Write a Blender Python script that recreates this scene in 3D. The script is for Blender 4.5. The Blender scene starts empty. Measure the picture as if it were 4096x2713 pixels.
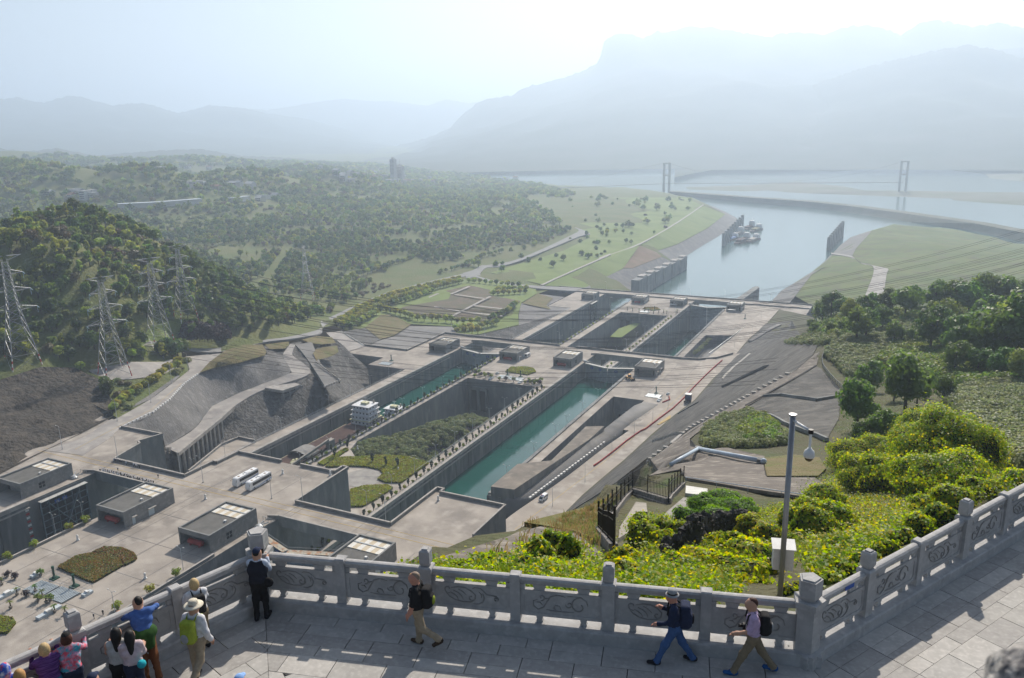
import bpy, bmesh, math, random
import numpy as np
from mathutils import Vector, Matrix
from mathutils.geometry import delaunay_2d_cdt
R = math.radians
SC = bpy.context.scene
COL = SC.collection
rng = np.random.default_rng(7)
random.seed(7)
# ---------------------------------------------------------------- camera
CAMZ = 132.0                       # camera above the nearest lock deck (z = 0)
FPX, CX, CY = 3248.0, 2048.0, 1356.5
_p, _y, _r = R(14.89), R(26.62), R(-1.24)
_f = np.array([-math.sin(_y) * math.cos(_p), math.cos(_y) * math.cos(_p), -math.sin(_p)])
_rt = np.array([math.cos(_y), math.sin(_y), 0.0])
_up = np.cross(_rt, _f)
_r2 = math.cos(_r) * _rt + math.sin(_r) * _up
_u2 = -math.sin(_r) * _rt + math.cos(_r) * _up
cam = bpy.data.cameras.new('camera')
camo = bpy.data.objects.new('camera', cam)
COL.objects.link(camo)
camo.matrix_world = Matrix(((_r2[0], _u2[0], -_f[0], 0), (_r2[1], _u2[1], -_f[1], 0), (_r2[2], _u2[2], -_f[2], CAMZ), (0, 0, 0, 1)))
cam.sensor_width = 36.0
cam.lens = FPX / 4096.0 * 36.0
cam.clip_start, cam.clip_end = 0.1, 60000.0
cam.dof.use_dof = True
cam.dof.focus_distance = 60.0
cam.dof.aperture_fstop = 6.3
SC.camera = camo
# ---------------------------------------------------------------- sky, sun, exposure
SUN_AZ, SUN_EL = -8.0, 39.0        # azimuth from +Y towards +X
world = bpy.data.worlds.new('World')
SC.world = world
world.use_nodes = True
wn = world.node_tree.nodes
bg = wn['Background']
sky = wn.new('ShaderNodeTexSky')
sky.sky_type = 'NISHITA'
sky.sun_disc = False
sky.sun_elevation = R(SUN_EL)
sky.sun_rotation = R(SUN_AZ)
sky.air_density, sky.dust_density, sky.ozone_density = 1.0, 1.5, 1.0
world.node_tree.links.new(sky.outputs[0], bg.inputs[0])
bg.inputs[1].default_value = 0.06
sl = bpy.data.lights.new('sun', 'SUN')
sl.energy = 5.0
sl.angle = R(0.6)
sl.color = (1.0, 0.91, 0.79)
slo = bpy.data.objects.new('sun', sl)
COL.objects.link(slo)
sdir = Vector((math.sin(R(SUN_AZ)) * math.cos(R(SUN_EL)), math.cos(R(SUN_AZ)) * math.cos(R(SUN_EL)), math.sin(R(SUN_EL))))
slo.rotation_euler = sdir.to_track_quat('Z', 'Y').to_euler()
slo.location = (0, 0, 400)
SC.view_settings.view_transform = 'Standard'
SC.view_settings.look = 'None'
SC.view_settings.gamma = 1.0
SC.view_settings.use_curve_mapping = False
SC.view_settings.exposure = 0.46
SC.render.engine = 'CYCLES'
SC.cycles.use_denoising = True
SC.cycles.volume_bounces = 2
SC.cycles.max_bounces = 8
SC.cycles.diffuse_bounces = 3
SC.cycles.transparent_max_bounces = 8
SC.cycles.sample_clamp_indirect = 6.0
# ---------------------------------------------------------------- measuring aids: a pixel of the photo and a height give a place
def W(x, y, z):
 d = _f + _r2 * ((x - CX) / FPX) - _u2 * ((y - CY) / FPX)
 s = (CAMZ - z) / -d[2]
 return (d[0] * s, d[1] * s, z)
def WD(x, y, dist):                # at a horizontal distance instead
 d = _f + _r2 * ((x - CX) / FPX) - _u2 * ((y - CY) / FPX)
 s = dist / math.hypot(d[0], d[1])
 return (d[0] * s, d[1] * s, CAMZ + d[2] * s)
def proj(p):                       # world arrays -> view px (2367 wide)
 q = np.asarray(p, float) - np.array([0, 0, CAMZ])
 zz = q @ _f
 return (CX + FPX * (q @ _r2) / zz) * .57786, (CY - FPX * (q @ _u2) / zz) * .57786, zz
def _mk(ox, oy, s):
 return lambda x, y, z: W(ox + x / s, oy + y / s, z)
za = _mk(300, 1250, 1.9733); zb = _mk(1200, 1000, 2.1527); zc = _mk(2000, 1050, 1.9733); zd = _mk(2400, 700, 1.3962)
ze = _mk(3000, 1100, 1.7418); zg = _mk(0, 550, 1.48); zh = _mk(1200, 600, 1.48); zk = _mk(1700, 1200, 1.96); zv = _mk(0, 0, .57786)
z1 = _mk(0, 1750, 3.92); z2 = _mk(400, 1600, 3.92); z3 = _mk(900, 1700, 3.92); z4 = _mk(1400, 1850, 3.92)
z5 = _mk(1600, 1300, 3.92); z6 = _mk(2150, 1350, 3.92); z7 = _mk(2250, 1100, 3.92); z8 = _mk(2700, 1050, 3.92)
zm = _mk(0, 1700, 1.96); zn = _mk(600, 1700, 2.1527); zr = _mk(1100, 1300, 1.96)
def inpoly(px, py, poly):
 px, py = np.asarray(px, float), np.asarray(py, float)
 ins = np.zeros(px.shape, bool)
 n = len(poly)
 for i in range(n):
  x1, y1 = poly[i][:2]; x2, y2 = poly[(i + 1) % n][:2]
  c = ((y1 > py) != (y2 > py))
  with np.errstate(divide='ignore', invalid='ignore'):
   xi = (x2 - x1) * (py - y1) / ((y2 - y1) if y2 != y1 else 1e-9) + x1
  ins ^= c & (px < xi)
 return ins
_perm = np.random.default_rng(3).random((256, 256))
def vnoise(x, y):
 x, y = np.asarray(x, float), np.asarray(y, float)
 xi, yi = np.floor(x).astype(int), np.floor(y).astype(int)
 fx, fy = x - xi, y - yi
 fx = fx * fx * (3 - 2 * fx); fy = fy * fy * (3 - 2 * fy)
 g = lambda i, j: _perm[i & 255, j & 255]
 return (g(xi, yi) * (1 - fx) + g(xi + 1, yi) * fx) * (1 - fy) + (g(xi, yi + 1) * (1 - fx) + g(xi + 1, yi + 1) * fx) * fy
def fbm(x, y, o=4):
 s, a, t = 0, 1.0, 0
 for i in range(o):
  s = s + a * (vnoise(x * 2 ** i + 17 * i, y * 2 ** i + 31 * i) - .5); t += a; a *= .5
 return s / t * 2
# ---------------------------------------------------------------- materials
MATS = {}
def nd(nt, t, **kw):
 n = nt.nodes.new(t)
 for k, v in kw.items():
  setattr(n, k, v)
 return n
def mat(name, c1, c2=None, scale=1.0, rough=.85, bump=0.0, bscale=None, detail=5.0, c3=None, s3=None, metal=0.0, spec=.3, lo=.35, hi=.65, obj=False, stretch=None, rnd=0.0):
 """surface with one or two noise-mixed tints (real stains and grain) and a fine bump"""
 if name in MATS:
  return MATS[name]
 m = bpy.data.materials.new(name)
 m.use_nodes = True
 nt = m.node_tree
 b = nt.nodes['Principled BSDF']
 b.inputs['Roughness'].default_value = rough
 b.inputs['Metallic'].default_value = metal
 b.inputs['Specular IOR Level'].default_value = spec
 L = nt.links.new
 if c2 is None and not bump and not rnd:
  b.inputs['Base Color'].default_value = (*c1, 1)
  MATS[name] = m
  return m
 if obj:
  src = nd(nt, 'ShaderNodeTexCoord').outputs['Object']
 else:
  src = nd(nt, 'ShaderNodeNewGeometry').outputs['Position']
 if stretch:
  mp = nd(nt, 'ShaderNodeMapping'); mp.inputs['Scale'].default_value = stretch
  L(src, mp.inputs[0]); src = mp.outputs[0]
 col = None
 if c2 is not None:
  n1 = nd(nt, 'ShaderNodeTexNoise'); n1.inputs['Scale'].default_value = scale; n1.inputs['Detail'].default_value = detail; n1.inputs['Roughness'].default_value = .62
  L(src, n1.inputs['Vector'])
  rp = nd(nt, 'ShaderNodeMapRange'); rp.inputs[1].default_value = lo; rp.inputs[2].default_value = hi
  L(n1.outputs[0], rp.inputs[0])
  mx = nd(nt, 'ShaderNodeMix', data_type='RGBA')
  mx.inputs['A'].default_value = (*c1, 1); mx.inputs['B'].default_value = (*c2, 1)
  L(rp.outputs[0], mx.inputs['Factor']); col = mx.outputs['Result']
  if c3 is not None:
   n2 = nd(nt, 'ShaderNodeTexNoise'); n2.inputs['Scale'].default_value = s3; n2.inputs['Detail'].default_value = 6
   L(src, n2.inputs['Vector'])
   r2 = nd(nt, 'ShaderNodeMapRange'); r2.inputs[1].default_value = .5; r2.inputs[2].default_value = .72
   L(n2.outputs[0], r2.inputs[0])
   m2 = nd(nt, 'ShaderNodeMix', data_type='RGBA'); m2.inputs['B'].default_value = (*c3, 1)
   L(col, m2.inputs['A']); L(r2.outputs[0], m2.inputs['Factor']); col = m2.outputs['Result']
 if rnd:
  oi = nd(nt, 'ShaderNodeObjectInfo')
  hv = nd(nt, 'ShaderNodeHueSaturation')
  mr = nd(nt, 'ShaderNodeMapRange'); mr.inputs[3].default_value = 1 - rnd; mr.inputs[4].default_value = 1 + rnd
  L(oi.outputs['Random'], mr.inputs[0]); L(mr.outputs[0], hv.inputs['Value'])
  if col is None:
   hv.inputs['Color'].default_value = (*c1, 1)
  else:
   L(col, hv.inputs['Color'])
  col = hv.outputs[0]
 if col is not None:
  L(col, b.inputs['Base Color'])
 else:
  b.inputs['Base Color'].default_value = (*c1, 1)
 if bump:
  nb = nd(nt, 'ShaderNodeTexNoise'); nb.inputs['Scale'].default_value = bscale or scale * 6; nb.inputs['Detail'].default_value = 6
  L(src, nb.inputs['Vector'])
  bp = nd(nt, 'ShaderNodeBump'); bp.inputs['Strength'].default_value = min(1, bump); bp.inputs['Distance'].default_value = max(.02, 1.2 / (bscale or scale * 6))
  L(nb.outputs[0], bp.inputs['Height']); L(bp.outputs[0], b.inputs['Normal'])
 MATS[name] = m
 return m
def leafmat(name, c1, c2, trans=.45, rnd=.25, scale=.6, c3=None, hue=.03, tcol=1.0):
 """leaves: two noise-mixed greens, a different tone for each plant, light shining through"""
 if name in MATS:
  return MATS[name]
 m = bpy.data.materials.new(name); m.use_nodes = True
 nt = m.node_tree; L = nt.links.new
 b = nt.nodes['Principled BSDF']; out = nt.nodes['Material Output']
 b.inputs['Roughness'].default_value = .5; b.inputs['Specular IOR Level'].default_value = .35
 g = nd(nt, 'ShaderNodeNewGeometry')
 n1 = nd(nt, 'ShaderNodeTexNoise'); n1.inputs['Scale'].default_value = scale; n1.inputs['Detail'].default_value = 3
 L(g.outputs['Position'], n1.inputs['Vector'])
 rp = nd(nt, 'ShaderNodeMapRange'); rp.inputs[1].default_value = .36; rp.inputs[2].default_value = .64
 L(n1.outputs[0], rp.inputs[0])
 mx = nd(nt, 'ShaderNodeMix', data_type='RGBA'); mx.inputs['A'].default_value = (*c1, 1); mx.inputs['B'].default_value = (*c2, 1)
 L(rp.outputs[0], mx.inputs['Factor']); col = mx.outputs['Result']
 if c3:
  mr3 = nd(nt, 'ShaderNodeMapRange'); mr3.inputs[1].default_value = .72; mr3.inputs[2].default_value = .8
  L(g.outputs['Random Per Island'], mr3.inputs[0])
  m3 = nd(nt, 'ShaderNodeMix', data_type='RGBA'); m3.inputs['B'].default_value = (*c3, 1)
  L(col, m3.inputs['A']); L(mr3.outputs[0], m3.inputs['Factor']); col = m3.outputs['Result']
 oi = nd(nt, 'ShaderNodeObjectInfo'); hv = nd(nt, 'ShaderNodeHueSaturation')
 mr = nd(nt, 'ShaderNodeMapRange'); mr.inputs[3].default_value = 1 - rnd; mr.inputs[4].default_value = 1 + rnd
 L(oi.outputs['Random'], mr.inputs[0]); L(mr.outputs[0], hv.inputs['Value'])
 mh = nd(nt, 'ShaderNodeMapRange'); mh.inputs[3].default_value = .5 + hue; mh.inputs[4].default_value = .5 - hue
 ml = nd(nt, 'ShaderNodeMath', operation='MULTIPLY'); ml.inputs[1].default_value = 7.31
 fr = nd(nt, 'ShaderNodeMath', operation='FRACT')
 L(oi.outputs['Random'], ml.inputs[0]); L(ml.outputs[0], fr.inputs[0]); L(fr.outputs[0], mh.inputs[0]); L(mh.outputs[0], hv.inputs['Hue'])
 L(col, hv.inputs['Color']); L(hv.outputs[0], b.inputs['Base Color'])
 tr = nd(nt, 'ShaderNodeBsdfTranslucent')
 hv2 = nd(nt, 'ShaderNodeHueSaturation'); hv2.inputs['Value'].default_value = 1.5 * tcol; hv2.inputs['Saturation'].default_value = 1.1; hv2.inputs['Hue'].default_value = .485
 L(hv.outputs[0], hv2.inputs['Color']); L(hv2.outputs[0], tr.inputs['Color'])
 ms = nd(nt, 'ShaderNodeMixShader'); ms.inputs[0].default_value = trans
 L(b.outputs[0], ms.inputs[1]); L(tr.outputs[0], ms.inputs[2]); L(ms.outputs[0], out.inputs['Surface'])
 MATS[name] = m
 return m
# ---------------------------------------------------------------- mesh building
class MB:
 def __init__(s):
  s.v, s.f, s.m = [], [], []
 def add(s, vs, fs, mi=0):
  o = len(s.v)
  s.v.extend([tuple(map(float, q)) for q in vs])
  s.f.extend([tuple(i + o for i in q) for q in fs])
  s.m.extend([mi] * len(fs))
  return s
 def box(s, x0, x1, y0, y1, z0, z1, mi=0):
  return s.add([(x0, y0, z0), (x1, y0, z0), (x1, y1, z0), (x0, y1, z0), (x0, y0, z1), (x1, y0, z1), (x1, y1, z1), (x0, y1, z1)],
                     [(3, 2, 1, 0), (4, 5, 6, 7), (0, 1, 5, 4), (1, 2, 6, 5), (2, 3, 7, 6), (3, 0, 4, 7)], mi)
 def bar(s, p, q, w, h, mi=0, up=(0, 0, 1)):
  """box from p to q, w wide and h tall (centred)"""
  p, q = np.array(p, float), np.array(q, float)
  d = q - p; d /= (np.linalg.norm(d) + 1e-9)
  u = np.array(up, float)
  if abs(d @ u) > .99: u = np.array([1., 0, 0])
  r = np.cross(d, u); r /= np.linalg.norm(r); u = np.cross(r, d)
  vs = [c + r * a * w / 2 + u * b * h / 2 for c in (p, q) for a, b in ((-1, -1), (1, -1), (1, 1), (-1, 1))]
  return s.add(vs, [(0, 1, 2, 3), (7, 6, 5, 4), (0, 4, 5, 1), (1, 5, 6, 2), (2, 6, 7, 3), (3, 7, 4, 0)], mi)
 def tube(s, pts, rad, n=6, mi=0, cap=True):
  pts = [np.array(p, float) for p in pts]
  if np.isscalar(rad): rad = [rad] * len(pts)
  rings = []; pr = None
  for i, p in enumerate(pts):
   d = pts[min(i + 1, len(pts) - 1)] - pts[max(i - 1, 0)]
   d = d / (np.linalg.norm(d) + 1e-9)
   if pr is None:
    u = np.array([0, 0, 1.]) if abs(d[2]) < .9 else np.array([1., 0, 0])
   else:
    u = pr
   r = np.cross(d, u); r /= (np.linalg.norm(r) + 1e-9); u = np.cross(r, d); pr = u
   rings.append([p + rad[i] * (r * math.cos(t) + u * math.sin(t)) for t in np.arange(n) * 2 * math.pi / n])
  vs = [q for g in rings for q in g]
  fs = [(i * n + j, i * n + (j + 1) % n, (i + 1) * n + (j + 1) % n, (i + 1) * n + j) for i in range(len(pts) - 1) for j in range(n)]
  if cap:
   fs += [tuple(range(n - 1, -1, -1)), tuple(range((len(pts) - 1) * n, len(pts) * n))]
  return s.add(vs, fs, mi)
 def prism(s, poly, zt, zb, mi=0, side=None):
  """poly: (x,y) list counter-clockwise or not; zt/zb numbers or lists"""
  a = sum(poly[i][0] * poly[(i + 1) % len(poly)][1] - poly[(i + 1) % len(poly)][0] * poly[i][1] for i in range(len(poly)))
  n = len(poly)
  zt = [zt] * n if np.isscalar(zt) else list(zt)
  zb = [zb] * n if np.isscalar(zb) else list(zb)
  if a < 0:
   poly, zt, zb = list(poly)[::-1], zt[::-1], zb[::-1]
  vs = [(p[0], p[1], z) for p, z in zip(poly, zt)] + [(p[0], p[1], z) for p, z in zip(poly, zb)]
  s.add(vs, [tuple(range(n))], mi)
  o = len(s.v) - 2 * n
  for i in range(n):
   j = (i + 1) % n
   s.f.append((o + i, o + n + i, o + n + j, o + j)); s.m.append(mi if side is None else side)
  s.f.append(tuple(o + n + i for i in range(n - 1, -1, -1))); s.m.append(mi if side is None else side)
  return s
 def lathe(s, prof, n=12, c=(0, 0, 0), mi=0):
  vs = [(c[0] + r * math.cos(t), c[1] + r * math.sin(t), c[2] + z) for r, z in prof for t in np.arange(n) * 2 * math.pi / n]
  fs = [(i * n + j, i * n + (j + 1) % n, (i + 1) * n + (j + 1) % n, (i + 1) * n + j) for i in range(len(prof) - 1) for j in range(n)]
  fs += [tuple(range(n - 1, -1, -1)), tuple(range((len(prof) - 1) * n, len(prof) * n))]
  return s.add(vs, fs, mi)
 def ball(s, c, r, n=8, m=6, mi=0):
  r = (r, r, r) if np.isscalar(r) else r
  prof = [(math.sin(math.pi * (i + .02) / (m + .04)), -math.cos(math.pi * (i + .02) / (m + .04))) for i in range(m + 1)]
  vs = [(c[0] + r[0] * a * math.cos(t), c[1] + r[1] * a * math.sin(t), c[2] + r[2] * b) for a, b in prof for t in np.arange(n) * 2 * math.pi / n]
  fs = [(i * n + j, i * n + (j + 1) % n, (i + 1) * n + (j + 1) % n, (i + 1) * n + j) for i in range(m) for j in range(n)]
  fs += [tuple(range(n - 1, -1, -1)), tuple(range(m * n, m * n + n))]
  return s.add(vs, fs, mi)
 def rot(s, ang, c=(0, 0)):
  ca, sa = math.cos(ang), math.sin(ang)
  s.v = [(c[0] + (x - c[0]) * ca - (y - c[1]) * sa, c[1] + (x - c[0]) * sa + (y - c[1]) * ca, z) for x, y, z in s.v]
  return s
 def mesh(s, name, mats, smooth=False):
  me = bpy.data.meshes.new(name)
  me.from_pydata(s.v, [], s.f)
  for m in (mats if isinstance(mats, (list, tuple)) else [mats]):
   me.materials.append(m)
  me.polygons.foreach_set('material_index', np.array(s.m, dtype=np.int32))
  if smooth:
   me.polygons.foreach_set('use_smooth', np.ones(len(s.f), bool))
  me.update()
  return me
 def obj(s, name, mats, parent=None, smooth=False):
  return put(name, s.mesh(name, mats, smooth), parent)
def npmesh(name, V, F, mats, mi=None, smooth=False):
 """fast path: numpy verts and equal-sided faces"""
 V = np.asarray(V, np.float32); F = np.asarray(F, np.int32)
 me = bpy.data.meshes.new(name)
 k = F.shape[1]
 me.vertices.add(len(V)); me.vertices.foreach_set('co', V.ravel())
 me.loops.add(F.size); me.loops.foreach_set('vertex_index', F.ravel())
 me.polygons.add(len(F))
 me.polygons.foreach_set('loop_start', np.arange(0, F.size, k, dtype=np.int32))
 for m in (mats if isinstance(mats, (list, tuple)) else [mats]):
  me.materials.append(m)
 if mi is not None:
  me.polygons.foreach_set('material_index', np.asarray(mi, np.int32))
 if smooth:
  me.polygons.foreach_set('use_smooth', np.ones(len(F), bool))
 me.update(calc_edges=True)
 return me
def put(name, me, parent=None, loc=None, rz=None):
 o = bpy.data.objects.new(name, me)
 COL.objects.link(o)
 if parent is not None:
  o.parent = parent
  pl = parent.get('_base')
  if pl is not None:
   o.matrix_parent_inverse = Matrix.Translation((-pl[0], -pl[1], -pl[2]))
 if loc is not None: o.location = loc
 if rz is not None: o.rotation_euler = (0, 0, rz)
 return o
def tag(o, label=None, cat=None, group=None, kind=None):
 for k, v in (('label', label), ('category', cat), ('group', group), ('kind', kind)):
  if v: o[k] = v
 return o
def thing(name, label, cat, loc=(0, 0, 0), group=None, world=True, rz=0.0):
 """Empty at the base of a thing; with world=True its parts are given in world coordinates"""
 o = bpy.data.objects.new(name, None); COL.objects.link(o)
 o.location = loc; o.rotation_euler = (0, 0, rz)
 o.empty_display_size = .2
 if world: o['_base'] = [float(q) for q in loc]
 return tag(o, label, cat, group)
KIDS = {}
def copy_tree(root, loc, rz=0.0, label=None, group=None, scale=None):
 if not KIDS.get(root.name):
  ch = {}
  for o in bpy.data.objects:
   if o.parent: ch.setdefault(o.parent.name, []).append(o)
  KIDS[root.name] = ch
 ch = KIDS[root.name]
 r = root.copy(); COL.objects.link(r)
 r.location = loc; r.rotation_euler = (0, 0, rz)
 if scale is not None: r.scale = (scale,) * 3 if np.isscalar(scale) else scale
 if label: r['label'] = label
 if group: r['group'] = group
 for c0 in ch.get(root.name, []):
  c = c0.copy(); COL.objects.link(c); c.parent = r
  for g0 in ch.get(c0.name, []):
   g = g0.copy(); COL.objects.link(g); g.parent = c
 return r
def cdt(pts2, edges=(), faces=()):
 return delaunay_2d_cdt([Vector(p) for p in pts2], list(edges), list(faces), 1 if faces else 0, 1e-4)
def tin(name, poly, m, lines=(), step=None, amp=0.0, fs=.08, kind='structure', off=0.0, zfun=None, smooth=True, sharp=0.0, skirt=0.0):
 """terrain sheet: outline polygon + break lines (x,y,z), refined on a jittered grid and roughened by noise"""
 P = [tuple(p) for p in poly]
 E = [(i, (i + 1) % len(P)) for i in range(len(P))]
 for ln in lines:
  o = len(P); P += [tuple(p) for p in ln]
  E += [(o + i, o + i + 1) for i in range(len(ln) - 1)]
 Z0 = [p[2] for p in P]
 def run(P, E, nb):
  vs, es, fc, ov, oe, of = delaunay_2d_cdt([Vector(p[:2]) for p in P], E, [list(range(nb))], 2, 1e-4)
  z = []
  for i, src in enumerate(ov):
   if src: z.append(P[src[0]][2])
   else:
    d = [(p[0] - vs[i][0]) ** 2 + (p[1] - vs[i][1]) ** 2 for p in P]
    j = np.argsort(d)[:3]; w = [1 / (d[q] + 1e-3) for q in j]
    z.append(sum(P[q][2] * ww for q, ww in zip(j, w)) / sum(w))
  return [(v[0], v[1], zz) for v, zz in zip(vs, z)], fc, ov
 V, Fc, ov = run(P, E, len(poly))
 if step:
  A = np.array(V); tri = np.array([f for f in Fc if len(f) == 3])
  x0, y0 = A[:, 0].min(), A[:, 1].min(); x1, y1 = A[:, 0].max(), A[:, 1].max()
  gx, gy = np.meshgrid(np.arange(x0, x1, step), np.arange(y0, y1, step))
  r_ = np.random.default_rng(5)
  gx = gx.ravel() + r_.uniform(-.3, .3, gx.size) * step; gy = gy.ravel() + r_.uniform(-.3, .3, gy.size) * step
  gz = np.full(gx.shape, np.nan)
  for t in tri:
   a, b, c = A[t]
   den = (b[1] - c[1]) * (a[0] - c[0]) + (c[0] - b[0]) * (a[1] - c[1])
   if abs(den) < 1e-9: continue
   mk = (gx >= min(a[0], b[0], c[0])) & (gx <= max(a[0], b[0], c[0])) & (gy >= min(a[1], b[1], c[1])) & (gy <= max(a[1], b[1], c[1]))
   if not mk.any(): continue
   l1 = ((b[1] - c[1]) * (gx[mk] - c[0]) + (c[0] - b[0]) * (gy[mk] - c[1])) / den
   l2 = ((c[1] - a[1]) * (gx[mk] - c[0]) + (a[0] - c[0]) * (gy[mk] - c[1])) / den
   l3 = 1 - l1 - l2
   k = (l1 > 0.03) & (l2 > 0.03) & (l3 > 0.03)
   idx = np.where(mk)[0][k]
   gz[idx] = (l1 * a[2] + l2 * b[2] + l3 * c[2])[k]
  ok = ~np.isnan(gz)
  gx, gy, gz = gx[ok], gy[ok], gz[ok]
  if zfun is not None: gz = gz + zfun(gx, gy)
  if amp: gz = gz + amp * fbm(gx * fs, gy * fs, 4)
  if sharp: gz = gz - sharp * np.abs(fbm(gx * fs * 1.7 + 9, gy * fs * 1.7, 3))
  V, Fc, ov = run(P + list(zip(gx.tolist(), gy.tolist(), gz.tolist())), E, len(poly))
 me = bpy.data.meshes.new(name)
 V = [(a, b, c + off) for a, b, c in V]
 F = []
 for f in Fc:
  f = list(f)
  a, b, c = V[f[0]], V[f[1]], V[f[2]]
  if (b[0] - a[0]) * (c[1] - a[1]) - (b[1] - a[1]) * (c[0] - a[0]) < 0: f = f[::-1]
  F.append(f)
 if skirt:
  n0 = len(V)
  idx = {}
  for i, src in enumerate(ov):
   for s_ in src:
    if s_ < len(poly): idx[s_] = i
  ring = [idx[i] for i in range(len(poly)) if i in idx]
  lo = []
  for i in ring:
   lo.append(len(V)); V.append((V[i][0], V[i][1], V[i][2] - skirt))
  for i in range(len(ring)):
   j = (i + 1) % len(ring)
   F.append([ring[i], lo[i], lo[j], ring[j]])
 me.from_pydata(V, [], F)
 me.materials.append(m)
 if smooth: me.polygons.foreach_set('use_smooth', np.ones(len(F), bool))
 me.update()
 o = put(name, me)
 if kind: o['kind'] = kind
 return o
def strip(name, left, right, m, off=.15, kind='structure', n=6, skirt=.5):
 """ribbon (road, path) between two edge polylines of equal length, smoothly resampled"""
 def cr(p):
  p = [np.array(q, float) for q in p]
  out = []
  for i in range(len(p) - 1):
   a, b, c, d = p[max(i - 1, 0)], p[i], p[i + 1], p[min(i + 2, len(p) - 1)]
   for t in np.arange(n) / n:
    out.append(.5 * (2 * b + (c - a) * t + (2 * a - 5 * b + 4 * c - d) * t * t + (3 * b - a - 3 * c + d) * t ** 3))
  out.append(p[-1]); return out
 l, r_ = cr(left), cr(right)
 mb = MB(); k = len(l)
 vs = [q + np.array([0, 0, off]) for q in l] + [q + np.array([0, 0, off]) for q in r_]
 vs += [q - np.array([0, 0, skirt]) for q in l] + [q - np.array([0, 0, skirt]) for q in r_]
 fs = []
 for i in range(k - 1):
  fs += [(i, k + i, k + i + 1, i + 1), (i, i + 1, 2 * k + i + 1, 2 * k + i), (k + i + 1, k + i, 3 * k + i, 3 * k + i + 1)]
 mb.add(vs, fs)
 o = mb.obj(name, m)
 if kind: o['kind'] = kind
 return o
# ================================================================ surfaces of the place
ND, MD, FD, RIV = 0.0, -24.0, -43.0, -73.0
M_deck = mat('deck_concrete', (.375, .333, .288), (.24, .213, .187), .05, .9, .15, 3.0, 12, (.44, .395, .345), .16, lo=.4, hi=.62)
M_deck2 = mat('deck_concrete_pale', (.40, .35, .30), (.29, .255, .22), .06, .9, .15, 3.0, 8, (.48, .44, .39), .15)
M_wall = mat('wall_concrete', (.235, .24, .235), (.16, .165, .165), .12, .9, .2, 2.0, 7, (.30, .295, .28), .3, stretch=(1, 1, .35))
M_wallc = mat('chamber_wall_concrete', (.20, .20, .19), (.115, .118, .12), .16, .9, .2, 2.0, 9, (.27, .26, .24), .3, stretch=(1, 1, .16), lo=.4, hi=.6)
M_cope = mat('coping_concrete', (.44, .41, .37), (.30, .28, .26), .5, .9)
M_joint = mat('joint_dark', (.045, .045, .05))
M_road = mat('road_concrete', (.36, .335, .31), (.27, .25, .235), .08, .9, .1, 4.0, 7, (.43, .40, .36), .2)
M_asph = mat('old_asphalt', (.16, .155, .15), (.23, .22, .21), .07, .92, .15, 4.0, 7)
M_shot = mat('shotcrete', (.125, .12, .113), (.07, .068, .065), .12, .95, .8, .7, 9, (.19, .18, .17), .35)
M_rockd = mat('dark_rock', (.072, .06, .048), (.045, .04, .034), .09, .95, .8, .5, 9, (.10, .085, .068), .2)
M_grass = mat('meadow_grass', (.085, .125, .028), (.14, .16, .045), .02, .95, .5, 1.0, 8, (.10, .095, .045), .05)
M_grassb = mat('bright_meadow', (.15, .205, .045), (.19, .235, .075), .02, .95, .5, 1.0, 6, (.13, .17, .045), .03)
M_dry = mat('dry_grass', (.19, .15, .075), (.14, .125, .055), .12, .95, .8, 1.5, 8, (.12, .14, .04), .2)
M_earth = mat('forest_floor', (.10, .13, .035), (.14, .14, .055), .03, .95, .5, .5, 6)
M_pave = mat('slope_paving', (.215, .205, .20), (.165, .16, .155), .05, .95, .4, 1.0, 7, (.26, .24, .22), .12)
M_white = mat('white_paint', (.78, .78, .76), (.62, .61, .58), 1.5, .5)
M_steel = mat('galvanised_steel', (.40, .42, .43), (.30, .31, .32), .8, .5, metal=.5)
M_gate = mat('gate_steel', (.22, .27, .30), (.13, .16, .18), .5, .6, metal=.2)
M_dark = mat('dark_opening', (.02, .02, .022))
M_red = mat('red_tank_paint', (.45, .035, .03), (.30, .02, .02), .6, .5)
M_green = mat('green_machine_paint', (.02, .09, .055), (.015, .06, .04), .8, .5)
M_blue = mat('blue_paint', (.03, .10, .42), (.02, .08, .32), 1.0, .5)
M_mount = mat('mountain_forest', (.045, .06, .03), (.08, .085, .06), .004, 1.0)
def watermat(name, c, rough, sc, bump, spec=.5):
 m = mat(name, c, None, 1, rough, 0, spec=spec)
 nt = m.node_tree; b = nt.nodes['Principled BSDF']; L = nt.links.new
 g = nd(nt, 'ShaderNodeNewGeometry')
 n1 = nd(nt, 'ShaderNodeTexNoise'); n1.inputs['Scale'].default_value = sc; n1.inputs['Detail'].default_value = 6
 bp = nd(nt, 'ShaderNodeBump'); bp.inputs['Strength'].default_value = bump; bp.inputs['Distance'].default_value = .35
 L(g.outputs['Position'], n1.inputs['Vector']); L(n1.outputs[0], bp.inputs['Height']); L(bp.outputs[0], b.inputs['Normal'])
 return m
M_water = watermat('lock_water', (.012, .085, .070), .06, .8, .10, .5)
M_river = watermat('river_water', (.06, .12, .115), .13, .22, .5)
def struct(name, mb, m, smooth=False):
 return tag(mb.obj(name, m, None, smooth), kind='structure')
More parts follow.
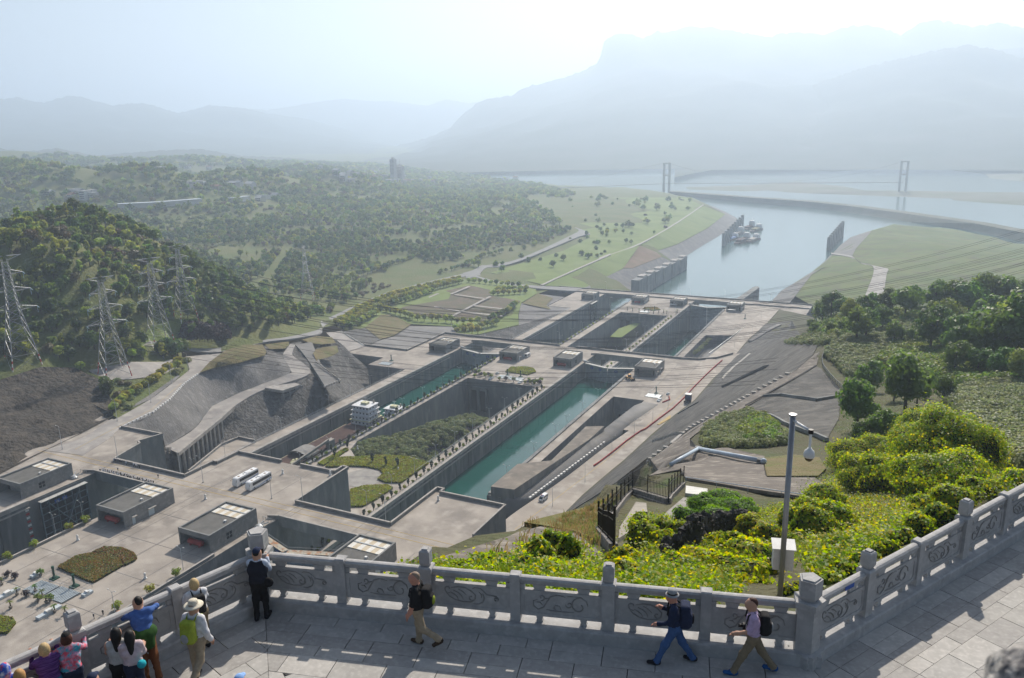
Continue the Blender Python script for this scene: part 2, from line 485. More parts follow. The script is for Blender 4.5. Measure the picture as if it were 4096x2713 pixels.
# ---------------------------------------------------------------- water
def sheet(name, poly, z, m):
 return struct(name, MB().add([(x, y, z) for x, y in poly], [tuple(range(len(poly)))]), m)
sheet('river', [(-9000, 830), (9000, 830), (9000, 14000), (-9000, 14000)], RIV, M_river)
XL0, XL1, XR0, XR1 = -285.0, -251.0, -190.0, -156.0
sheet('lock_water', [(XL0 - 2, 150), (XL1 + 2, 150), (XL1 + 2, 488), (XL0 - 2, 488)], -35, M_water)
sheet('lock_water', [(XR0 - 2, 190), (XR1 + 2, 190), (XR1 + 2, 488), (XR0 - 2, 488)], -35, M_water)
sheet('lock_water', [(XL0 - 2, 500), (XL1 + 2, 500), (XL1 + 2, 800), (XL0 - 2, 800)], -70, M_water)
sheet('lock_water', [(XR0 - 2, 500), (XR1 + 2, 500), (XR1 + 2, 775), (XR0 - 2, 775)], -70, M_water)
# ---------------------------------------------------------------- lock decks (solid concrete masses with their tops as decks)
def deck(name, polys, zt, zb, m=None):
 mb = MB()
 for p in polys:
  mb.prism(p, zt, zb, 0, 1)
 return struct(name, mb, [m or M_deck, M_wall])
def rect(x0, x1, y0, y1): return [(x0, y0), (x1, y0), (x1, y1), (x0, y1)]
up0 = [za(365, 910, 0)[:2], za(690, 975, 0)[:2]]
deck('lock_deck', [rect(-520, XL0 - .8, 40, 206) , rect(XL1 + .6, XR0 - .8, 40, 206), rect(XR1 + .6, -60, 120, 206)], ND, -64)
deck('lock_bridge', [rect(XL0 - .8, XL1 + .6, 194.6, 206)], ND, -3.2)
deck('lock_bridge', [rect(XR0 - .8, XR1 + .6, 194.6, 206)], ND, -3.2)
deck('lock_deck', [[(-248.5, 206), (-192.5, 206), (-193.8, 238), (-196.5, 238), (-196.5, 233), (-246.3, 233), (-246.3, 221), (-248.5, 221)]], ND, -30)
deck('lock_deck', [[(-151, 206), (-121.3, 206), (-121.3, 234), (-148.5, 234), (-148.5, 236.5), (-151, 236.5)]], ND, -30)
lx = za(515, 1050, 0); lx2 = za(690, 975, 0)
deck('lock_deck', [[(-520, 206), (-289.5, 206), (lx[0], lx[1]), (lx[0] - 3, lx[1] + 1.5), (lx2[0], lx2[1]), za(365, 912, 0)[:2], za(270, 850, 0)[:2], (-420, 262)]], ND, -30)
deck('lock_deck', [rect(-294, XL0 - .8, 206, 428)], MD, -66, M_deck2)
isl = [(XL1 + .6, 206), (XR0 - .8, 206), (XR0 - .8, 428), (-198, 428), (-198, 292), (-206, 288), (-222, 292), (-236, 296), (-243, 302), (-246.6, 312), (-246.6, 428), (XL1 + .6, 428)]
deck('lock_deck', [isl], MD, -66, M_deck2)
deck('lock_deck', [rect(XL1 + .6, XR0 - .8, 428, 520)], MD, -66)
deck('lock_deck', [[(-294, 428), (XL0 - .8, 428), (XL0 - .8, 520), (-318, 520), (-318, 467), (-356, 467), (-356, 446), (-324, 446), (-324, 428)]], MD, -66)
deck('lock_bridge', [rect(XL0 - .8, XL1 + .6, 508.5, 520)], MD, MD - 3.2)
deck('lock_bridge', [rect(XR0 - .8, XR1 + .6, 508.5, 520)], MD, MD - 3.2)
rb = [zk(1720, 800, MD), zk(1820, 800, MD), zk(1980, 830, MD), zk(2050, 830, MD), zk(2156, 740, MD), zk(2156, 640, MD), zc(1700, 850, MD), zc(1830, 735, MD), zc(1650, 752, MD)]
deck('lock_deck', [[(XR1 + .6, 429.4), (-131, 429.4), (-128, 432), (-92, 410), (-84, 520), (-86, 560), (-104, 545), (-112, 530), (-122, 522), (-134, 520), (XR1 + .6, 520)]], MD, -66)
deck('lock_deck', [rect(XR1 + .6, -149.6, 284, 429.4)], MD, -66, M_deck2)
deck('lock_deck', [[(-137, 381), (-118, 381), (-92, 410), (-128, 432), (-131, 429.4), (-130.6, 381)]], MD, -66)
deck('lock_platform', [[zk(515, 1455, -19)[:2], zk(725, 1278, -19)[:2], zk(990, 1250, -19)[:2], zk(1260, 985, -19)[:2], zk(1405, 995, -20)[:2], zk(1290, 1100, -20)[:2], zk(700, 1495, -20)[:2]]], -19.5, -64, mat('tan_paving', (.25, .215, .18), (.17, .15, .13), .12, .92, .2, 3, 7, (.31, .27, .22), .3))
deck('lock_deck', [rect(-294, XL0 - .8, 520, 716)], FD, -84, M_deck2)
deck('lock_deck', [rect(XL1 + .6, -243, 520, 716), rect(-197.5, XR0 - .8, 520, 716)], FD, -84, M_deck2)
deck('lock_deck', [rect(XL1 + .6, XR0 - .8, 716, 808)], FD, -84)
deck('lock_deck', [[(-318, 716), (XL0 - .8, 716), (XL0 - .8, 808), (-318, 808)]], FD, -84)
deck('lock_bridge', [rect(XL0 - .8, XL1 + .6, 790, 808)], FD, FD - 3)
deck('lock_bridge', [rect(XR0 - .8, XR1 + .6, 790, 808)], FD, FD - 3)
deck('lock_bridge', [[zh(1300, 790, FD)[:2], (-318, 790), (-318, 808), zh(1420, 806, FD + 1)[:2]]], FD, FD - 3)
deck('lock_deck', [[(XR1 + .6, 520), (-149.5, 520), (-149.5, 660), (-128, 668), (-100, 640), (-84, 640), (-82, 808), (XR1 + .6, 808)]], FD, -84)
sheet('pit_floor', rect(-149.6, -130, 380, 430), -50, M_rockd)
sheet('pit_floor', rect(-250, -190, 286, 430), -64, M_rockd)
sheet('pit_floor', rect(-250, -190, 518, 718), -80, M_rockd)
tin('ramp_ground', [zc(1610, 580, -44), zc(1930, 500, -43.3), (-86, 640, -43.3), (-86, 560, -30), (-104, 545, -26), (-112, 530, -25), (-134, 521, -44), (-149.5, 521, -55), (-149.5, 660, -55)], M_asph)
# ---------------------------------------------------------------- left works: shotcrete and rock slopes
L1 = [za(365, 912, 0), za(620, 790, 0), za(750, 690, 0), za(860, 570, 0), za(980, 485, 0)]
hump = [za(1100, 445, 1), za(1310, 400, 1.5), za(1520, 335, 0)]
L2 = [za(712, 1070, -15), za(950, 920, -14.5), za(1085, 745, -13), za(1300, 640, -12), za(1480, 570, -11), za(1690, 490, -8), za(1705, 465, -7.5), za(1650, 365, -4.5), za(1645, 330, -3), za(1700, 255, -2)]
L3 = [za(812, 1118, -15), za(1000, 965, -14.5), za(1160, 835, -13.5), za(1260, 745, -13), za(1405, 650, -12), za(1510, 620, -12), za(1780, 565, -10), za(1860, 470, -8), za(1790, 400, -6), za(1712, 335, -4)]
foot = [(-294.3, 236, -26), (-294.3, 250, -26), (-294.3, 280, -27), (-294.3, 310, -29), (-294.3, 340, -31), (-294.3, 380, -34), (-294.3, 424, -38), (-324, 427, -38), (-326, 445, -38)]
spur = [za(1885, 370, -6), za(1890, 400, -7), za(1975, 590, -10), za(2090, 548, -11), za(1900, 380, -6.5)]
outer = L1 + hump + [za(1490, 262, -1), za(1700, 245, -2), za(1760, 232, -4), za(1870, 235, -5), za(1890, 300, -6), za(2000, 200, -8), za(2060, 215, -10), za(2130, 320, -24), (-356, 446, -24.5)] + foot[::-1] + [(-291.5, 236, -20)]
L3i = [tuple(np.array(p) + np.array([-3.4, 1.8, -1.0])) for p in L3[:3]] + L3[3:]
under = [tuple(np.array(p)[:2] + np.array([-2.8, 1.5])) + (z_,) for p, z_ in zip(L3[:3], (-27, -26.5, -22))] + [(L3[3][0] + 2.0, L3[3][1] - 1.4, -18)]
tin('rock_slope', outer, M_shot, [L2, L3i, under, spur[1:4]], 3.0, 1.6, .12, sharp=1.2)
M_shot2 = mat('sprayed_concrete', (.19, .183, .175), (.125, .12, .115), .1, .95, .4, 1.2, 10, (.25, .24, .23), .4, stretch=(1, 1, .4))
tin('shotcrete_slope', L1 + hump + [za(1640, 345, -3.2)] + L2[7::-1] + [za(695, 985, -3)], M_shot2, [], 3.0, .5, .12, off=.5)
strip('ramp_road', L2, [L3[0], L3[1], L3[2], za(1290, 725, -12.8), za(1480, 620, -11.6), za(1780, 525, -9), za(1860, 470, -8), za(1800, 405, -6), za(1715, 338, -4), za(1740, 262, -2.5)], M_road, .5, skirt=1.6)
strip('spur_road', [za(1740, 262, -2.5), za(1800, 330, -5), za(1885, 450, -8), za(1972, 588, -10)], [za(1870, 240, -4.5), za(1900, 310, -5.5), za(1950, 420, -8), za(2092, 546, -11)], M_asph, .6, skirt=1.5)
tin('dry_grass_knoll', [za(985, 482, .6), za(1100, 445, 1.4), za(1310, 400, 2), za(1500, 345, 1), za(1512, 315, 1), za(1480, 258, 1), za(1330, 262, 2), za(1180, 310, 2), za(1060, 400, 1)], M_dry, [[za(1130, 400, 4), za(1300, 330, 5), za(1420, 300, 4)]], 2.5, .8, .25, off=.5)
tin('dry_grass_knoll', [za(1500, 262, 0), za(1690, 240, -1.5), za(1690, 268, -2), za(1660, 295, -2), za(1540, 300, -1.4)], M_dry, [], 2.5, .8, .25, off=.8)
tin('dry_grass_knoll', [za(1880, 330, -5), za(1900, 300, -5), za(1960, 280, -5), za(2070, 270, -8), za(2080, 320, -9), za(2040, 345, -9), za(1905, 390, -7)], M_dry, [[za(1950, 320, -3), za(2030, 310, -5)]], 2.0, .8, .25, off=.6)
tin('dry_grass_knoll', [za(1790, 225, -3), za(1900, 195, -6), za(2030, 205, -9), za(2060, 250, -9), za(1950, 262, -6), za(1850, 250, -4.5)], M_dry, [], 2.0, .8, .25, off=.8)
UL = [za(-250, 1090, 0), za(60, 990, 0), za(275, 850, 0), za(335, 835, 0), za(590, 690, 0), za(770, 560, 0), za(890, 465, 0), za(900, 440, 0), za(870, 350, 0)]
UR = [za(60, 1130, 0), za(250, 1010, 0), za(345, 925, 0), za(372, 905, 0), za(630, 785, 0), za(870, 568, 0), za(985, 480, 0), za(1050, 410, 0), za(1150, 325, 0)]
strip('upper_road', UL, UR, M_road, .12, skirt=2)
# ---------------------------------------------------------------- land left of the locks: hills, woods, garden plateau, river bank
def hillz(specs):
 out = []
 for px, py, dist, r, base, th in specs:
  x, y, z = WD(px / .57786, py / .57786, dist)
  out.append((x, y, max(2.0, z - base - th), r))
 def fn(x, y):
  s = np.zeros_like(x)
  for hx, hy, a, r in out:
   d2 = ((x - hx) ** 2 + (y - hy) ** 2) / (r * r)
   s = np.maximum(s, a * np.exp(-d2))
  dc = np.clip((np.hypot(x, y) - 445) / 120, 0, 1)
  return s * dc * dc * (3 - 2 * dc)
 return fn
hills = hillz([(150, 466, 640, 95, -10, 8), (60, 500, 560, 70, 0, 8), (270, 520, 640, 80, -15, 8), (330, 575, 600, 60, -10, 6), (0, 395, 1900, 260, -40, 10), (140, 405, 1750, 200, -40, 10), (330, 402, 1700, 190, -40, 10), (560, 398, 1900, 200, -40, 9), (700, 378, 2600, 260, -40, 10),
               (420, 358, 3200, 500, -40, 10), (250, 366, 3100, 380, -40, 10), (20, 348, 3300, 420, -40, 10), (760, 392, 2100, 160, -40, 9), (860, 395, 2900, 200, -40, 9), (620, 362, 3600, 500, -40, 10)])
mr_s = [za(850, 305, 0), za(1140, 318, -1), za(1500, 240, -3), za(1700, 215, -6), za(1930, 172, -13), zb(200, 668, -23), zb(300, 600, -27), zb(500, 505, -31), zb(800, 385, -36), zb(1150, 292, -39), zb(1420, 232, -40.5)]
mr_n = [za(850, 285, 0), za(1140, 285, -1), za(1500, 222, -3), za(1700, 195, -6), za(1930, 135, -13), zb(180, 620, -23), zb(290, 570, -27), zb(490, 475, -31), zb(770, 365, -36), zb(1130, 270, -39), zb(1420, 205, -40.5)]
gard_s = [zb(290, 650, -28), zb(400, 700, -31), zb(560, 675, -34), zb(700, 565, -36), zb(960, 645, -38), zb(1330, 665, -38), zb(1345, 728, -39), zb(1520, 738, -40), zb(1885, 650, -41), zb(1880, 560, -41), zb(1905, 460, -41), zb(2045, 380, -41.5), zb(2120, 352, -42.5)]
toe = [zd(215, 655, -75), zd(300, 590, -75), zd(430, 497, -75), zd(500, 450, -75), zd(580, 400, -75), zd(690, 335, -75), zd(785, 278, -75), zd(770, 245, -75), zd(700, 208, -75), zd(640, 180, -75), zd(560, 152, -75), zd(450, 122, -75)]
crest = [zh(1420, 808, -43), zh(1560, 745, -43), zh(1720, 675, -43), zh(1830, 625, -43), zd(0, 470, -44), zd(225, 388, -45), zd(330, 330, -45), zd(430, 268, -46), zd(580, 170, -46), zd(520, 128, -46), zd(380, 108, -47)]
poly = ([(-640, 190, 12), zv(0, 884, 14), zv(95, 852, 15), zv(172, 852, 12), zv(240, 872, 6), za(-20, 600, 1), za(240, 700, .5), za(300, 812, .2), za(335, 836, 0), za(590, 692, 0), za(770, 562, 0), za(890, 466, 0), za(900, 440, 0), za(850, 345, 0)]
  + mr_s[:6] + gard_s + [(-345, 800, -43.2)] + [zh(1420, 810, -43.2), zd(60, 640, -60)] + toe + [zd(380, 100, -75), zd(200, 75, -75), zd(0, 52, -75), zh(1900, 205, -75), zh(1640, 190, -75), zv(1250, 424, -75), zv(1100, 404, -75), (-1400, 4600, -75), (-2600, 6500, -75), (-6000, 6500, -30), (-4200, 1500, -20), (-1500, 300, 10)])
tin('hill_land', poly, M_earth, [mr_s[6:], mr_n, crest[1:], [zb(1480, 225, -40), zb(1700, 265, -41), zb(2040, 320, -42.5)]], 26, 4, .012, zfun=hills)
tin('dark_rock_slope', [zv(-260, 1200, .3), zv(0, 1095, .3), zv(110, 1038, .3), zv(200, 995, .3), zv(262, 962, .3), zv(262, 935, 1), zv(235, 880, 6.5), zv(172, 850, 13), zv(95, 848, 16.5), zv(0, 878, 15.5), (-640, 190, 13)],
 M_rockd, [[zv(155, 905, 7), zv(262, 975 - 18, .8)], [zv(0, 945, 9), zv(155, 905, 7)]], 3.0, 2.2, .10, sharp=2.5)
M_tar = mat('grey_road', (.27, .265, .26), (.22, .215, .21), .1, .9, .1, 4)
strip('main_road', mr_n, mr_s, M_tar, .5)
strip('main_road', [zb(1400, 205, -40.5), zb(1500, 175, -40.5), zb(1560, 140, -40.5), zb(1650, 130, -40.5), zb(1900, 75, -40.5), zh(1600, 510, -40), zh(1640, 470, -40), zh(1480, 420, -40), zh(1250, 340, -40)],
      [zb(1450, 250, -40.5), zb(1530, 225, -40.5), zb(1600, 160, -40.5), zb(1700, 150, -40.5), zb(1930, 85, -40.5), zh(1640, 520, -40), zh(1710, 492, -40), zh(1500, 420, -40), zh(1262, 338, -40)], M_tar, .7)
strip('bridge_road', [zb(1420, 205, -40.5), zb(1530, 200, -40.5), zb(1590, 245, -41), zb(1760, 282, -41.5), zb(2000, 310, -42), zb(2300, 325, -42.8), (-318, 807.6, -42.9)],
      [zb(1430, 245, -40.5), zb(1520, 240, -40.5), zb(1580, 262, -41), zb(1750, 298, -41.5), zb(2000, 330, -42), zb(2250, 352, -42.8), (-318, 790.4, -42.9)], M_tar, .6)
def flat(name, pts, m, off=.25, kind='structure', step=None, amp=0, skirt=.0):
 return tin(name, pts, m, [], step, amp, .1, kind, off, smooth=False, skirt=skirt)
flat('garden_lawn', [zb(300, 640, -28), zb(500, 510, -31), zb(800, 400, -36), zb(1180, 300, -38.5), zb(1420, 258, -40), zb(1600, 270, -40.5), zb(2030, 340, -41.4), zb(2040, 378, -41.3), zb(1905, 458, -40.8), zb(1880, 560, -40.8), zb(1882, 648, -40.8), zb(1520, 735, -39.8), zb(1345, 725, -38.8), zb(1330, 662, -37.8), zb(960, 642, -37.8), zb(700, 562, -35.8), zb(560, 672, -33.8), zb(400, 695, -30.8)], M_grassb, .4)
M_plot = mat('garden_soil', (.135, .105, .075), (.10, .10, .05), .06, .95, .5, 1.5, 7, (.17, .12, .085), .1)
flat('garden_plot', [zb(840, 520, -36.5), zb(1180, 375, -38.5), zb(1460, 310, -39.5), zb(1640, 350, -40), zb(1640, 395, -39.8), zb(1900, 445, -40.3), zb(1760, 570, -39.8), zb(1640, 630, -39), zb(1270, 590, -38), zb(940, 565, -37)], M_plot, .7)
pz = lambda x, y: zb(x, y, -38.6)
def pathq(name, p, q, w, m, z):
 a, b = np.array(zb(*p, z)), np.array(zb(*q, z)); d = (b - a) / np.linalg.norm(b - a); n = np.array([-d[1], d[0], 0]) * w / 2
 return struct(name, MB().add([a - n, b - n, b + n, a + n], [(0, 1, 2, 3)]), m)
for p, q in (((840, 522), (1190, 374)), ((1270, 590), (1640, 398)), ((1000, 465), (1400, 530)), ((1400, 530), (1740, 570)), ((1300, 380), (1460, 312)), ((1330, 382), (1600, 420)), ((1490, 478), (1800, 512))):
 pathq('garden_path', p, q, 3.0, M_cope, -37.0)
tin('paved_slope', [zb(545, 832, -24.4), zb(620, 800, -27), zb(800, 745, -34), zb(940, 655, -37.6), zb(1330, 662, -37.6), zb(1348, 722, -38), (-318.5, 520, -38), (-318.5, 468, -28), zb(920, 872, -24.5)], M_asph, [[zb(880, 780, -31), zb(1080, 720, -35)]], 5, .3, .1)
tin('paved_slope', [zb(350, 705, -23.5), zb(560, 672, -33.5), zb(690, 770, -30), zb(620, 808, -25), zb(550, 830, -24.3)], M_shot, [], 3, .8, .15)
tin('dry_grass_slope', [zb(560, 672, -33.6), zb(700, 562, -35.6), zb(790, 560, -36), zb(955, 648, -37.4), zb(810, 742, -33), zb(690, 776, -30)], M_dry, [], 3, .8, .15, off=.5)
strip('deck_road', [zb(225, 715, -23.4), zb(300, 790, -23.7), zb(395, 885, -23.9)], [zb(350, 703, -23.4), zb(440, 770, -23.7), zb(560, 832, -23.9)], M_road, .3)
tin('rock_slope', [(-318.2, 521, -24.5), (-318.2, 521.5, -40), zb(1348, 725, -38.6), zb(1520, 738, -39.6), zb(1885, 650, -40.6), (-294.2, 700, -43.5), (-294.2, 640, -46), (-294.2, 521, -52)], M_shot, [], 4, 1.0, .15, sharp=1)
tin('paved_slope', [zb(1885, 648, -40.7), zb(1885, 560, -40.7), zb(1905, 462, -40.8), zb(2050, 378, -41.5), (-319, 760, -43), (-319, 716, -43.1), (-294.5, 716, -43.3), (-294.5, 690, -43.4)], M_pave, [], 5, .4, .1)
tin('dry_grass_slope', [zb(1910, 465, -40.6), zb(2050, 380, -41.2), zb(2180, 420, -42.5), (-320, 716, -42.8), (-308, 700, -43)], M_dry, [], 5, .4, .1, off=.6)
flat('meadow', [zh(1430, 800, -43), zh(1560, 745, -43), zh(1830, 625, -43), zd(0, 470, -44), zd(225, 388, -45), zd(430, 268, -46), zd(575, 175, -46), zd(480, 128, -46.5), zh(1330, 285, -42), zh(1500, 400, -41), zh(1620, 480, -40.5), zh(1720, 520, -40.8), zh(1560, 600, -41), zh(1130, 730, -41)], M_grassb, .9)
tin('bank_slope', [zh(1430, 806, -43.1), zh(1560, 747, -43.1), zh(1720, 677, -43.1), zh(1830, 627, -43.1), zd(0, 472, -44), zd(225, 390, -45), zd(130, 525, -54), zd(0, 590, -56), zh(1780, 770, -56), zh(1690, 820, -54)], M_grassb, [], 12, .5, .05, off=.8)
tin('bank_slope', [zd(225, 390, -45), zd(330, 332, -45), zd(430, 270, -46), zd(578, 175, -46), zd(700, 222, -60), zd(600, 300, -60), zd(430, 390, -60), zd(310, 430, -58), zd(250, 405, -50)], M_grassb, [], 14, .5, .05, off=.9)
tin('paved_bank', [zd(310, 432, -58), zd(430, 392, -60), zd(600, 302, -60), zd(700, 222, -60), zd(640, 190, -58), zd(580, 168, -47), zd(640, 180, -75), zd(700, 208, -75), zd(770, 245, -75), zd(785, 278, -75), zd(690, 335, -75), zd(580, 400, -75), zd(430, 497, -75)], M_pave, [], 14, .3, .05, off=.7)
tin('dry_bank', [zd(60, 455, -46), zd(225, 400, -46.5), zd(310, 432, -58), zd(345, 460, -60), zd(180, 525, -56), zd(130, 525, -54)], mat('red_brown_bank', (.20, .13, .085), (.15, .11, .06), .05, .95, .4, .8), [], 12, .5, .05, off=1.0)
tin('paved_bank', [zh(1690, 820, -54), zh(1780, 770, -56), zd(0, 590, -56), zd(130, 528, -54), zd(180, 527, -56), zd(345, 462, -60), zd(425, 497, -74), zd(300, 590, -75), zd(215, 655, -75), (-318, 812, -62), zh(1600, 812, -52)], M_pave, [], 14, .3, .05, off=.9)
strip('bank_path', [zh(1420, 806, -43), zh(1560, 742, -43), zh(1830, 622, -43), zd(0, 466, -44), zd(225, 384, -45), zd(430, 266, -46), zd(575, 168, -46)], [zh(1435, 808, -43), zh(1572, 744, -43), zh(1838, 626, -43), zd(6, 470, -44), zd(231, 388, -45), zd(436, 269, -46), zd(579, 171, -46)], M_cope, 1.2)
# ---------------------------------------------------------------- right: peninsula, mole, far bank
rt_toe = [zd(940, 722, -75), zd(1000, 655, -75), zd(1060, 620, -75), zd(1180, 545, -75), zd(1240, 500, -75), zd(1285, 450, -75), zd(1330, 400, -75), zd(1395, 350, -75), zd(1510, 312, -75), zd(1600, 268, -75), zd(1700, 258, -75)]
rt_top = [zd(1060, 718, -43.5), zd(1120, 640, -46), zd(1180, 560, -48), zd(1260, 510, -52), zd(1300, 448, -58), zd(1410, 455, -52), zd(1430, 410, -50), zd(1515, 316, -50), zd(1640, 275, -55)]
tin('grass_land', rt_toe + [zd(2000, 300, -75), zd(2368, 385, -75), (600, 1500, -75), (900, 700, -30), (500, 500, 0), (60, 560, -30), (-40, 640, -36), (-70, 740, -42), (-82, 808, -43.4)], M_grass, [rt_top[:5], rt_top[5:], [zd(1500, 515, -42), zd(1600, 525, -40), zd(1580, 690, -38)], [zd(2000, 420, -40), zd(2300, 480, -38)]], 18, 1.5, .03)
tin('paved_bank', rt_toe[:4] + [zd(1180, 560, -48), zd(1120, 640, -46), zd(1060, 718, -43.5)], M_pave, [], 10, .3, .1, off=.5)
tin('paved_bank', rt_toe[3:6] + [zd(1300, 448, -58), zd(1410, 458, -52), zd(1445, 500, -47), zd(1380, 515, -49), zd(1240, 522, -50), zd(1180, 560, -48)], M_pave, [], 10, .3, .1, off=.6)
tin('paved_bank', rt_toe[5:9] + [zd(1515, 318, -50), zd(1430, 412, -50), zd(1408, 455, -52), zd(1300, 446, -58)], M_pave, [], 10, .3, .1, off=.5)
strip('bank_road', [zd(1290, 438, -58), zd(1400, 455, -52), zd(1450, 490, -46), zd(1520, 512, -42), zd(1525, 560, -40), zd(1480, 680, -38), zd(1470, 720, -37)], [zd(1292, 446, -58), zd(1405, 466, -52), zd(1480, 512, -45), zd(1600, 525, -40.5), zd(1600, 560, -39.5), zd(1580, 690, -38), zd(1580, 720, -37)], M_road, 1.0)
M_mole = mat('mole_stone', (.12, .125, .09), (.17, .165, .14), .03, .95, .4, .4, 6)
mt = [zd(380, 108, -75), zd(850, 158, -75), zd(1150, 185, -75), zd(1400, 220, -75), zd(1680, 263, -75), zd(2000, 303, -75), zd(2400, 390, -75)]
mc = [zd(380, 92, -62), zd(850, 128, -60), zd(1150, 148, -60), zd(1400, 175, -60), zd(1700, 215, -60), zd(2100, 272, -60), zd(2400, 330, -60)]
mb = MB(); n = len(mt)
bk = [np.array(p) + np.array([18, 24, 0]) for p in mc]; bt = [np.array(p) + np.array([40, 60, -16]) for p in mc]
mb.add(mt + mc + bk + bt, [(k * n + i, k * n + i + 1, (k + 1) * n + i + 1, (k + 1) * n + i) for k in range(3) for i in range(n - 1)])
struct('breakwater', mb, M_mole)
tin('far_bank', [zd(-1300, -8, -75), zd(0, 40, -75), zd(380, 88, -75), zd(900, 104, -75), zd(1400, 125, -75), zd(1900, 145, -75), zd(2500, 190, -75), (2500, 3200, -60), (6000, 5200, 30), (4500, 9000, 150), (-1500, 8200, 60), (-2600, 6600, -75)], mat('far_bank_ground', (.10, .12, .06), (.17, .16, .13), .008, .95), [], 160, 22, .0013)
# ---------------------------------------------------------------- mountains: ridges with real depth
def mountain(name, prof, dist, depth, amp, seed, footz=-60):
 """ridge line (photo px measured) at a distance, its flanks falling towards us and away, broken by gullies"""
 xs = np.array([p[0] for p in prof], float); ys = np.array([p[1] for p in prof], float); ds = np.array([p[2] if len(p) > 2 else dist for p in prof], float)
 N = 260; xi = np.linspace(xs[0], xs[-1], N)
 yi = np.interp(xi, xs, ys); di = np.interp(xi, xs, ds)
 top = np.array([WD(a / .57786, b / .57786, c) for a, b, c in zip(xi, yi, di)])
 M_ = 26; V = []
 for j in range(-8, M_ + 1):
  t = j / M_
  kw = int(abs(t) * 90) * 2 + 1; zz = np.convolve(np.pad(top[:, 2], kw // 2, 'edge'), np.hanning(kw + 2)[1:-1] / np.hanning(kw + 2)[1:-1].sum(), 'valid')
  for i in range(N):
   x, y, z = top[i]; z = zz[i]
   r = math.hypot(x, y); k = (r - t * depth) / r
   X, Y = x * k, y * k
   s = abs(t)
   hgt = (z - footz) * (1 - s) ** 1.25 if t >= 0 else (z - footz) * (1 - s * 1.5)
   nn = float(fbm(X * .0011 + seed, Y * .0011, 4)); rg = abs(float(fbm(X * .0022 + seed * 3, Y * .0022, 3)))
   e = min(1, s * 5)
   V.append((X, Y, footz + hgt * (1 + .25 * nn * e) - .5 * amp * rg * e * (1 - s) + (0 if j else amp * .10 * float(vnoise(i * 1.3, seed)))))
 K = M_ + 9
 F = [(j * N + i, j * N + i + 1, (j + 1) * N + i + 1, (j + 1) * N + i) for j in range(K - 1) for i in range(N - 1)]
 return tag(put(name, npmesh(name, V, F, M_mount, smooth=True)), kind='structure')
mountain('mountain', [(760, 380, 6000), (820, 365), (900, 345), (990, 322), (1040, 300), (1075, 262), (1120, 232), (1180, 225), (1205, 210), (1240, 197), (1300, 185), (1340, 170), (1380, 150), (1391, 130), (1395, 100), (1415, 86), (1450, 80), (1483, 94), (1500, 86), (1520, 75), (1545, 79), (1580, 66), (1640, 68), (1700, 76), (1770, 91), (1800, 84), (1850, 79), (1900, 86), (1960, 66), (2000, 62), (2040, 70), (2085, 84), (2120, 60), (2165, 52), (2230, 62), (2250, 68), (2300, 57), (2367, 70), (2460, 90), (2650, 160), (2900, 240)], 7600, 4200, 260, 1.3)
mountain('mountain', [(1560, 380, 5200), (1650, 330), (1730, 285), (1800, 240), (1900, 192), (1980, 165), (2050, 146), (2150, 122), (2240, 108), (2300, 118), (2367, 140), (2470, 160), (2700, 240)], 5600, 2300, 160, 5.1)
mountain('mountain', [(-500, 240), (-200, 225), (0, 232), (40, 227), (70, 236), (100, 240), (160, 222), (195, 227), (215, 235), (260, 246), (300, 241), (335, 240), (410, 263), (440, 258), (480, 245), (560, 252), (610, 262), (700, 275), (800, 300), (900, 330), (1000, 350)], 9500, 4200, 160, 9.2)
mountain('mountain', [(300, 270), (450, 262), (560, 252), (620, 256), (700, 243), (740, 236), (800, 230), (860, 236), (900, 235), (990, 246), (1030, 231), (1080, 240), (1120, 238), (1250, 260), (1500, 300)], 12500, 3500, 160, 13.7)
mountain('mountain', [(-600, 330), (-300, 310), (0, 345), (60, 352), (130, 345), (220, 362), (340, 352), (460, 346), (560, 362), (700, 368), (820, 378), (900, 388)], 4600, 1300, 70, 21.0)
deck('lock_deck', [[(-294.1, 206), (-294.1, 262), za(1425, 1022, -24)[:2], za(1295, 995, -24)[:2], za(1160, 1050, -24)[:2], za(850, 1300, -24)[:2]]], MD, -40, M_deck2)
# ================================================================ hillside on our side of the locks
from mathutils.bvhtree import BVHTree
def _pk(ox, oy, s): return lambda x, y: (ox + x / s, oy + y / s)
pxs = _pk(1800, 1800, 2.1527); pxt = _pk(2500, 1600, 2.24); pxu = _pk(2400, 1300, 2.368); pxv = _pk(0, 0, .57786); pxe = _pk(3000, 1100, 1.7418)
def zq(x, y, d): return WD(x / .57786, y / .57786, d)
def bvh_of(o):
 return BVHTree.FromPolygons([tuple(v.co) for v in o.data.vertices], [tuple(p.vertices) for p in o.data.polygons])
def raydir(p):
 d = _f + _r2 * ((p[0] - CX) / FPX) - _u2 * ((p[1] - CY) / FPX)
 return Vector(d).normalized()
def hit(bv, p, off=0.0):
 h = bv.ray_cast(Vector((0, 0, CAMZ)), raydir(p))
 if h[0] is None: return None
 return (h[0].x, h[0].y, h[0].z + off)
def drop(bv, x, y):
 h = bv.ray_cast(Vector((x, y, 900)), Vector((0, 0, -1)))
 return None if h[0] is None else h[0].z
def drape(name, bv, pts, m, off=.15, step=14, kind='structure', skirt=.4):
 """sheet laid on the ground: outline and inner points measured on the ground surface"""
 P = [hit(bv, p) for p in pts]; P = [p for p in P if p]
 xs = [p[0] for p in pts]; ys = [p[1] for p in pts]
 ins = []
 for gx in np.arange(min(xs), max(xs), step):
  for gy in np.arange(min(ys), max(ys), step):
   if inpoly(np.array([gx]), np.array([gy]), pts)[0]:
    h = hit(bv, (gx, gy))
    if h: ins.append([h])
 return tin(name, P, m, ins, None, 0, .1, kind, off, smooth=False, skirt=skirt)
PZ = 120.9                                        # paving of the viewing terrace
HB = 10.8
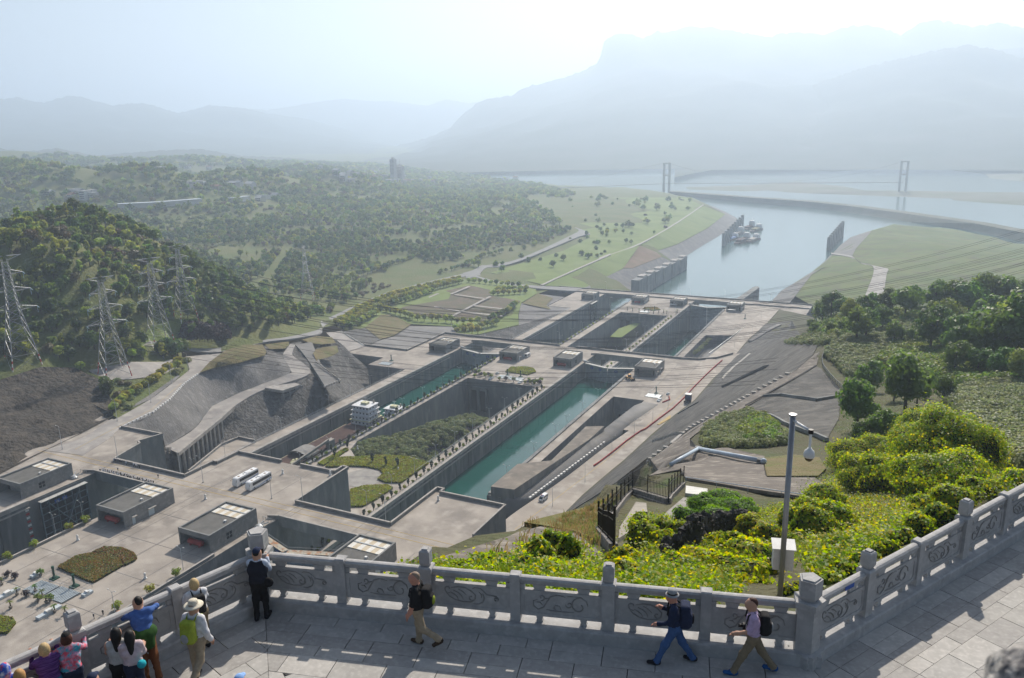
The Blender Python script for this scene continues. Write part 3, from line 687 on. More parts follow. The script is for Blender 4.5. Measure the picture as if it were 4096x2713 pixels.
def pz_(x, y): return (x * HB, y * HB)
cL, cR = np.array(pz_(-1.226, 1.183)), np.array(pz_(-.116, 1.479))
dM = (cR - cL) / 6; dR = np.array([1.0, 1.79]) ; dR = dR / np.linalg.norm(dR) * np.linalg.norm(dM)
dL = np.array([-.051, -.1755]) * HB
rail_pts = [cL + dL * k for k in range(5, 0, -1)] + [cL + dM * k for k in range(7)] + [cR + dR * k for k in range(1, 8)]
def outw(k, w):                                   # point w metres outside the balustrade
 return rail_pts[k] + np.array([-.35, .94]) * w
row0 = [(*(p + np.array([-.25, .6]) * .9), 119.6) for p in rail_pts]
row0[0] = (row0[0][0] - 1, row0[0][1], 119.0)
B0 = [zv(1285, 1205, -24), zv(1345, 1145, -24), zv(1440, 1065, -24), zv(1505, 1005, -24), zv(1560, 958, -24), zv(1605, 925, -24), zv(1650, 872, -24.5), zv(1700, 815, -29), zv(1765, 748, -39), zv(1800, 714, -43.2)]
B1 = [zv(1340, 1172, -12), zv(1400, 1118, -8), zv(1490, 1040, -4), zv(1560, 985, -2), zv(1625, 925, -4), zv(1680, 880, -6), zv(1740, 820, -14), zv(1790, 770, -24), zv(1840, 735, -32)]
B2 = [zv(1480, 1085, 44), zv(1500, 1068, 45), zv(1600, 1000, 46), zv(1700, 938, 47), zv(1830, 865, 48), zv(1900, 815, 50), zv(1935, 760, 42)]
rows = [(1000, [(24, 1332), (32, 1264)]), (1100, [(25, 1330), (30, 1290), (39, 1238)]), (1215, [(26, 1332), (36, 1262), (48, 1214)]), (1320, [(26, 1338), (40, 1262), (60, 1195)]), (1400, [(27, 1345), (42, 1262), (60, 1195), (80, 1150), (95, 1120)]),
  (1500, [(28, 1350), (45, 1262), (62, 1200), (85, 1150), (120, 1100)]), (1600, [(28, 1358), (46, 1265), (65, 1195), (85, 1150), (110, 1100), (150, 1048)]),
  (1720, [(29, 1365), (46, 1270), (65, 1200), (85, 1152), (110, 1105), (150, 1052), (190, 1000)]), (1800, [(30, 1370), (48, 1272), (66, 1200), (86, 1152), (112, 1105), (150, 1052), (195, 985), (240, 925)]),
  (1900, [(34, 1335), (50, 1255), (68, 1195), (88, 1150), (115, 1100), (150, 1045), (195, 975), (240, 910), (285, 850)]), (2000, [(40, 1290), (58, 1215), (85, 1150), (120, 1085), (160, 1020), (205, 950), (250, 895), (300, 830), (350, 775)]),
  (2100, [(42, 1260), (62, 1190), (92, 1125), (130, 1060), (180, 985), (240, 905), (310, 830), (370, 765)]), (2200, [(45, 1220), (70, 1155), (105, 1090), (150, 1020), (210, 935), (280, 850), (350, 780)]),
  (2320, [(48, 1185), (75, 1130), (115, 1070), (165, 1000), (230, 915), (310, 830), (380, 765)]), (2450, [(55, 1130), (85, 1090), (130, 1030), (190, 960), (270, 870), (360, 780)])]
inner = [[zq(x, y, d)] for x, c in rows for d, y in c]
outl = row0 + [zq(2640, 1000, 60), zq(2750, 850, 220), zq(2700, 720, 470), zq(2300, 705, 450), zq(2100, 715, 430), zq(1960, 728, 420)] + [(-60, 700, -40), (-76, 760, -43)] + B0[::-1] + [(-112, 240, -24.5), (-62, 207.5, -.5), (-58, 118, 8), (-58, 60, 60), (-45, 20, 92)]
M_hill = mat('hillside_earth', (.075, .07, .035), (.10, .095, .05), .08, .95, .6, 1.5, 7, (.06, .085, .025), .12)
hill = tin('hillside', outl, M_hill, [B1, B2] + inner, 5.0, .8, .08)
HV = bvh_of(hill)
M_black = mat('bitumen_slope', (.105, .10, .092), (.05, .048, .045), .07, .9, .4, 1.2, 12, (.155, .145, .13), .25, lo=.38, hi=.62)
M_brown = mat('brown_concrete', (.17, .15, .13), (.115, .10, .09), .25, .92, .4, 3.0, 8, (.30, .27, .23), .5)
drape('hillside_paving', HV, [pxs(-60, 770), pxs(60, 735), pxs(200, 705), pxs(240, 672), pxs(320, 655), pxs(450, 652), pxs(600, 668), pxs(780, 690), pxs(960, 720), pxs(1080, 750), pxs(1190, 830), pxs(1270, 900), pxs(1300, 1010), pxs(1100, 1080), pxs(600, 1080), pxs(0, 1030), pxs(-200, 1010)], M_brown, .25)
drape('hillside_paving', HV, [pxv(1292, 1200), pxv(1350, 1145), pxv(1445, 1066), pxv(1510, 1006), pxv(1565, 958), pxv(1610, 924), pxv(1655, 872), pxv(1704, 816), pxv(1768, 750), pxv(1830, 742), pxv(1850, 775), pxv(1890, 800), pxu(2010, 300), pxu(1860, 430), pxu(1500, 610), pxu(1100, 850), pxu(840, 1000), pxu(460, 1290), pxu(300, 1380), pxu(150, 1500)], M_black, .3)
drape('terrace_path', HV, [pxu(160, 1500), pxu(470, 1300), pxu(850, 1005), pxu(1100, 855), pxu(1500, 615), pxu(1870, 430), pxu(2040, 280), pxu(2080, 270), pxu(2050, 400), pxu(1580, 680), pxu(1200, 880), pxu(1000, 990), pxu(850, 1090), pxu(920, 1180), pxu(560, 1400), pxu(330, 1520)], M_brown, .45)
drape('hillside_paving', HV, [pxu(1590, 680), pxu(2050, 405), pxu(2100, 430), pxu(2300, 650), pxu(2280, 690), pxu(2050, 730), pxu(1720, 680)], M_black, .5)
drape('hillside_paving', HV, [pxu(1200, 890), pxu(1560, 690), pxu(1720, 690), pxu(2050, 740), pxu(2280, 700), pxu(2260, 900), pxu(2150, 1100), pxu(1900, 1010), pxu(1600, 860), pxu(1450, 850)], M_black, .35)
drape('hillside_paving', HV, [pxt(440, 600), pxt(650, 460), pxt(900, 440), pxt(1250, 520), pxt(1240, 600), pxt(1270, 715), pxt(1700, 720), pxt(1820, 820), pxt(1700, 910), pxt(1100, 820), pxt(540, 720), pxt(500, 640), pxt(215, 700), pxt(300, 640)], M_brown, .4)
drape('grass_patch', HV, [pxt(1250, 540), pxt(1500, 510), pxt(1740, 540), pxt(1800, 640), pxt(1730, 710), pxt(1270, 710), pxt(1250, 630)], M_dry, .5)
drape('stone_path', HV, [pxs(1830, 590), pxs(2010, 430), pxs(2200, 440), pxs(2200, 500), pxs(1960, 640), pxs(1850, 640)], mat('stone_path', (.30, .28, .26), (.2, .19, .175), .5, .9, .3, 3), .3)
drape('stone_path', HV, [pxt(545, 800), pxt(740, 830), pxt(740, 895), pxt(540, 870)], mat('white_slab', (.62, .61, .58), (.5, .49, .46), .6), .5)
drape('drain_channel', HV, [pxs(1460, 700), pxs(1600, 470), pxs(1690, 480), pxs(1700, 560), pxs(1600, 560), pxs(1540, 740), pxs(1450, 800)], mat('drain_concrete', (.33, .30, .26), (.24, .22, .19), .4, .9, .3, 3), .3)
drape('grass_patch', HV, [pxs(640, 665), pxs(980, 590), pxs(1200, 500), pxs(1420, 410), pxs(1440, 440), pxs(1330, 560), pxs(1270, 700), pxs(1230, 820), pxs(1100, 750), pxs(960, 718)], mat('yellow_grass', (.13, .13, .035), (.17, .145, .06), .3, .95, .8, 3.0, 7, (.08, .11, .025), .5), .35)
strip('access_road', [zv(1130, 1240, -24), zv(1180, 1193, -24), zv(1300, 1110, -24), zv(1395, 1037, -24), zv(1480, 975, -24), zv(1570, 890, -24), zv(1650, 815, -24), zv(1700, 775, -29), zv(1745, 735, -37), zv(1775, 715, -43)],
      [zv(1240, 1245, -24), zv(1285, 1205, -24), zv(1385, 1115, -24), zv(1445, 1062, -24), zv(1508, 1005, -24), zv(1606, 925, -24), zv(1680, 845, -25), zv(1730, 785, -32), zv(1770, 750, -38), zv(1802, 714, -43)], M_deck2, .16)
tin('lock_bank', [zk(690, 1500, -24), zk(610, 1590, -24), zk(820, 1568, -24), zk(1410, 1130, -24), zk(1640, 950, -24), zk(1830, 820, -24), zk(1720, 800, -24), zk(1640, 830, -23.9), zk(1420, 1000, -22), zk(1300, 1100, -20.5)], M_asph, [], None, 0, .1, off=.1, skirt=8)
# ================================================================ viewing terrace: paving slabs
M_slab = [mat('granite_%d' % i, c, tuple(q * .82 for q in c), 3.0, .75, .08, 60, 8, tuple(q * 1.12 for q in c), 9.0) for i, c in enumerate([(.40, .385, .36), (.435, .42, .395), (.365, .35, .33), (.47, .45, .42)])]
M_slabd = mat('granite_band', (.29, .265, .24), (.24, .22, .20), 3.0, .8, .08, 60)
M_bed = mat('joint_mortar', (.16, .15, .14))
PB = PZ - .035
terr = MB()
back = [(40, 8), (30, -12), (-30, -12), (-30, 2)]
outp = [(p[0], p[1]) for p in rail_pts]
terr.prism([tuple(p + np.array([-.2, .3])) for p in rail_pts] + back, PB - .02, PB - 9)
T = struct('terrace', terr, M_bed)
def clip(poly, hp):
 """clip polygon by half-planes (point, inward normal)"""
 for (px, py), (nx, ny) in hp:
  out = []
  for i in range(len(poly)):
   a, b = poly[i], poly[(i + 1) % len(poly)]
   da = (a[0] - px) * nx + (a[1] - py) * ny; db = (b[0] - px) * nx + (b[1] - py) * ny
   if da >= 0: out.append(a)
   if (da >= 0) != (db >= 0):
    t = da / (da - db); out.append((a[0] + (b[0] - a[0]) * t, a[1] + (b[1] - a[1]) * t))
  poly = out
  if len(poly) < 3: return []
 return poly
def area(p): return abs(sum(p[i][0] * p[(i + 1) % len(p)][1] - p[(i + 1) % len(p)][0] * p[i][1] for i in range(len(p)))) / 2
NSLAB = [0]
def slab(poly, m, dz=0.0):
 c = np.mean(np.array(poly), 0)
 if area(poly) < .02: return
 x, y, zz = proj([[c[0], c[1], PZ]])
 if not (-40 < x[0] < 2420 and 1050 < y[0] < 1610) or NSLAB[0] >= 420: return
 g = .007
 q = []
 for i in range(len(poly)):
  p = np.array(poly[i]); d = c - p; q.append(tuple(p + d / (np.linalg.norm(d) + 1e-6) * g * 1.4))
 mb = MB().prism([(a - c[0], b - c[1]) for a, b in q], 0, -.05)
 put('paving_slab', mb.mesh('paving_slab', m), T, (c[0], c[1], PZ + dz))
 NSLAB[0] += 1
def perp(d): d = np.array(d) / np.linalg.norm(d); return np.array([d[1], -d[0]])     # inward (to our side)
uM, uR, uL = dM / np.linalg.norm(dM), dR / np.linalg.norm(dR), -dL / np.linalg.norm(dL)
pM, pR, pL = perp(uM), perp(uR), perp(uL)
BW = [.34, .36, .36, .36, .62]
WB = sum(BW) + .26
mitL = (uM - uL); mitL /= np.linalg.norm(mitL)
bisL = np.array([mitL[1], -mitL[0]]); bisR = uR + uM; bisR = bisR / np.linalg.norm(bisR)
rs = np.random.default_rng(11)
def border(o, u, p, s0, s1, hps, lens):
 off = .26
 for k, w in enumerate(BW):
  s = s0
  while s < s1:
   ln = lens * rs.choice([1, 1, 1, .5], p=[.5, .3, .12, .08])
   a, b = o + u * s, o + u * (s + ln)
   quad = clip([tuple(a + p * off), tuple(b + p * off), tuple(b + p * (off + w)), tuple(a + p * (off + w))], hps)
   if quad: slab(quad, M_slab[rs.integers(0, 4)] if k != 2 else M_slab[2], rs.uniform(-.002, .002))
   s += ln
  off += w
aL = (pL + pM); aL /= np.linalg.norm(aL)                     # mitre directions at the two corners
aR = (pM + pR); aR /= np.linalg.norm(aR)
nL = np.array([-aL[1], aL[0]]); nL = nL * np.sign(nL @ uM)
nR = np.array([-aR[1], aR[0]]); nR = nR * np.sign(nR @ uR)
border(cL, uM, pM, -3, 16, [(tuple(cL), tuple(nL)), (tuple(cR), tuple(-nR))], 1.12)
border(cR, uR, pR, -3, 14, [(tuple(cR), tuple(nR))], 1.12)
border(cL, -uL, pL, -3, 10, [(tuple(cL), tuple(-nL))], 1.12)
ang = math.atan2(uM[1], uM[0]) + R(-47)
e1, e2 = np.array([math.cos(ang), math.sin(ang)]), np.array([-math.sin(ang), math.cos(ang)])
oM, oR, oL = cL + pM * WB, cR + pR * WB, cL + pL * WB
fields = [[(tuple(oM), tuple(pM)), (tuple(cL), tuple(nL)), (tuple(cR), tuple(-nR))], [(tuple(oR), tuple(pR)), (tuple(cR), tuple(nR))], [(tuple(oL), tuple(pL)), (tuple(cL), tuple(-nL))]]
base = cL + pM * 2
for fi, hps in enumerate(fields):
 if fi == 1:
  f1, f2, sx, sy = uR * .92 + pR * .38, None, 1.05, .58
  f1 = f1 / np.linalg.norm(f1); f2 = np.array([f1[1], -f1[0]]); b0 = cR
 else:
  f1, f2, sx, sy, b0 = e1, e2, .98, .98, base
 for i in range(-16, 24):
  y0 = i * sy
  band = fi != 1 and i % 6 == 3
  dark = fi == 1 and i % 9 == 6
  for j in range(-24, 24):
   sh = (.5 * sx if (i % 2 and fi != 1) else 0)
   a = b0 + f1 * (j * sx + sh) + f2 * y0
   if band and j % 2: pass
   quad = clip([tuple(a), tuple(a + f1 * sx), tuple(a + f1 * sx + f2 * sy), tuple(a + f2 * sy)], hps)
   if quad: slab(quad, M_slabd if (band or dark) else M_slab[rs.integers(0, 4)], rs.uniform(-.002, .002))
# ================================================================ stone balustrade
M_bal = mat('carved_granite', (.42, .415, .41), (.33, .325, .32), 2.5, .8, .12, 70, 8, (.47, .46, .45), 7.0)
M_carve = mat('carving_granite_shaded', (.30, .295, .285), (.22, .215, .20), 4.0, .85, .1, 60)  # darker than the balustrade: shade of deeper carving put into the stone colour
def bevbox(mb, x0, x1, y0, y1, z0, z1, b=.02):
 """box with chamfered top edges"""
 mb.add([(x0, y0, z0), (x1, y0, z0), (x1, y1, z0), (x0, y1, z0), (x0, y0, z1 - b), (x1, y0, z1 - b), (x1, y1, z1 - b), (x0, y1, z1 - b),
   (x0 + b, y0 + b, z1), (x1 - b, y0 + b, z1), (x1 - b, y1 - b, z1), (x0 + b, y1 - b, z1)],
           [(3, 2, 1, 0), (0, 1, 5, 4), (1, 2, 6, 5), (2, 3, 7, 6), (3, 0, 4, 7), (4, 5, 9, 8), (5, 6, 10, 9), (6, 7, 11, 10), (7, 4, 8, 11), (8, 9, 10, 11)])
BAY = float(np.linalg.norm(dM)); PW = .115
def spiral(cx, cz, r0, r1, t0, t1, n=14):
 return [(cx + (r0 + (r1 - r0) * i / n) * math.cos(t0 + (t1 - t0) * i / n), cz + (r0 + (r1 - r0) * i / n) * math.sin(t0 + (t1 - t0) * i / n)) for i in range(n + 1)]
def carving(flip):
 """shallow relief of curled beasts and cloud scrolls"""
 s = -1 if flip else 1
 C = []
 if not flip:
  C += [spiral(-.55, .62, .03, .11, 0, 5.2), [(-.47, .66), (-.30, .70), (-.12, .69), (.02, .62), (.12, .52), (.10, .40), (.0, .34), (-.2, .33), (-.38, .36), (-.52, .44), (-.60, .52)],
              spiral(.02, .45, .02, .10, 1, 6.5), [(.05, .68), (.12, .72), (.25, .70), (.33, .63), (.40, .56), (.52, .55), (.62, .54), (.68, .48), (.66, .42)], spiral(.62, .47, .015, .05, 0, 5),
              [(.30, .58), (.34, .46), (.30, .36), (.18, .30), (.05, .30)], [(-.5, .55), (-.40, .50), (-.33, .44), (-.30, .37)], [(-.42, .60), (-.30, .55), (-.22, .47), (-.18, .38)], [(-.3, .64), (-.18, .58), (-.1, .5)], [(.2, .62), (.27, .55), (.26, .46)]]
 else:
  C += [spiral(-.42, .48, .05, .22, 2.2, 8.0), [(-.62, .50), (-.58, .62), (-.46, .70), (-.30, .72), (-.14, .70)], spiral(-.18, .50, .02, .09, 0, 6.3), [(-.1, .68), (.08, .72), (.25, .66), (.34, .52), (.42, .38), (.55, .32), (.66, .40), (.66, .52), (.56, .57)],
              spiral(.46, .62, .02, .08, -1, 5), [(.0, .34), (.05, .44), (.14, .46), (.18, .38), (.12, .34)], [(-.3, .32), (-.1, .31), (.15, .31), (.36, .33)], [(.30, .62), (.36, .60), (.42, .62)], [(.45, .44), (.5, .5), (.58, .5)]]
 mb = MB()
 for c in C:
  pts = [(x * s * .95, -.058, z * 1.0 + .0) for x, z in c]
  mb.tube(pts, [.008] + [.016] * (len(pts) - 2) + [.006], 5)
 return mb
panel = MB()
panel.box(-BAY / 2 + PW, BAY / 2 - PW, -.05, .05, .15, .79)
pm = panel.mesh('panel', M_bal)
frame = MB()                                       # raised margin round the carved field
fx, f0, f1_ = BAY / 2 - PW - .09, .23, .73
hole = [(-fx + .06, f0), (fx - .06, f0), (fx, f0 + .06), (fx, f1_ - .06), (fx - .06, f1_), (-fx + .06, f1_), (-fx, f1_ - .06), (-fx, f0 + .06)]
ox = BAY / 2 - PW
outr = [(-ox + .02, .152), (ox - .02, .152), (ox, .20), (ox, .74), (ox - .02, .788), (-ox + .02, .788), (-ox, .74), (-ox, .20)]
vv = [(a, -.066, b) for a, b in hole] + [(a, -.066, b) for a, b in outr] + [(a, -.051, b) for a, b in hole]
frame.add(vv, [(8 + i, 8 + (i + 1) % 8, (i + 1) % 8, i) for i in range(8)] + [(i, (i + 1) % 8, 16 + (i + 1) % 8, 16 + i) for i in range(8)])
fm = frame.mesh('frame', M_bal)
cm = [carving(0).mesh('carving', M_carve), carving(1).mesh('carving', M_carve)]
hr = MB()
prof = [(-.05, .925), (.05, .925), (.075, .945), (.065, .965), (.065, 1.0), (.095, 1.02), (.095, 1.06), (.06, 1.095), (.02, 1.105), (-.02, 1.105), (-.06, 1.095), (-.095, 1.06), (-.095, 1.02), (-.065, 1.0), (-.065, .965), (-.075, .945)]
n = len(prof)
hr.add([(-BAY / 2 + PW, a, b) for a, b in prof] + [(BAY / 2 - PW, a, b) for a, b in prof], [(i, i + n, (i + 1) % n + n, (i + 1) % n) for i in range(n)] + [tuple(range(n)), tuple(range(2 * n - 1, n - 1, -1))])
hm_ = hr.mesh('handrail', M_bal)
sp = MB()
sp.add([(-.11, -.04, .79), (.11, -.04, .79), (.15, -.04, .91), (-.15, -.04, .91), (-.11, .04, .79), (.11, .04, .79), (.15, .04, .91), (-.15, .04, .91)], [(0, 1, 2, 3), (7, 6, 5, 4), (0, 3, 7, 4), (1, 5, 6, 2)])
sm = sp.mesh('spacer', M_bal); sm2 = MB().box(-.05, .05, -.045, .045, .791, .909).mesh('spacer', M_bal)
ftm = MB().add([(sx * w, sy * .06, z) for z, w in ((0, .075), (.05, .07), (.06, .05), (.09, .05), (.10, .07), (.15, .075)) for sx, sy in ((-1, -1), (1, -1), (1, 1), (-1, 1))], [(k * 4 + i, k * 4 + (i + 1) % 4, k * 4 + 4 + (i + 1) % 4, k * 4 + 4 + i) for k in range(5) for i in range(4)]).mesh('foot', M_bal)
ps = MB(); bevbox(ps, -PW, PW, -PW, PW, 0, 1.05, .0); bevbox(ps, -PW - .012, PW + .012, -PW - .012, PW + .012, 1.052, 1.15, .025)
psm = ps.mesh('post', M_bal)
pt = MB(); bevbox(pt, -.14, .14, -.14, .14, 0, 1.02, 0); bevbox(pt, -.165, .165, -.165, .165, 1.022, 1.15, .03)
ptm = pt.mesh('post', M_bal)
cp = MB(); cp.add([(-.085, -.085, 1.15), (.085, -.085, 1.15), (.085, .085, 1.15), (-.085, .085, 1.15), (-.12, -.12, 1.23), (.12, -.12, 1.23), (.12, .12, 1.23), (-.12, .12, 1.23), (-.12, -.12, 1.52), (.12, -.12, 1.52), (.12, .12, 1.52), (-.12, .12, 1.52), (-.095, -.095, 1.55), (.095, -.095, 1.55), (.095, .095, 1.55), (-.095, .095, 1.55)],
              [(i + 4 * k, (i + 1) % 4 + 4 * k, (i + 1) % 4 + 4 * k + 4, i + 4 * k + 4) for k in range(3) for i in range(4)] + [(12, 13, 14, 15)])
bevbox(cp, -.07, .07, -.07, .07, 1.552, 1.58, .008)
cpm = cp.mesh('lantern_block', M_bal)
def balustrade(o, u, nb, label, tall, first, last):
 o = np.array(o); ln = nb * BAY
 rz = math.atan2(u[1], u[0])
 t = thing('stone_balustrade', label, 'balustrade', (o[0], o[1], PZ + .0), None, False, rz)
 base = MB()
 bevbox(base, -.3, ln + .3, -.27, .27, -.30, .30, .03)
 put('plinth', base.mesh('plinth', M_bal), t)
 for k in range(nb + 1):
  if (k == 0 and not first) or (k == nb and not last): continue
  p = put('post', ptm if tall(k) else psm, t, (k * BAY, 0, .30))
  if tall(k): put('lantern_block', cpm, p)
 for k in range(nb):
  q = put('panel', pm, t, ((k + .5) * BAY, 0, .30))
  put('frame', fm, q); put('carving', cm[k % 2], q)
  put('handrail', hm_, t, ((k + .5) * BAY, 0, .30))
  for sg in (-1, 1):
   put('spacer', sm, t, ((k + .5) * BAY + sg * BAY / 4.2, 0, .30)); put('foot', ftm, t, ((k + .5) * BAY + sg * BAY / 4.2, 0, .30)); put('spacer', sm2, t, ((k + .5) * BAY + sg * (BAY / 2 - PW - .05), 0, .30))
 return t
balustrade(cL, uM, 6, 'long grey carved stone balustrade along the middle of the terrace', lambda k: k % 2 == 0, False, False)
balustrade(cR, uR, 7, 'carved stone balustrade climbing to the right edge past the blue sticker', lambda k: k % 2 == 1, False, True)
balustrade(cL - uL * 5 * BAY, uL, 5, 'carved stone balustrade on the left that the tourists lean on', lambda k: k % 2 == 1, True, False)
def corner_post(c, rz, label):
 t = thing('corner_post', label, 'stone post', (c[0], c[1], PZ), None, False, rz)
 def pent(r, z0, z1, r2=None):
  r2 = r2 or r; mb = MB()
  a = [math.pi / 2 + i * 2 * math.pi / 5 for i in range(5)]
  mb.add([(r * math.cos(q), r * math.sin(q), z0) for q in a] + [(r2 * math.cos(q), r2 * math.sin(q), z1) for q in a], [(i, (i + 1) % 5, 5 + (i + 1) % 5, 5 + i) for i in range(5)] + [(4, 3, 2, 1, 0), (5, 6, 7, 8, 9)])
  return mb
 m = pent(.40, -.30, .302); a = pent(.28, .30, 1.32); b = pent(.34, 1.322, 1.46)
 put('base', m.mesh('base', M_bal), t); put('shaft', a.mesh('shaft', M_bal), t)
 p = put('collar', b.mesh('collar', M_bal), t)
 k = pent(.19, 1.46, 1.56, .25); k2 = pent(.25, 1.56, 1.93); k3 = pent(.21, 1.932, 1.96, .20)
 for q in (k2, k3): k.add(q.v, q.f)
 put('lantern_block', k.mesh('lantern_block', M_bal), t)
corner_post(cL, math.atan2(uM[1], uM[0]) + .4, 'five-sided stone corner post beside the man in the dark vest')
corner_post(cR, math.atan2(uM[1], uM[0]) + .9, 'five-sided stone corner post at the bend near the camera mast')
st = MB().box(-.16, .16, -.103, -.0955, .955, 1.05)
so = put('notice_sticker', st.mesh('notice_sticker', M_blue), None, (*(cR + dR * .62), PZ + .30), math.atan2(uR[1], uR[0]))
tag(so, 'small blue sticker on the handrail of the right-hand balustrade', 'sticker')
def drain(pts, w, h, m, nm='slope_drain'):
 P = [hit(HV, pxu(*p)) for p in pts]
 for a, b in zip(P[:-1], P[1:]):
  if a and b:
   n = max(1, int(math.dist(a, b) / 6))
   for k in range(n):
    p = [np.array(pxu(*pts[0]))]
    q0 = np.array(a) + (np.array(b) - np.array(a)) * k / n; q1 = np.array(a) + (np.array(b) - np.array(a)) * (k + 1) / n
    z0, z1 = drop(HV, q0[0], q0[1]), drop(HV, q1[0], q1[1])
    tag(MB().bar((q0[0], q0[1], z0 + h / 2 + .3), (q1[0], q1[1], z1 + h / 2 + .3), w, h + .3).obj(nm, m), kind='structure')
drain([(10, 1415), (250, 1190), (560, 935), (740, 850), (930, 740)], .9, .25, M_dark)
drain([(90, 1420), (420, 1090), (690, 910)], 1.6, .5, M_cope)
drain([(500, 1115), (640, 1070), (790, 1040)], .9, .6, M_cope)
drain([(1380, 780), (1580, 670), (2045, 400)], .5, .3, M_dark)
drain([(1550, 690), (1720, 678), (2050, 728), (2280, 690)], .6, .6, M_wall)
drain([(1170, 595), (1300, 535), (1580, 405)], 2.6, .8, M_pave, 'berm_path')
drain([(960, 660), (1090, 480), (1160, 400), (1250, 290)], 1.6, .5, mat('berm_sand', (.36, .29, .19), (.27, .22, .15), .5), 'berm_path')
drain([(1160, 520), (1260, 410), (1420, 280)], 1.2, .4, M_cope)
drain([(1420, 170), (1700, 10)], 3.0, 1.2, M_pave, 'berm_path')
drain([(1600, 870), (1800, 970), (2150, 1110)], .7, .5, M_wall)
# ================================================================ vegetation
M_bark = mat('bark', (.09, .07, .05), (.06, .05, .035), 3.0, .9)
LF = {
 'dark': leafmat('leaf_dark', (.06, .105, .024), (.10, .155, .034), .5, .35, .35, hue=.03),
 'mid': leafmat('leaf_mid', (.105, .17, .035), (.155, .215, .048), .55, .35, .35, hue=.035),
 'light': leafmat('leaf_light', (.21, .28, .045), (.27, .32, .08), .55, .3, .35, hue=.03),
 'olive': leafmat('leaf_olive', (.15, .19, .08), (.21, .24, .11), .5, .25, .5, hue=.02),
 'brown': leafmat('leaf_brown', (.15, .12, .06), (.12, .115, .05), .35, .3, .35, hue=.03),
 'plum': leafmat('leaf_plum', (.06, .03, .035), (.04, .025, .03), .3, .2, .5),
 'gold': leafmat('leaf_gold', (.25, .30, .045), (.34, .32, .055), .6, .25, .6, hue=.02),
 'hillt': leafmat('leaf_hill', (.06, .13, .022), (.11, .19, .035), .5, .3, .3, hue=.02, tcol=1.1),
 'vine': leafmat('leaf_vine', (.10, .18, .010), (.22, .29, .012), .5, .12, .8, c3=(.34, .30, .02), hue=.012, tcol=1.8),
 'bright': leafmat('leaf_bright', (.09, .19, .02), (.14, .25, .025), .5, .12, .8, hue=.01, tcol=1.2),
 'hedge': leafmat('leaf_hedge', (.18, .28, .025), (.28, .33, .035), .4, .15, .25, c3=(.18, .13, .03), hue=.02, tcol=1.2),
 'bed': leafmat('leaf_bed', (.17, .21, .03), (.28, .24, .04), .4, .15, .25, c3=(.32, .13, .03), hue=.02),
 'cyp': leafmat('leaf_cypress', (.018, .04, .014), (.03, .055, .02), .2, .25, .6),
}
M_core = mat('foliage_core', (.012, .022, .006))  # near-black green: shade inside the foliage, put into the colour of added cores
def quads(C, N, size, rs, asp=1.5, curl=.25):
 """leaf-shaped quads at centres C facing about N"""
 n = len(C)
 N = N / (np.linalg.norm(N, axis=1, keepdims=True) + 1e-9)
 A = rs.normal(size=(n, 3)); A -= N * (A * N).sum(1, keepdims=True); A /= (np.linalg.norm(A, axis=1, keepdims=True) + 1e-9)
 B = np.cross(N, A)
 s = (size * rs.uniform(.6, 1.35, n))[:, None]
 p0 = C - A * s * asp * .5; p2 = C + A * s * asp * .5 - N * s * curl
 p1 = C + B * s * .5; p3 = C - B * s * .5
 V = np.stack([p0, p1, p2, p3], 1).reshape(-1, 3)
 F = np.arange(4 * n).reshape(n, 4)
 return V, F
def crown_pts(kind, h, r, n, rs):
 """points and outward normals of an uneven, clumped crown"""
 if kind == 'round':
  K = 14; cz, rz_ = h * .62, h * .36
 elif kind == 'slim':
  K = 12; cz, rz_ = h * .58, h * .42
 elif kind == 'ball':
  K = 10; cz, rz_ = h * .6, h * .38
 else:
  K = 22; cz, rz_ = h * .62, h * .40
 d = rs.normal(size=(K, 3)); d /= np.linalg.norm(d, axis=1, keepdims=True)
 rad = rs.uniform(.35, .95 if kind != 'ball' else .75, (K, 1)) ** .6
 cc = d * rad * np.array([r * .72, r * .72, rz_ * .78]) + np.array([0, 0, cz])
 cr = rs.uniform(.30, .5, K) * r * (1.25 if kind == 'ball' else 1.0)
 if kind == 'broad': cr *= rs.uniform(.7, 1.15, K)
 idx = rs.integers(0, K, n)
 u = rs.normal(size=(n, 3)); u /= np.linalg.norm(u, axis=1, keepdims=True)
 P = cc[idx] + u * (cr[idx] * rs.uniform(.55, 1.08, n))[:, None] * np.array([1, 1, .85])
 N = u + (P - np.array([0, 0, cz])) / r * .4 + np.array([0, 0, .25]) + rs.normal(size=(n, 3)) * .45
 return P, N, cc
def tree_parts(kind, h, r, n, size, seed, leaf, trunk=True):
 rs = np.random.default_rng(seed)
 P, N, cc = crown_pts(kind, h, r, n, rs)
 V, F = quads(P, N, size, rs)
 crown = npmesh('crown', V, F, LF[leaf])
 mb = MB()
 if trunk:
  b = .018 * h + .06
  mb.tube([(0, 0, -.5), (rs.normal() * .1, rs.normal() * .1, h * .3), (rs.normal() * .15, 0, h * .62), (0, 0, h * .85)], [b * 1.3, b, b * .6, b * .2], 6)
  for c in cc[:7]:
   mb.tube([(0, 0, h * rs.uniform(.25, .5)), tuple(c * np.array([.5, .5, .9])), tuple(c)], [b * .45, b * .3, b * .12], 5)
 return mb.mesh('trunk', M_bark), crown
def join_mesh(name, tm, cm_):
 bmj = bmesh.new(); bmj.from_mesh(tm); k = len(bmj.faces)
 bmj.from_mesh(cm_)
 bmj.faces.ensure_lookup_table()
 for i, f in enumerate(bmj.faces): f.material_index = 0 if i < k else 1
 me = bpy.data.meshes.new(name); bmj.to_mesh(me); bmj.free()
 for m_ in (tm.materials[0], cm_.materials[0]): me.materials.append(m_)
 return me
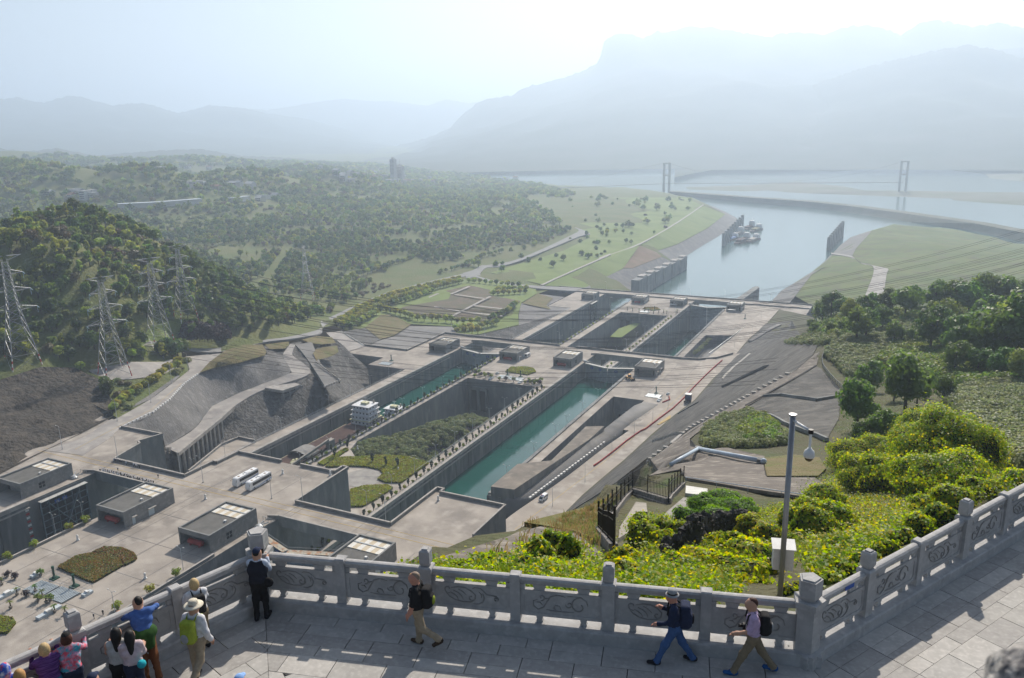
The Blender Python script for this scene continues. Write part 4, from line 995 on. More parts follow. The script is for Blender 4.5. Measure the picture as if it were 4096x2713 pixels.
def tree_thing(name, label, cat, pos, parts, sc=1.0, rz=0.0, group=None):
 t = thing(name, label, cat, pos, group, False, rz); t.scale = (sc,) * 3 if np.isscalar(sc) else sc
 put('trunk', parts[0], t); put('crown', parts[1], t)
 return t
def scatter(name, label, pts, mesh, smin, smax, seed, align=0):
 """uncountable mass: one object, a plant on each point"""
 rs = np.random.default_rng(seed); n = len(pts)
 me = bpy.data.meshes.new(name); me.from_pydata([tuple(p) for p in pts], [], [])
 a = me.attributes.new('rot', 'FLOAT_VECTOR', 'POINT'); v = np.zeros((n, 3), np.float32); v[:, 2] = rs.uniform(0, 6.28, n); v[:, :2] = rs.normal(size=(n, 2)) * .06
 a.data.foreach_set('vector', v.ravel())
 b = me.attributes.new('scl', 'FLOAT', 'POINT'); b.data.foreach_set('value', rs.uniform(smin, smax, n).astype(np.float32))
 o = put(name, me); tag(o, label, None, None, 'stuff')
 src = bpy.data.objects.new(name + '_plant', mesh)
 ng = bpy.data.node_groups.new(name, 'GeometryNodeTree')
 ng.interface.new_socket('Geometry', in_out='INPUT', socket_type='NodeSocketGeometry'); ng.interface.new_socket('Geometry', in_out='OUTPUT', socket_type='NodeSocketGeometry')
 gi, go = ng.nodes.new('NodeGroupInput'), ng.nodes.new('NodeGroupOutput')
 ip = ng.nodes.new('GeometryNodeInstanceOnPoints'); oi = ng.nodes.new('GeometryNodeObjectInfo'); oi.inputs['Object'].default_value = src
 r_ = ng.nodes.new('GeometryNodeInputNamedAttribute'); r_.data_type = 'FLOAT_VECTOR'; r_.inputs['Name'].default_value = 'rot'
 s_ = ng.nodes.new('GeometryNodeInputNamedAttribute'); s_.data_type = 'FLOAT'; s_.inputs['Name'].default_value = 'scl'
 L = ng.links.new
 L(gi.outputs[0], ip.inputs['Points']); L(oi.outputs['Geometry'], ip.inputs['Instance']); L(r_.outputs['Attribute'], ip.inputs['Rotation']); L(s_.outputs['Attribute'], ip.inputs['Scale']); L(ip.outputs[0], go.inputs[0])
 md = o.modifiers.new('plants', 'NODES'); md.node_group = ng
 return o
# ---- woods on the land left of the locks
LAND = bvh_of(bpy.data.objects['hill_land'])
vpoly = lambda P: [(x, y) for x, y in P]
WOOD = [(-60, 380), (250, 345), (700, 360), (900, 385), (1000, 398), (1250, 430), (1330, 452), (1250, 470), (1330, 530), (1230, 575), (1100, 622), (1000, 640), (900, 666), (825, 694), (742, 733), (680, 750), (560, 776), (440, 792), (330, 804), (110, 812), (-60, 850)]
z_g = lambda P: [((x / 1.48) * .57786, (550 + y / 1.48) * .57786) for x, y in P]
z_h = lambda P: [((1200 + x / 1.48) * .57786, (600 + y / 1.48) * .57786) for x, y in P]
CLEAR = [z_g([(1650, 545), (1850, 530), (2145, 535), (2150, 550), (1900, 552), (1700, 570)]), z_h([(500, 520), (640, 505), (860, 530), (720, 552), (540, 550)]), z_h([(0, 462), (190, 455), (370, 460), (360, 478), (60, 476)]),
         [(310, 800), (340, 760), (400, 740), (470, 735), (455, 765), (400, 805)], [(200, 850), (300, 832), (415, 832), (385, 872), (240, 882)], [(330, 905), (300, 950), (420, 862), (450, 815), (470, 830)], z_g([(700, 390), (1000, 380), (1190, 375), (1190, 410), (760, 425)]), z_g([(1400, 945), (1460, 890), (1560, 830), (1690, 640), (1740, 640), (1610, 850), (1470, 945)]),
         z_h([(1130, 350), (1200, 345), (1220, 380), (1150, 390)]), z_h([(170, 305), (230, 220), (262, 215), (210, 300)]), z_h([(430, 885), (830, 760), (960, 740), (560, 880)]), z_h([(800, 760), (1000, 700), (1060, 700), (1000, 770)])]
MEADOWV = [z_h([(1130, 730), (1560, 600), (1720, 520), (1620, 480), (1500, 400), (1330, 285), (2100, 280), (2350, 310), (2350, 380), (1830, 625), (1420, 806)])]
SCRUB = [z_h([(300, 880), (440, 790), (860, 690), (1180, 560), (1320, 560), (1130, 640), (880, 740), (560, 830)]), z_g([(780, 470), (900, 440), (1280, 465), (1330, 500), (1100, 530), (850, 500)]), z_g([(380, 990), (560, 950), (820, 960), (860, 1040), (640, 1080), (420, 1070)]), [(150, 852), (235, 872), (262, 935), (300, 950), (420, 858), (445, 820), (400, 838), (300, 880), (245, 880)], z_g([(860, 620), (1200, 640), (1440, 630), (1440, 690), (1000, 690), (870, 660)])]
def cands(d0, d1, sp, seed):
 rs = np.random.default_rng(seed)
 X, Y = np.meshgrid(np.arange(-d1, 200, sp), np.arange(60, d1, sp))
 X = X.ravel() + rs.uniform(-.45, .45, X.size) * sp; Y = Y.ravel() + rs.uniform(-.45, .45, Y.size) * sp
 d = np.hypot(X, Y); az = np.degrees(np.arctan2(X, Y))
 k = (d >= d0) & (d < d1) & (az > -61) & (az < -5)
 X, Y = X[k], Y[k]
 z = np.array([(lambda q: np.nan if q is None else q)(drop(LAND, x, y)) for x, y in zip(X, Y)])
 ok = ~np.isnan(z) & (z > -70)
 return X[ok], Y[ok], z[ok]
def vmask(P, polys):
 x, y, zz = proj(P)
 m = np.zeros(len(x), bool)
 for q in polys: m |= inpoly(x, y, q)
 return m
species = {'dark': [], 'mid': [], 'light': [], 'brown': [], 'slim': [], 'plum': [], 'scrub': [], 'scrubb': []}
rsf = np.random.default_rng(4)
for d0, d1, sp, sd in ((300, 720, 6.2, 1), (720, 1350, 9.0, 2), (1350, 2600, 15, 3), (2600, 4300, 26, 4)):
 X, Y, Z = cands(d0, d1, sp, sd)
 P = np.stack([X, Y, Z], 1)
 w = vmask(P, [WOOD, [(120, 845), (235, 872), (255, 930), (290, 950), (420, 862), (450, 815), (330, 804), (110, 812)]]) & ~vmask(P, CLEAR)
 md_ = vmask(P, MEADOWV)
 scr = vmask(P, SCRUB)
 den = fbm(X * .012 + 40, Y * .012, 3)
 sel = fbm(X * .02, Y * .02 + 9, 3) + rsf.normal(size=len(X)) * .22
 keep = (w & (~md_) & ((den > -.30) | vmask(P, [[(-60, 440), (150, 452), (330, 515), (430, 600), (450, 795), (-60, 850)]]))) | (md_ & (rsf.random(len(X)) < .10) & (fbm(X * .02 + 3, Y * .02, 2) > .05))
 for i in np.where(keep)[0]:
  s = sel[i]
  if scr[i]: k = 'scrubb' if s > .1 else 'scrub'
  elif s < -.28: k = 'dark'
  elif s < .05: k = 'mid'
  elif s < .28: k = 'light' if rsf.random() < .6 else 'slim'
  elif s < .45: k = 'brown'
  elif s < .62: k = 'dark' if rsf.random() < .7 else 'slim'
  else: k = 'plum' if rsf.random() < .35 else 'mid'
  species[k].append((X[i], Y[i], Z[i] - .3, d0))
def wood(kind, h, r, n, size, leaf, seed, kd='broad'):
 t, c = tree_parts(kd, h, r, n, size, seed, leaf)
 return join_mesh(kind, t, c)
specs = {'dark': ('broad', 9.5, 4.2, 420, .95, 'dark'), 'mid': ('broad', 8.5, 4.0, 420, .95, 'mid'), 'light': ('broad', 7.5, 3.6, 380, .9, 'light'), 'brown': ('broad', 5.5, 3.6, 320, .8, 'brown'), 'slim': ('slim', 11, 2.4, 380, .85, 'light'), 'plum': ('round', 5, 3.0, 300, .8, 'plum'), 'scrub': ('round', 2.6, 3.2, 260, .75, 'olive'), 'scrubb': ('round', 2.4, 2.8, 240, .7, 'brown')}
lab = {'dark': 'dark green woodland covering the hills on the left', 'mid': 'mid green woodland across the valley floor', 'light': 'yellow-green spring woodland between darker trees', 'brown': 'brownish thickets scattered through the woods', 'slim': 'pale slender trees standing up out of the woods', 'plum': 'purple-leaved trees scattered in the woods', 'scrub': 'grey-green scrub on the slope above the main road', 'scrubb': 'dry brown scrub among the woods'}
for k, (kd, h, r, n, size, leaf) in specs.items():
 near = [p[:3] for p in species[k] if p[3] < 1300]; far = [p[:3] for p in species[k] if p[3] >= 1300 and p[3] < 2600]; vf = [p[:3] for p in species[k] if p[3] >= 2600]
 if near: scatter('woodland', lab[k], near, wood('woodland_tree', h, r, n, size, leaf, hash(k) % 99 + 5, kd), .65, 1.25, 5)
 if far: scatter('woodland', 'distant ' + lab[k], far, wood('woodland_tree', h * 1.1, r * 1.6, 150, size * 2.0, leaf, 7, kd), .8, 1.4, 6)
 if vf: scatter('woodland', 'farthest ' + lab[k], vf, wood('woodland_tree', h * 1.2, r * 2.6, 110, size * 3.6, leaf, 8, kd), .8, 1.5, 6)
X, Y = np.meshgrid(np.arange(0, 1, .11), np.arange(0, 1, .2))
pp = [hit(LAND, pxv(430 + 95 * a + rsf.uniform(-3, 3), 790 - 30 * b)) for a, b in zip(X.ravel(), Y.ravel())]
scatter('plum_thicket', 'dense dark purple thicket behind the road near the pylons', [p for p in pp if p], wood('plum_bush', 5.5, 4.0, 420, .8, 'plum', 3, 'round'), .9, 1.3, 2)
# ---- clipped round trees: garden rows, road verges (each one a tree)
rt = [tree_parts('ball', 4.6, 2.3, 300, .75, 60 + i, lf) for i, lf in enumerate(('gold', 'gold', 'light', 'mid'))]
ORD = ['first', 'second', 'third', 'fourth', 'fifth', 'sixth', 'seventh', 'eighth', 'ninth', 'tenth', 'eleventh', 'twelfth', 'thirteenth', 'fourteenth', 'fifteenth', 'sixteenth', 'seventeenth', 'eighteenth', 'nineteenth', 'twentieth']
def ordw(i):
 if i < 20: return ORD[i]
 t, u = divmod(i + 1, 10)
 tens = {2: 'twenty', 3: 'thirty', 4: 'forty', 5: 'fifty', 6: 'sixty'}[t]
 return tens + '-' + ORD[u - 1] if u else {2: 'twentieth', 3: 'thirtieth', 4: 'fortieth', 5: 'fiftieth', 6: 'sixtieth'}[t]
def treerow(conv, pts, z0, z1, sp, var, what, where, jit=.5, sc=(1.25, 1.6)):
 P = [np.array(conv(x, y, z0 + (z1 - z0) * i / max(1, len(pts) - 1))) for i, (x, y) in enumerate(pts)]
 seg = [np.linalg.norm(P[i + 1] - P[i]) for i in range(len(P) - 1)]; tot = sum(seg); n = int(tot / sp)
 for k in range(n):
  s = k * sp; i = 0
  while i < len(seg) - 1 and s > seg[i]: s -= seg[i]; i += 1
  p = P[i] + (P[i + 1] - P[i]) * s / seg[i] + np.array([rsf.uniform(-jit, jit), rsf.uniform(-jit, jit), 0])
  tree_thing('round_tree', '%s %s from the left in %s' % (ordw(k), what, where), 'tree', tuple(p), rt[var[rsf.integers(0, len(var))]], rsf.uniform(*sc), rsf.uniform(0, 6), where)
treerow(zb, [(315, 655), (520, 520), (820, 400), (1180, 308), (1400, 264)], -28, -39.6, 5.4, (0, 1, 0, 2), 'yellowish round tree', 'the outer garden row')
treerow(zb, [(365, 672), (580, 545), (850, 425), (1200, 325), (1430, 280)], -29, -39.4, 5.4, (0, 1, 2), 'round tree', 'the second garden row')
treerow(zb, [(430, 690), (600, 590), (690, 545)], -31, -35, 6.2, (2, 3), 'round green tree', 'the third garden row')
treerow(zb, [(800, 480), (990, 430), (1160, 365)], -36, -38.4, 6.5, (3, 2), 'dark round tree', 'the row along the upper garden path')
treerow(zb, [(700, 530), (900, 572), (1000, 605), (1250, 615), (1340, 635), (1620, 640)], -36, -38, 6.5, (0, 2), 'yellow-green round tree', 'the front garden row')
treerow(zb, [(1640, 615), (1760, 570), (1880, 470)], -39.4, -40.2, 6.0, (3, 3, 2), 'dark green round tree', 'the right garden row')
treerow(zb, [(1345, 700), (1500, 690), (1650, 660), (1740, 625)], -38.6, -39.6, 6.0, (0, 2, 2), 'round tree', 'the cluster by the lock road')
treerow(zb, [(1355, 722), (1520, 722), (1600, 700)], -38.8, -39.4, 6.0, (0, 2), 'round tree', 'the front row by the lock road')
treerow(zb, [(1660, 398), (2030, 372)], -40.4, -41, 6.0, (0, 2, 3), 'round tree', 'the far right garden front row')
treerow(zb, [(1700, 360), (2030, 352)], -40.6, -41, 6.0, (0, 2), 'round tree', 'the far right garden back row')
treerow(zb, [(1450, 285), (1700, 305), (1960, 332)], -40, -41, 7.0, (2, 3), 'round tree', 'the hedge along the bridge road')
treerow(za, [(310, 790), (390, 705), (520, 620), (640, 555), (720, 490), (800, 445), (850, 395)], .3, .3, 4.6, (0, 2, 0), 'bright round shrub', 'the row above the upper left road', .4, (1.0, 1.35))
treerow(za, [(520, 385), (640, 345), (760, 335)], .3, .3, 5.0, (2, 3), 'green shrub', 'the clump by the guard hut', 1.5, (.8, 1.1))
treerow(za, [(-10, 300), (120, 305), (210, 300)], .3, .3, 6.0, (2, 3), 'green shrub', 'the row behind the second pylon', 1.0, (.8, 1.1))
treerow(zb, [(240, 270), (520, 230), (700, 170), (960, 90), (1140, 40)], -36, -38, 10, (3, 2), 'roadside tree', 'the line above the main road', 2, (1.4, 2.0))
treerow(zb, [(1190, 215), (1400, 150), (1600, 60), (1800, 10)], -40, -40, 9, (3,), 'roadside tree', 'the line past the road fork', 2, (1.2, 1.6))
# ---- meadow trees by the river
mt_ = [tree_parts('round', 7, 3.4, 260, 1.0, 80, 'mid'), tree_parts('round', 8, 3.6, 260, 1.0, 81, 'dark')]
k = 0
for x, y in [(1230, 560), (1290, 580), (1250, 610), (1330, 600), (1160, 700), (1200, 690), (1310, 650), (1520, 640), (1560, 660), (1500, 700), (1740, 560), (1760, 470), (1800, 455), (1870, 460), (1910, 465), (1965, 462), (1830, 560), (1930, 555), (1960, 560), (1610, 350), (1690, 430), (1750, 400), (1850, 330), (1880, 300), (1950, 340), (1980, 330), (2040, 320), (2160, 390), (2150, 430), (2060, 440), (2220, 360), (2200, 330), (1700, 530), (1660, 560), (1600, 540)]:
 p = zh(x, y, -43)
 tree_thing('meadow_tree', '%s meadow tree beside the river channel, counting from the near end' % ordw(k), 'tree', p, mt_[k % 2], rsf.uniform(.8, 1.4), rsf.uniform(0, 6), 'trees on the river meadow'); k += 1
# ---- trees on the hillside to the right
ht = [tree_parts('broad', 10, 4.4, 2600, .5, 90 + i, 'hillt') for i in range(4)]
hd = [tree_parts('broad', 10, 4.2, 2200, .5, 96 + i, 'mid') for i in range(2)]
TR = [(500, 350, 170), (560, 330, 130), (640, 415, 320), (700, 350, 170), (800, 320, 150), (860, 280, 140), (960, 280, 110), (1080, 300, 80), (1135, 260, 80), (1280, 270, 60), (1420, 290, 60), (1520, 300, 50), (1620, 275, 20), (1740, 270, 50), (1850, 260, 70), (740, 470, 240), (800, 450, 230), (1110, 480, 380), (1250, 540, 250), (1350, 520, 260), (1450, 620, 300), (1550, 620, 310), (1650, 640, 290), (1750, 660, 230), (1850, 640, 200), (1930, 660, 200), (1010, 720, 560), (1080, 965, 560), (830, 820, 590), (745, 1095, 740), (1340, 880, 705), (780, 1195, 1000), (930, 1180, 920), (1225, 865, 775), (450, 425, 330), (430, 390, 300), (1700, 500, 250), (1600, 490, 260), (1480, 480, 300), (1190, 780, 640), (1000, 480, 330), (920, 400, 230), (1420, 700, 480), (1580, 720, 500), (1750, 740, 520), (1880, 760, 540), (560, 420, 330), (640, 300, 150), (1000, 880, 700), (1160, 920, 720), (1900, 450, 260), (1330, 410, 180), (1650, 400, 160)]
for i, (x, yb, yt) in enumerate(TR):
 p = hit(HV, pxe(x, yb), -.3)
 if not p: continue
 hgt = (yb - yt) / 1.7418 / FPX * math.hypot(p[0], p[1]) * 1.06
 k = ht[i % 4] if i % 3 else hd[i % 2]
 side = 'near the vine-covered bush' if yb > 900 else ('in the middle of the wooded slope' if yb > 450 else 'on the skyline of the wooded slope')
 tree_thing('slope_tree', '%s green tree %s, on the right-hand hill' % (ordw(i) if i < 60 else 'last', side), 'tree', p, k, hgt / 10, rsf.uniform(0, 6), 'trees on the right-hand slope')
sb = join_mesh('scrub', *tree_parts('round', 2.2, 2.0, 420, .34, 120, 'olive')); sb2 = join_mesh('scrub', *tree_parts('round', 2.4, 2.2, 420, .36, 121, 'hillt')); sb3 = join_mesh('scrub', *tree_parts('round', 2.6, 2.4, 420, .4, 122, 'mid'))
def vscatter(name, label, polys, step, mesh, a, b, seed, conv, prob=1.0, dz=-.3):
 rs = np.random.default_rng(seed); pts = []
 for P in polys:
  xs = [p[0] for p in P]; ys = [p[1] for p in P]
  gx, gy = np.meshgrid(np.arange(min(xs), max(xs), step), np.arange(min(ys), max(ys), step * .6))
  gx = gx.ravel() + rs.uniform(-.5, .5, gx.size) * step; gy = gy.ravel() + rs.uniform(-.5, .5, gy.size) * step * .6
  for x, y in zip(gx[inpoly(gx, gy, P)], gy[inpoly(gx, gy, P)]):
   if rs.random() > prob: continue
   h = hit(HV, conv(x, y), dz)
   if h: pts.append(h)
 return scatter(name, label, pts, mesh, a, b, seed)
vscatter('scrub', 'grey-green scrub covering the dark right-hand slope', [[(1380, 900), (1480, 800), (1640, 770), (1909, 740), (1909, 1400), (1720, 1330), (1700, 1200), (1480, 1000)], [(520, 560), (640, 450), (860, 400), (1000, 330), (1240, 300), (1200, 480), (900, 620), (700, 720)]], 17, sb, .6, 1.2, 31, pxe)
vscatter('scrub', 'fresh green scrub under the trees of the right-hand slope', [[(1300, 420), (1909, 380), (1909, 760), (1480, 800), (1280, 720), (900, 640), (1000, 500)], [(400, 420), (520, 320), (900, 260), (1400, 240), (1909, 230), (1909, 340), (1200, 330), (700, 440)]], 20, sb3, .7, 1.3, 32, pxe)
vscatter('scrub', 'shrubs in the hollow behind the block row', [[(250, 480), (400, 420), (580, 440), (560, 490), (300, 495)]], 14, sb, .7, 1.2, 33, pxe)
vscatter('shrub_thicket', 'rounded olive thicket behind the pale blue pipe', [[(690, 380), (720, 250), (860, 150), (1100, 110), (1250, 150), (1330, 280), (1460, 330), (1450, 400), (1250, 430), (900, 440), (720, 440)]], 26, sb, .55, .95, 34, pxt)
vscatter('shrub_thicket', 'dark green heart of the thicket behind the pale blue pipe', [[(1080, 300), (1200, 180), (1330, 260), (1330, 400), (1150, 420)]], 24, sb3, .8, 1.1, 35, pxt)
# ---- vines and thickets just below the terrace
def vine(label, blobs, leaf='vine', size=.15, dens=80, name='vine_thicket', flat=.55):
 rs = np.random.default_rng(len(label)); core = []; Vs, Fs, o = [], [], 0; base = None
 for conv, x, y, rx, ry, s in blobs:
  h = hit(HV, conv(x, y + ry * .75))
  if h is None: continue
  d = math.dist(h, (0, 0, CAMZ)); dd = raydir(conv(x, y)); k = d / s / FPX
  c = np.array([dd.x, dd.y, dd.z]) * d * 1.0 + np.array([0, 0, CAMZ])
  R3 = np.array([rx * k, rx * k * .85, ry * k * 1.12])
  if base is None: base = h
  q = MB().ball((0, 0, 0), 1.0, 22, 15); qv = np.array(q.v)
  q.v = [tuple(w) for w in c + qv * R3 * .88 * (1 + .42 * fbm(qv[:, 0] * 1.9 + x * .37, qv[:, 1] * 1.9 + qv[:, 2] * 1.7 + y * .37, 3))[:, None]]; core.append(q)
  n = int(4 * math.pi * ((R3[0] * R3[1]) ** 1.6 / 3 + 2 * (R3[0] * R3[2]) ** 1.6 / 3) ** (1 / 1.6) * dens)
  u = rs.normal(size=(n, 3)); u /= np.linalg.norm(u, axis=1, keepdims=True)
  u[:, 2] = np.where(u[:, 2] < -.3, -u[:, 2], u[:, 2])
  lump = 1 + .42 * fbm(u[:, 0] * 1.9 + x * .37, u[:, 1] * 1.9 + u[:, 2] * 1.7 + y * .37, 3)
  P = c + u * R3 * (lump * rs.uniform(.9, 1.06, n) * np.where(rs.random(n) < .04, 1.15, 1))[:, None]
  V, F = quads(P, u + rs.normal(size=(n, 3)) * .42 + np.array([0, 0, .15]), size, rs, 1.35)
  Vs.append(V); Fs.append(F + o); o += len(V)
 if not Vs: return
 t = thing(name, label, 'bush', base)
 for q in core: q.obj('shade_core', M_core, t, True)  # solid dark lumps added to block light through the leaf shell
 put('foliage', npmesh('foliage', np.concatenate(Vs), np.concatenate(Fs), LF[leaf]), t)
S_, T_, E_ = 2.1527, 2.24, 1.7418
s = lambda *a: (pxs, *a, S_)
tt = lambda *a: (pxt, *a, T_)
ee = lambda *a: (pxe, *a, E_)
vine('low vine bank behind the left half of the middle balustrade', [s(-150, 1065, 150, 45), s(90, 1040, 150, 55), s(300, 1000, 160, 70), s(480, 1000, 130, 70), s(620, 1020, 140, 80)])
vine('tall dark vine mound below the brown concrete slope', [s(760, 905, 120, 130), s(900, 860, 115, 165), s(1030, 900, 95, 160), s(860, 1060, 190, 70), s(1100, 1040, 90, 70)])
vine('vine mound in front of the end of the iron fence', [s(1430, 960, 105, 105), s(1540, 950, 105, 95), s(1500, 1080, 190, 85), s(1330, 1090, 80, 55)])
vine('yellow-green vine bank beside the drain below the gate', [s(1640, 655, 105, 90), s(1690, 760, 160, 120), s(1850, 690, 130, 90), s(1860, 800, 140, 100), s(1990, 720, 90, 80)])
vine('vines hanging over the middle of the dark rubble wall', [s(2020, 800, 55, 100), s(2030, 900, 45, 70)])
vine('flowering vine bank between the rubble wall and the balustrade', [tt(500, 1500, 200, 80), tt(720, 1450, 210, 95), tt(960, 1330, 110, 130), tt(860, 1290, 110, 90), tt(1130, 1420, 230, 110), tt(1000, 1520, 260, 70)])
vine('rounded dark bush left of the camera mast', [tt(1150, 1190, 150, 120), tt(1260, 1230, 130, 120), tt(1080, 1120, 70, 60)])
vine('bright feathery green shrubs behind the rubble wall', [tt(560, 1050, 110, 75), tt(720, 980, 170, 105), tt(880, 930, 170, 95), tt(1000, 990, 210, 80), tt(820, 1060, 200, 70)], 'bright', .11, 100, 'green_shrub')
vine('green bank beyond the camera mast under the vine-covered tree', [tt(1500, 1100, 130, 110), tt(1640, 1010, 150, 130), tt(1800, 930, 170, 130), tt(1700, 1150, 190, 150), tt(1560, 1280, 130, 80), tt(1900, 1100, 180, 150), tt(1930, 1350, 120, 110)])
vine('large round tree smothered in bright vines above the right balustrade', [ee(1380, 1300, 300, 250), ee(1260, 1120, 200, 130), ee(1420, 1150, 200, 120), ee(1580, 1260, 140, 150), ee(1350, 1440, 320, 150), ee(1150, 1270, 150, 170), ee(1250, 1040, 90, 60), ee(1650, 1200, 70, 60)], dens=70, size=.165)
vine('lower lobe of vines left of the large vine-covered tree', [ee(800, 1290, 210, 110), ee(930, 1270, 160, 110), ee(700, 1290, 110, 70), ee(980, 1420, 180, 140), ee(830, 1430, 190, 120)], dens=70, size=.165)
q3 = _pk(3000, 1850, 1.8166); rr = lambda *a: (q3, *a, 1.8166)
vine('leafy bank along the outside of the right balustrade', [rr(560, 850, 70, 40), rr(690, 790, 80, 45), rr(820, 720, 80, 50), rr(980, 640, 90, 60), rr(1110, 560, 90, 60), rr(1250, 470, 100, 70), rr(1400, 400, 100, 80), rr(1300, 330, 120, 80), rr(1480, 300, 130, 90), rr(1650, 220, 130, 80), rr(1850, 200, 120, 60), rr(2000, 150, 130, 60)], size=.13, dens=90)
vine('vines by the foot of the right corner post', [rr(280, 930, 70, 30), rr(380, 900, 60, 25)], size=.09, dens=100)
def groundcover(label, polys, conv, step, size, per, leaf='vine', lift=.5):
 rs = np.random.default_rng(len(label)); C = []
 for P in polys:
  xs = [p[0] for p in P]; ys = [p[1] for p in P]
  gx, gy = np.meshgrid(np.arange(min(xs), max(xs), step), np.arange(min(ys), max(ys), step * .5)); gx = gx.ravel() + rs.uniform(-.5, .5, gx.size) * step; gy = gy.ravel() + rs.uniform(-.5, .5, gy.size) * step * .5
  k = inpoly(gx, gy, P) & (fbm(gx * .012, gy * .02, 3) > -.28)
  for x, y in zip(gx[k], gy[k]):
   h = hit(HV, conv(x, y))
   if h: C.append(h)
 C = np.repeat(np.array(C), per, 0); n = len(C); C += rs.normal(size=(n, 3)) * np.array([.45, .45, .05])
 C[:, 2] += lift * (.35 + .65 * np.clip(fbm(C[:, 0] * .35, C[:, 1] * .35, 3) + .4, 0, 1)) * rs.uniform(.35, 1.1, n)
 V, F = quads(C, np.array([0, 0, 1.0]) + rs.normal(size=(n, 3)) * .55, size, rs, 1.4)
 tag(put('ground_cover', npmesh('ground_cover', V, F, LF[leaf])), label, None, None, 'stuff')
groundcover('low vines carpeting the bank below the middle balustrade', [[(-300, 1090), (0, 1070), (350, 1000), (600, 970), (740, 860), (1050, 830), (1150, 930), (1200, 1060), (1280, 1060), (1330, 1000), (1500, 1000), (1700, 1050), (2368, 1000), (2368, 1290), (-300, 1290)], [(1560, 640), (1750, 560), (2050, 620), (2368, 560), (2368, 700), (2150, 900), (1700, 900), (1560, 780)]], pxs, 24, .105, 20)
groundcover('leafy vines under the vine-covered tree', [[(700, 1050), (1050, 1010), (1450, 950), (1700, 850), (2016, 760), (2016, 1380), (1700, 1380), (1480, 1420), (1100, 1440), (700, 1480), (400, 1540), (420, 1420)]], pxt, 24, .11, 20)
groundcover('rough grass over the open hillside', [[(340, 1400), (600, 1240), (700, 1180), (900, 1130), (1100, 1100), (1400, 1060), (1500, 1000), (1909, 1000), (1909, 1568), (340, 1568)], [(250, 480), (560, 500), (620, 600), (640, 730), (560, 1000), (620, 1180), (1000, 1130), (1380, 900), (1300, 700), (900, 640), (620, 450)]], pxe, 13, .12, 9, 'olive', .35)
groundcover('creepers between the vine-covered tree and the balustrade', [[(560, 1190), (1010, 1150), (1010, 1568), (480, 1568)], [(1000, 1430), (1480, 1420), (1720, 1330), (1909, 1380), (1909, 1568), (1000, 1568)]], pxe, 18, .12, 18)
groundcover('leafy creepers spilling along the right balustrade', [[(480, 900), (880, 720), (1300, 450), (1900, 160), (1991, 100), (1991, 20), (1500, 200), (1100, 450), (700, 720), (480, 830)]], q3, 16, .12, 18, 'vine', .9)
groundcover('creepers on the slope below the vine-covered tree', [[(1830, 1180), (1960, 1120), (2150, 1110), (2200, 1170), (2100, 1230), (2010, 1275), (1900, 1290), (1840, 1270)]], pxv, 9, .14, 22, 'vine', .8)
def tufts(label, pts, h, n, m, seed):
 rs = np.random.default_rng(seed); mb = MB()
 for p in pts:
  for k in range(n):
   a = rs.uniform(0, 6.28); l = h * rs.uniform(.5, 1.1); dx, dy = math.cos(a) * l * .35, math.sin(a) * l * .35; b = np.array(p) + np.array([rs.normal() * .25, rs.normal() * .25, 0]); w = .018
   mb.add([b + (-w, 0, 0), b + (w, 0, 0), b + (dx * .4 + w, dy * .4, l * .7), b + (dx * .4 - w, dy * .4, l * .7), b + (dx, dy, l * .9)], [(0, 1, 2, 3), (3, 2, 4)])
 o = mb.obj('grass', m); tag(o, label, None, None, 'stuff')
M_blade = leafmat('grass_blade', (.10, .17, .03), (.16, .19, .05), .5, .1, 1.0)
M_straw = leafmat('straw_blade', (.28, .22, .10), (.20, .19, .07), .4, .1, 1.0)
tufts('tall green grass on the bank below the terrace', [p for p in [hit(HV, pxt(x, y)) for x, y in [(1000, 1420), (1050, 1480), (1520, 1350), (1560, 1380), (900, 1520), (1300, 1420), (700, 1380), (1600, 1440), (1150, 1300)]] if p], 1.0, 40, M_blade, 1)
tufts('dry straw-coloured grass stalks on the bank', [p for p in [hit(HV, pxs(x, y)) for x, y in [(880, 760), (960, 760), (1010, 780), (800, 1000), (640, 860), (400, 1000), (1180, 880), (-330, 880), (-300, 860), (-260, 900), (-350, 940)]] if p], 1.3, 26, M_straw, 2)
gp = [hit(HV, pxs(x, y)) for x, y in zip(rsf.uniform(640, 1420, 420), rsf.uniform(420, 820, 420)) if inpoly(np.array([x]), np.array([y]), [(660, 665), (980, 590), (1200, 500), (1420, 410), (1330, 560), (1230, 810), (1100, 750), (960, 718)])[0]]
tufts('yellowish rough grass on the slope beside the iron fence', [p for p in gp if p], .7, 22, M_straw, 3)
tufts('green rough grass on the slope beside the iron fence', [p for p in gp[::2] if p], .6, 30, M_blade, 4)
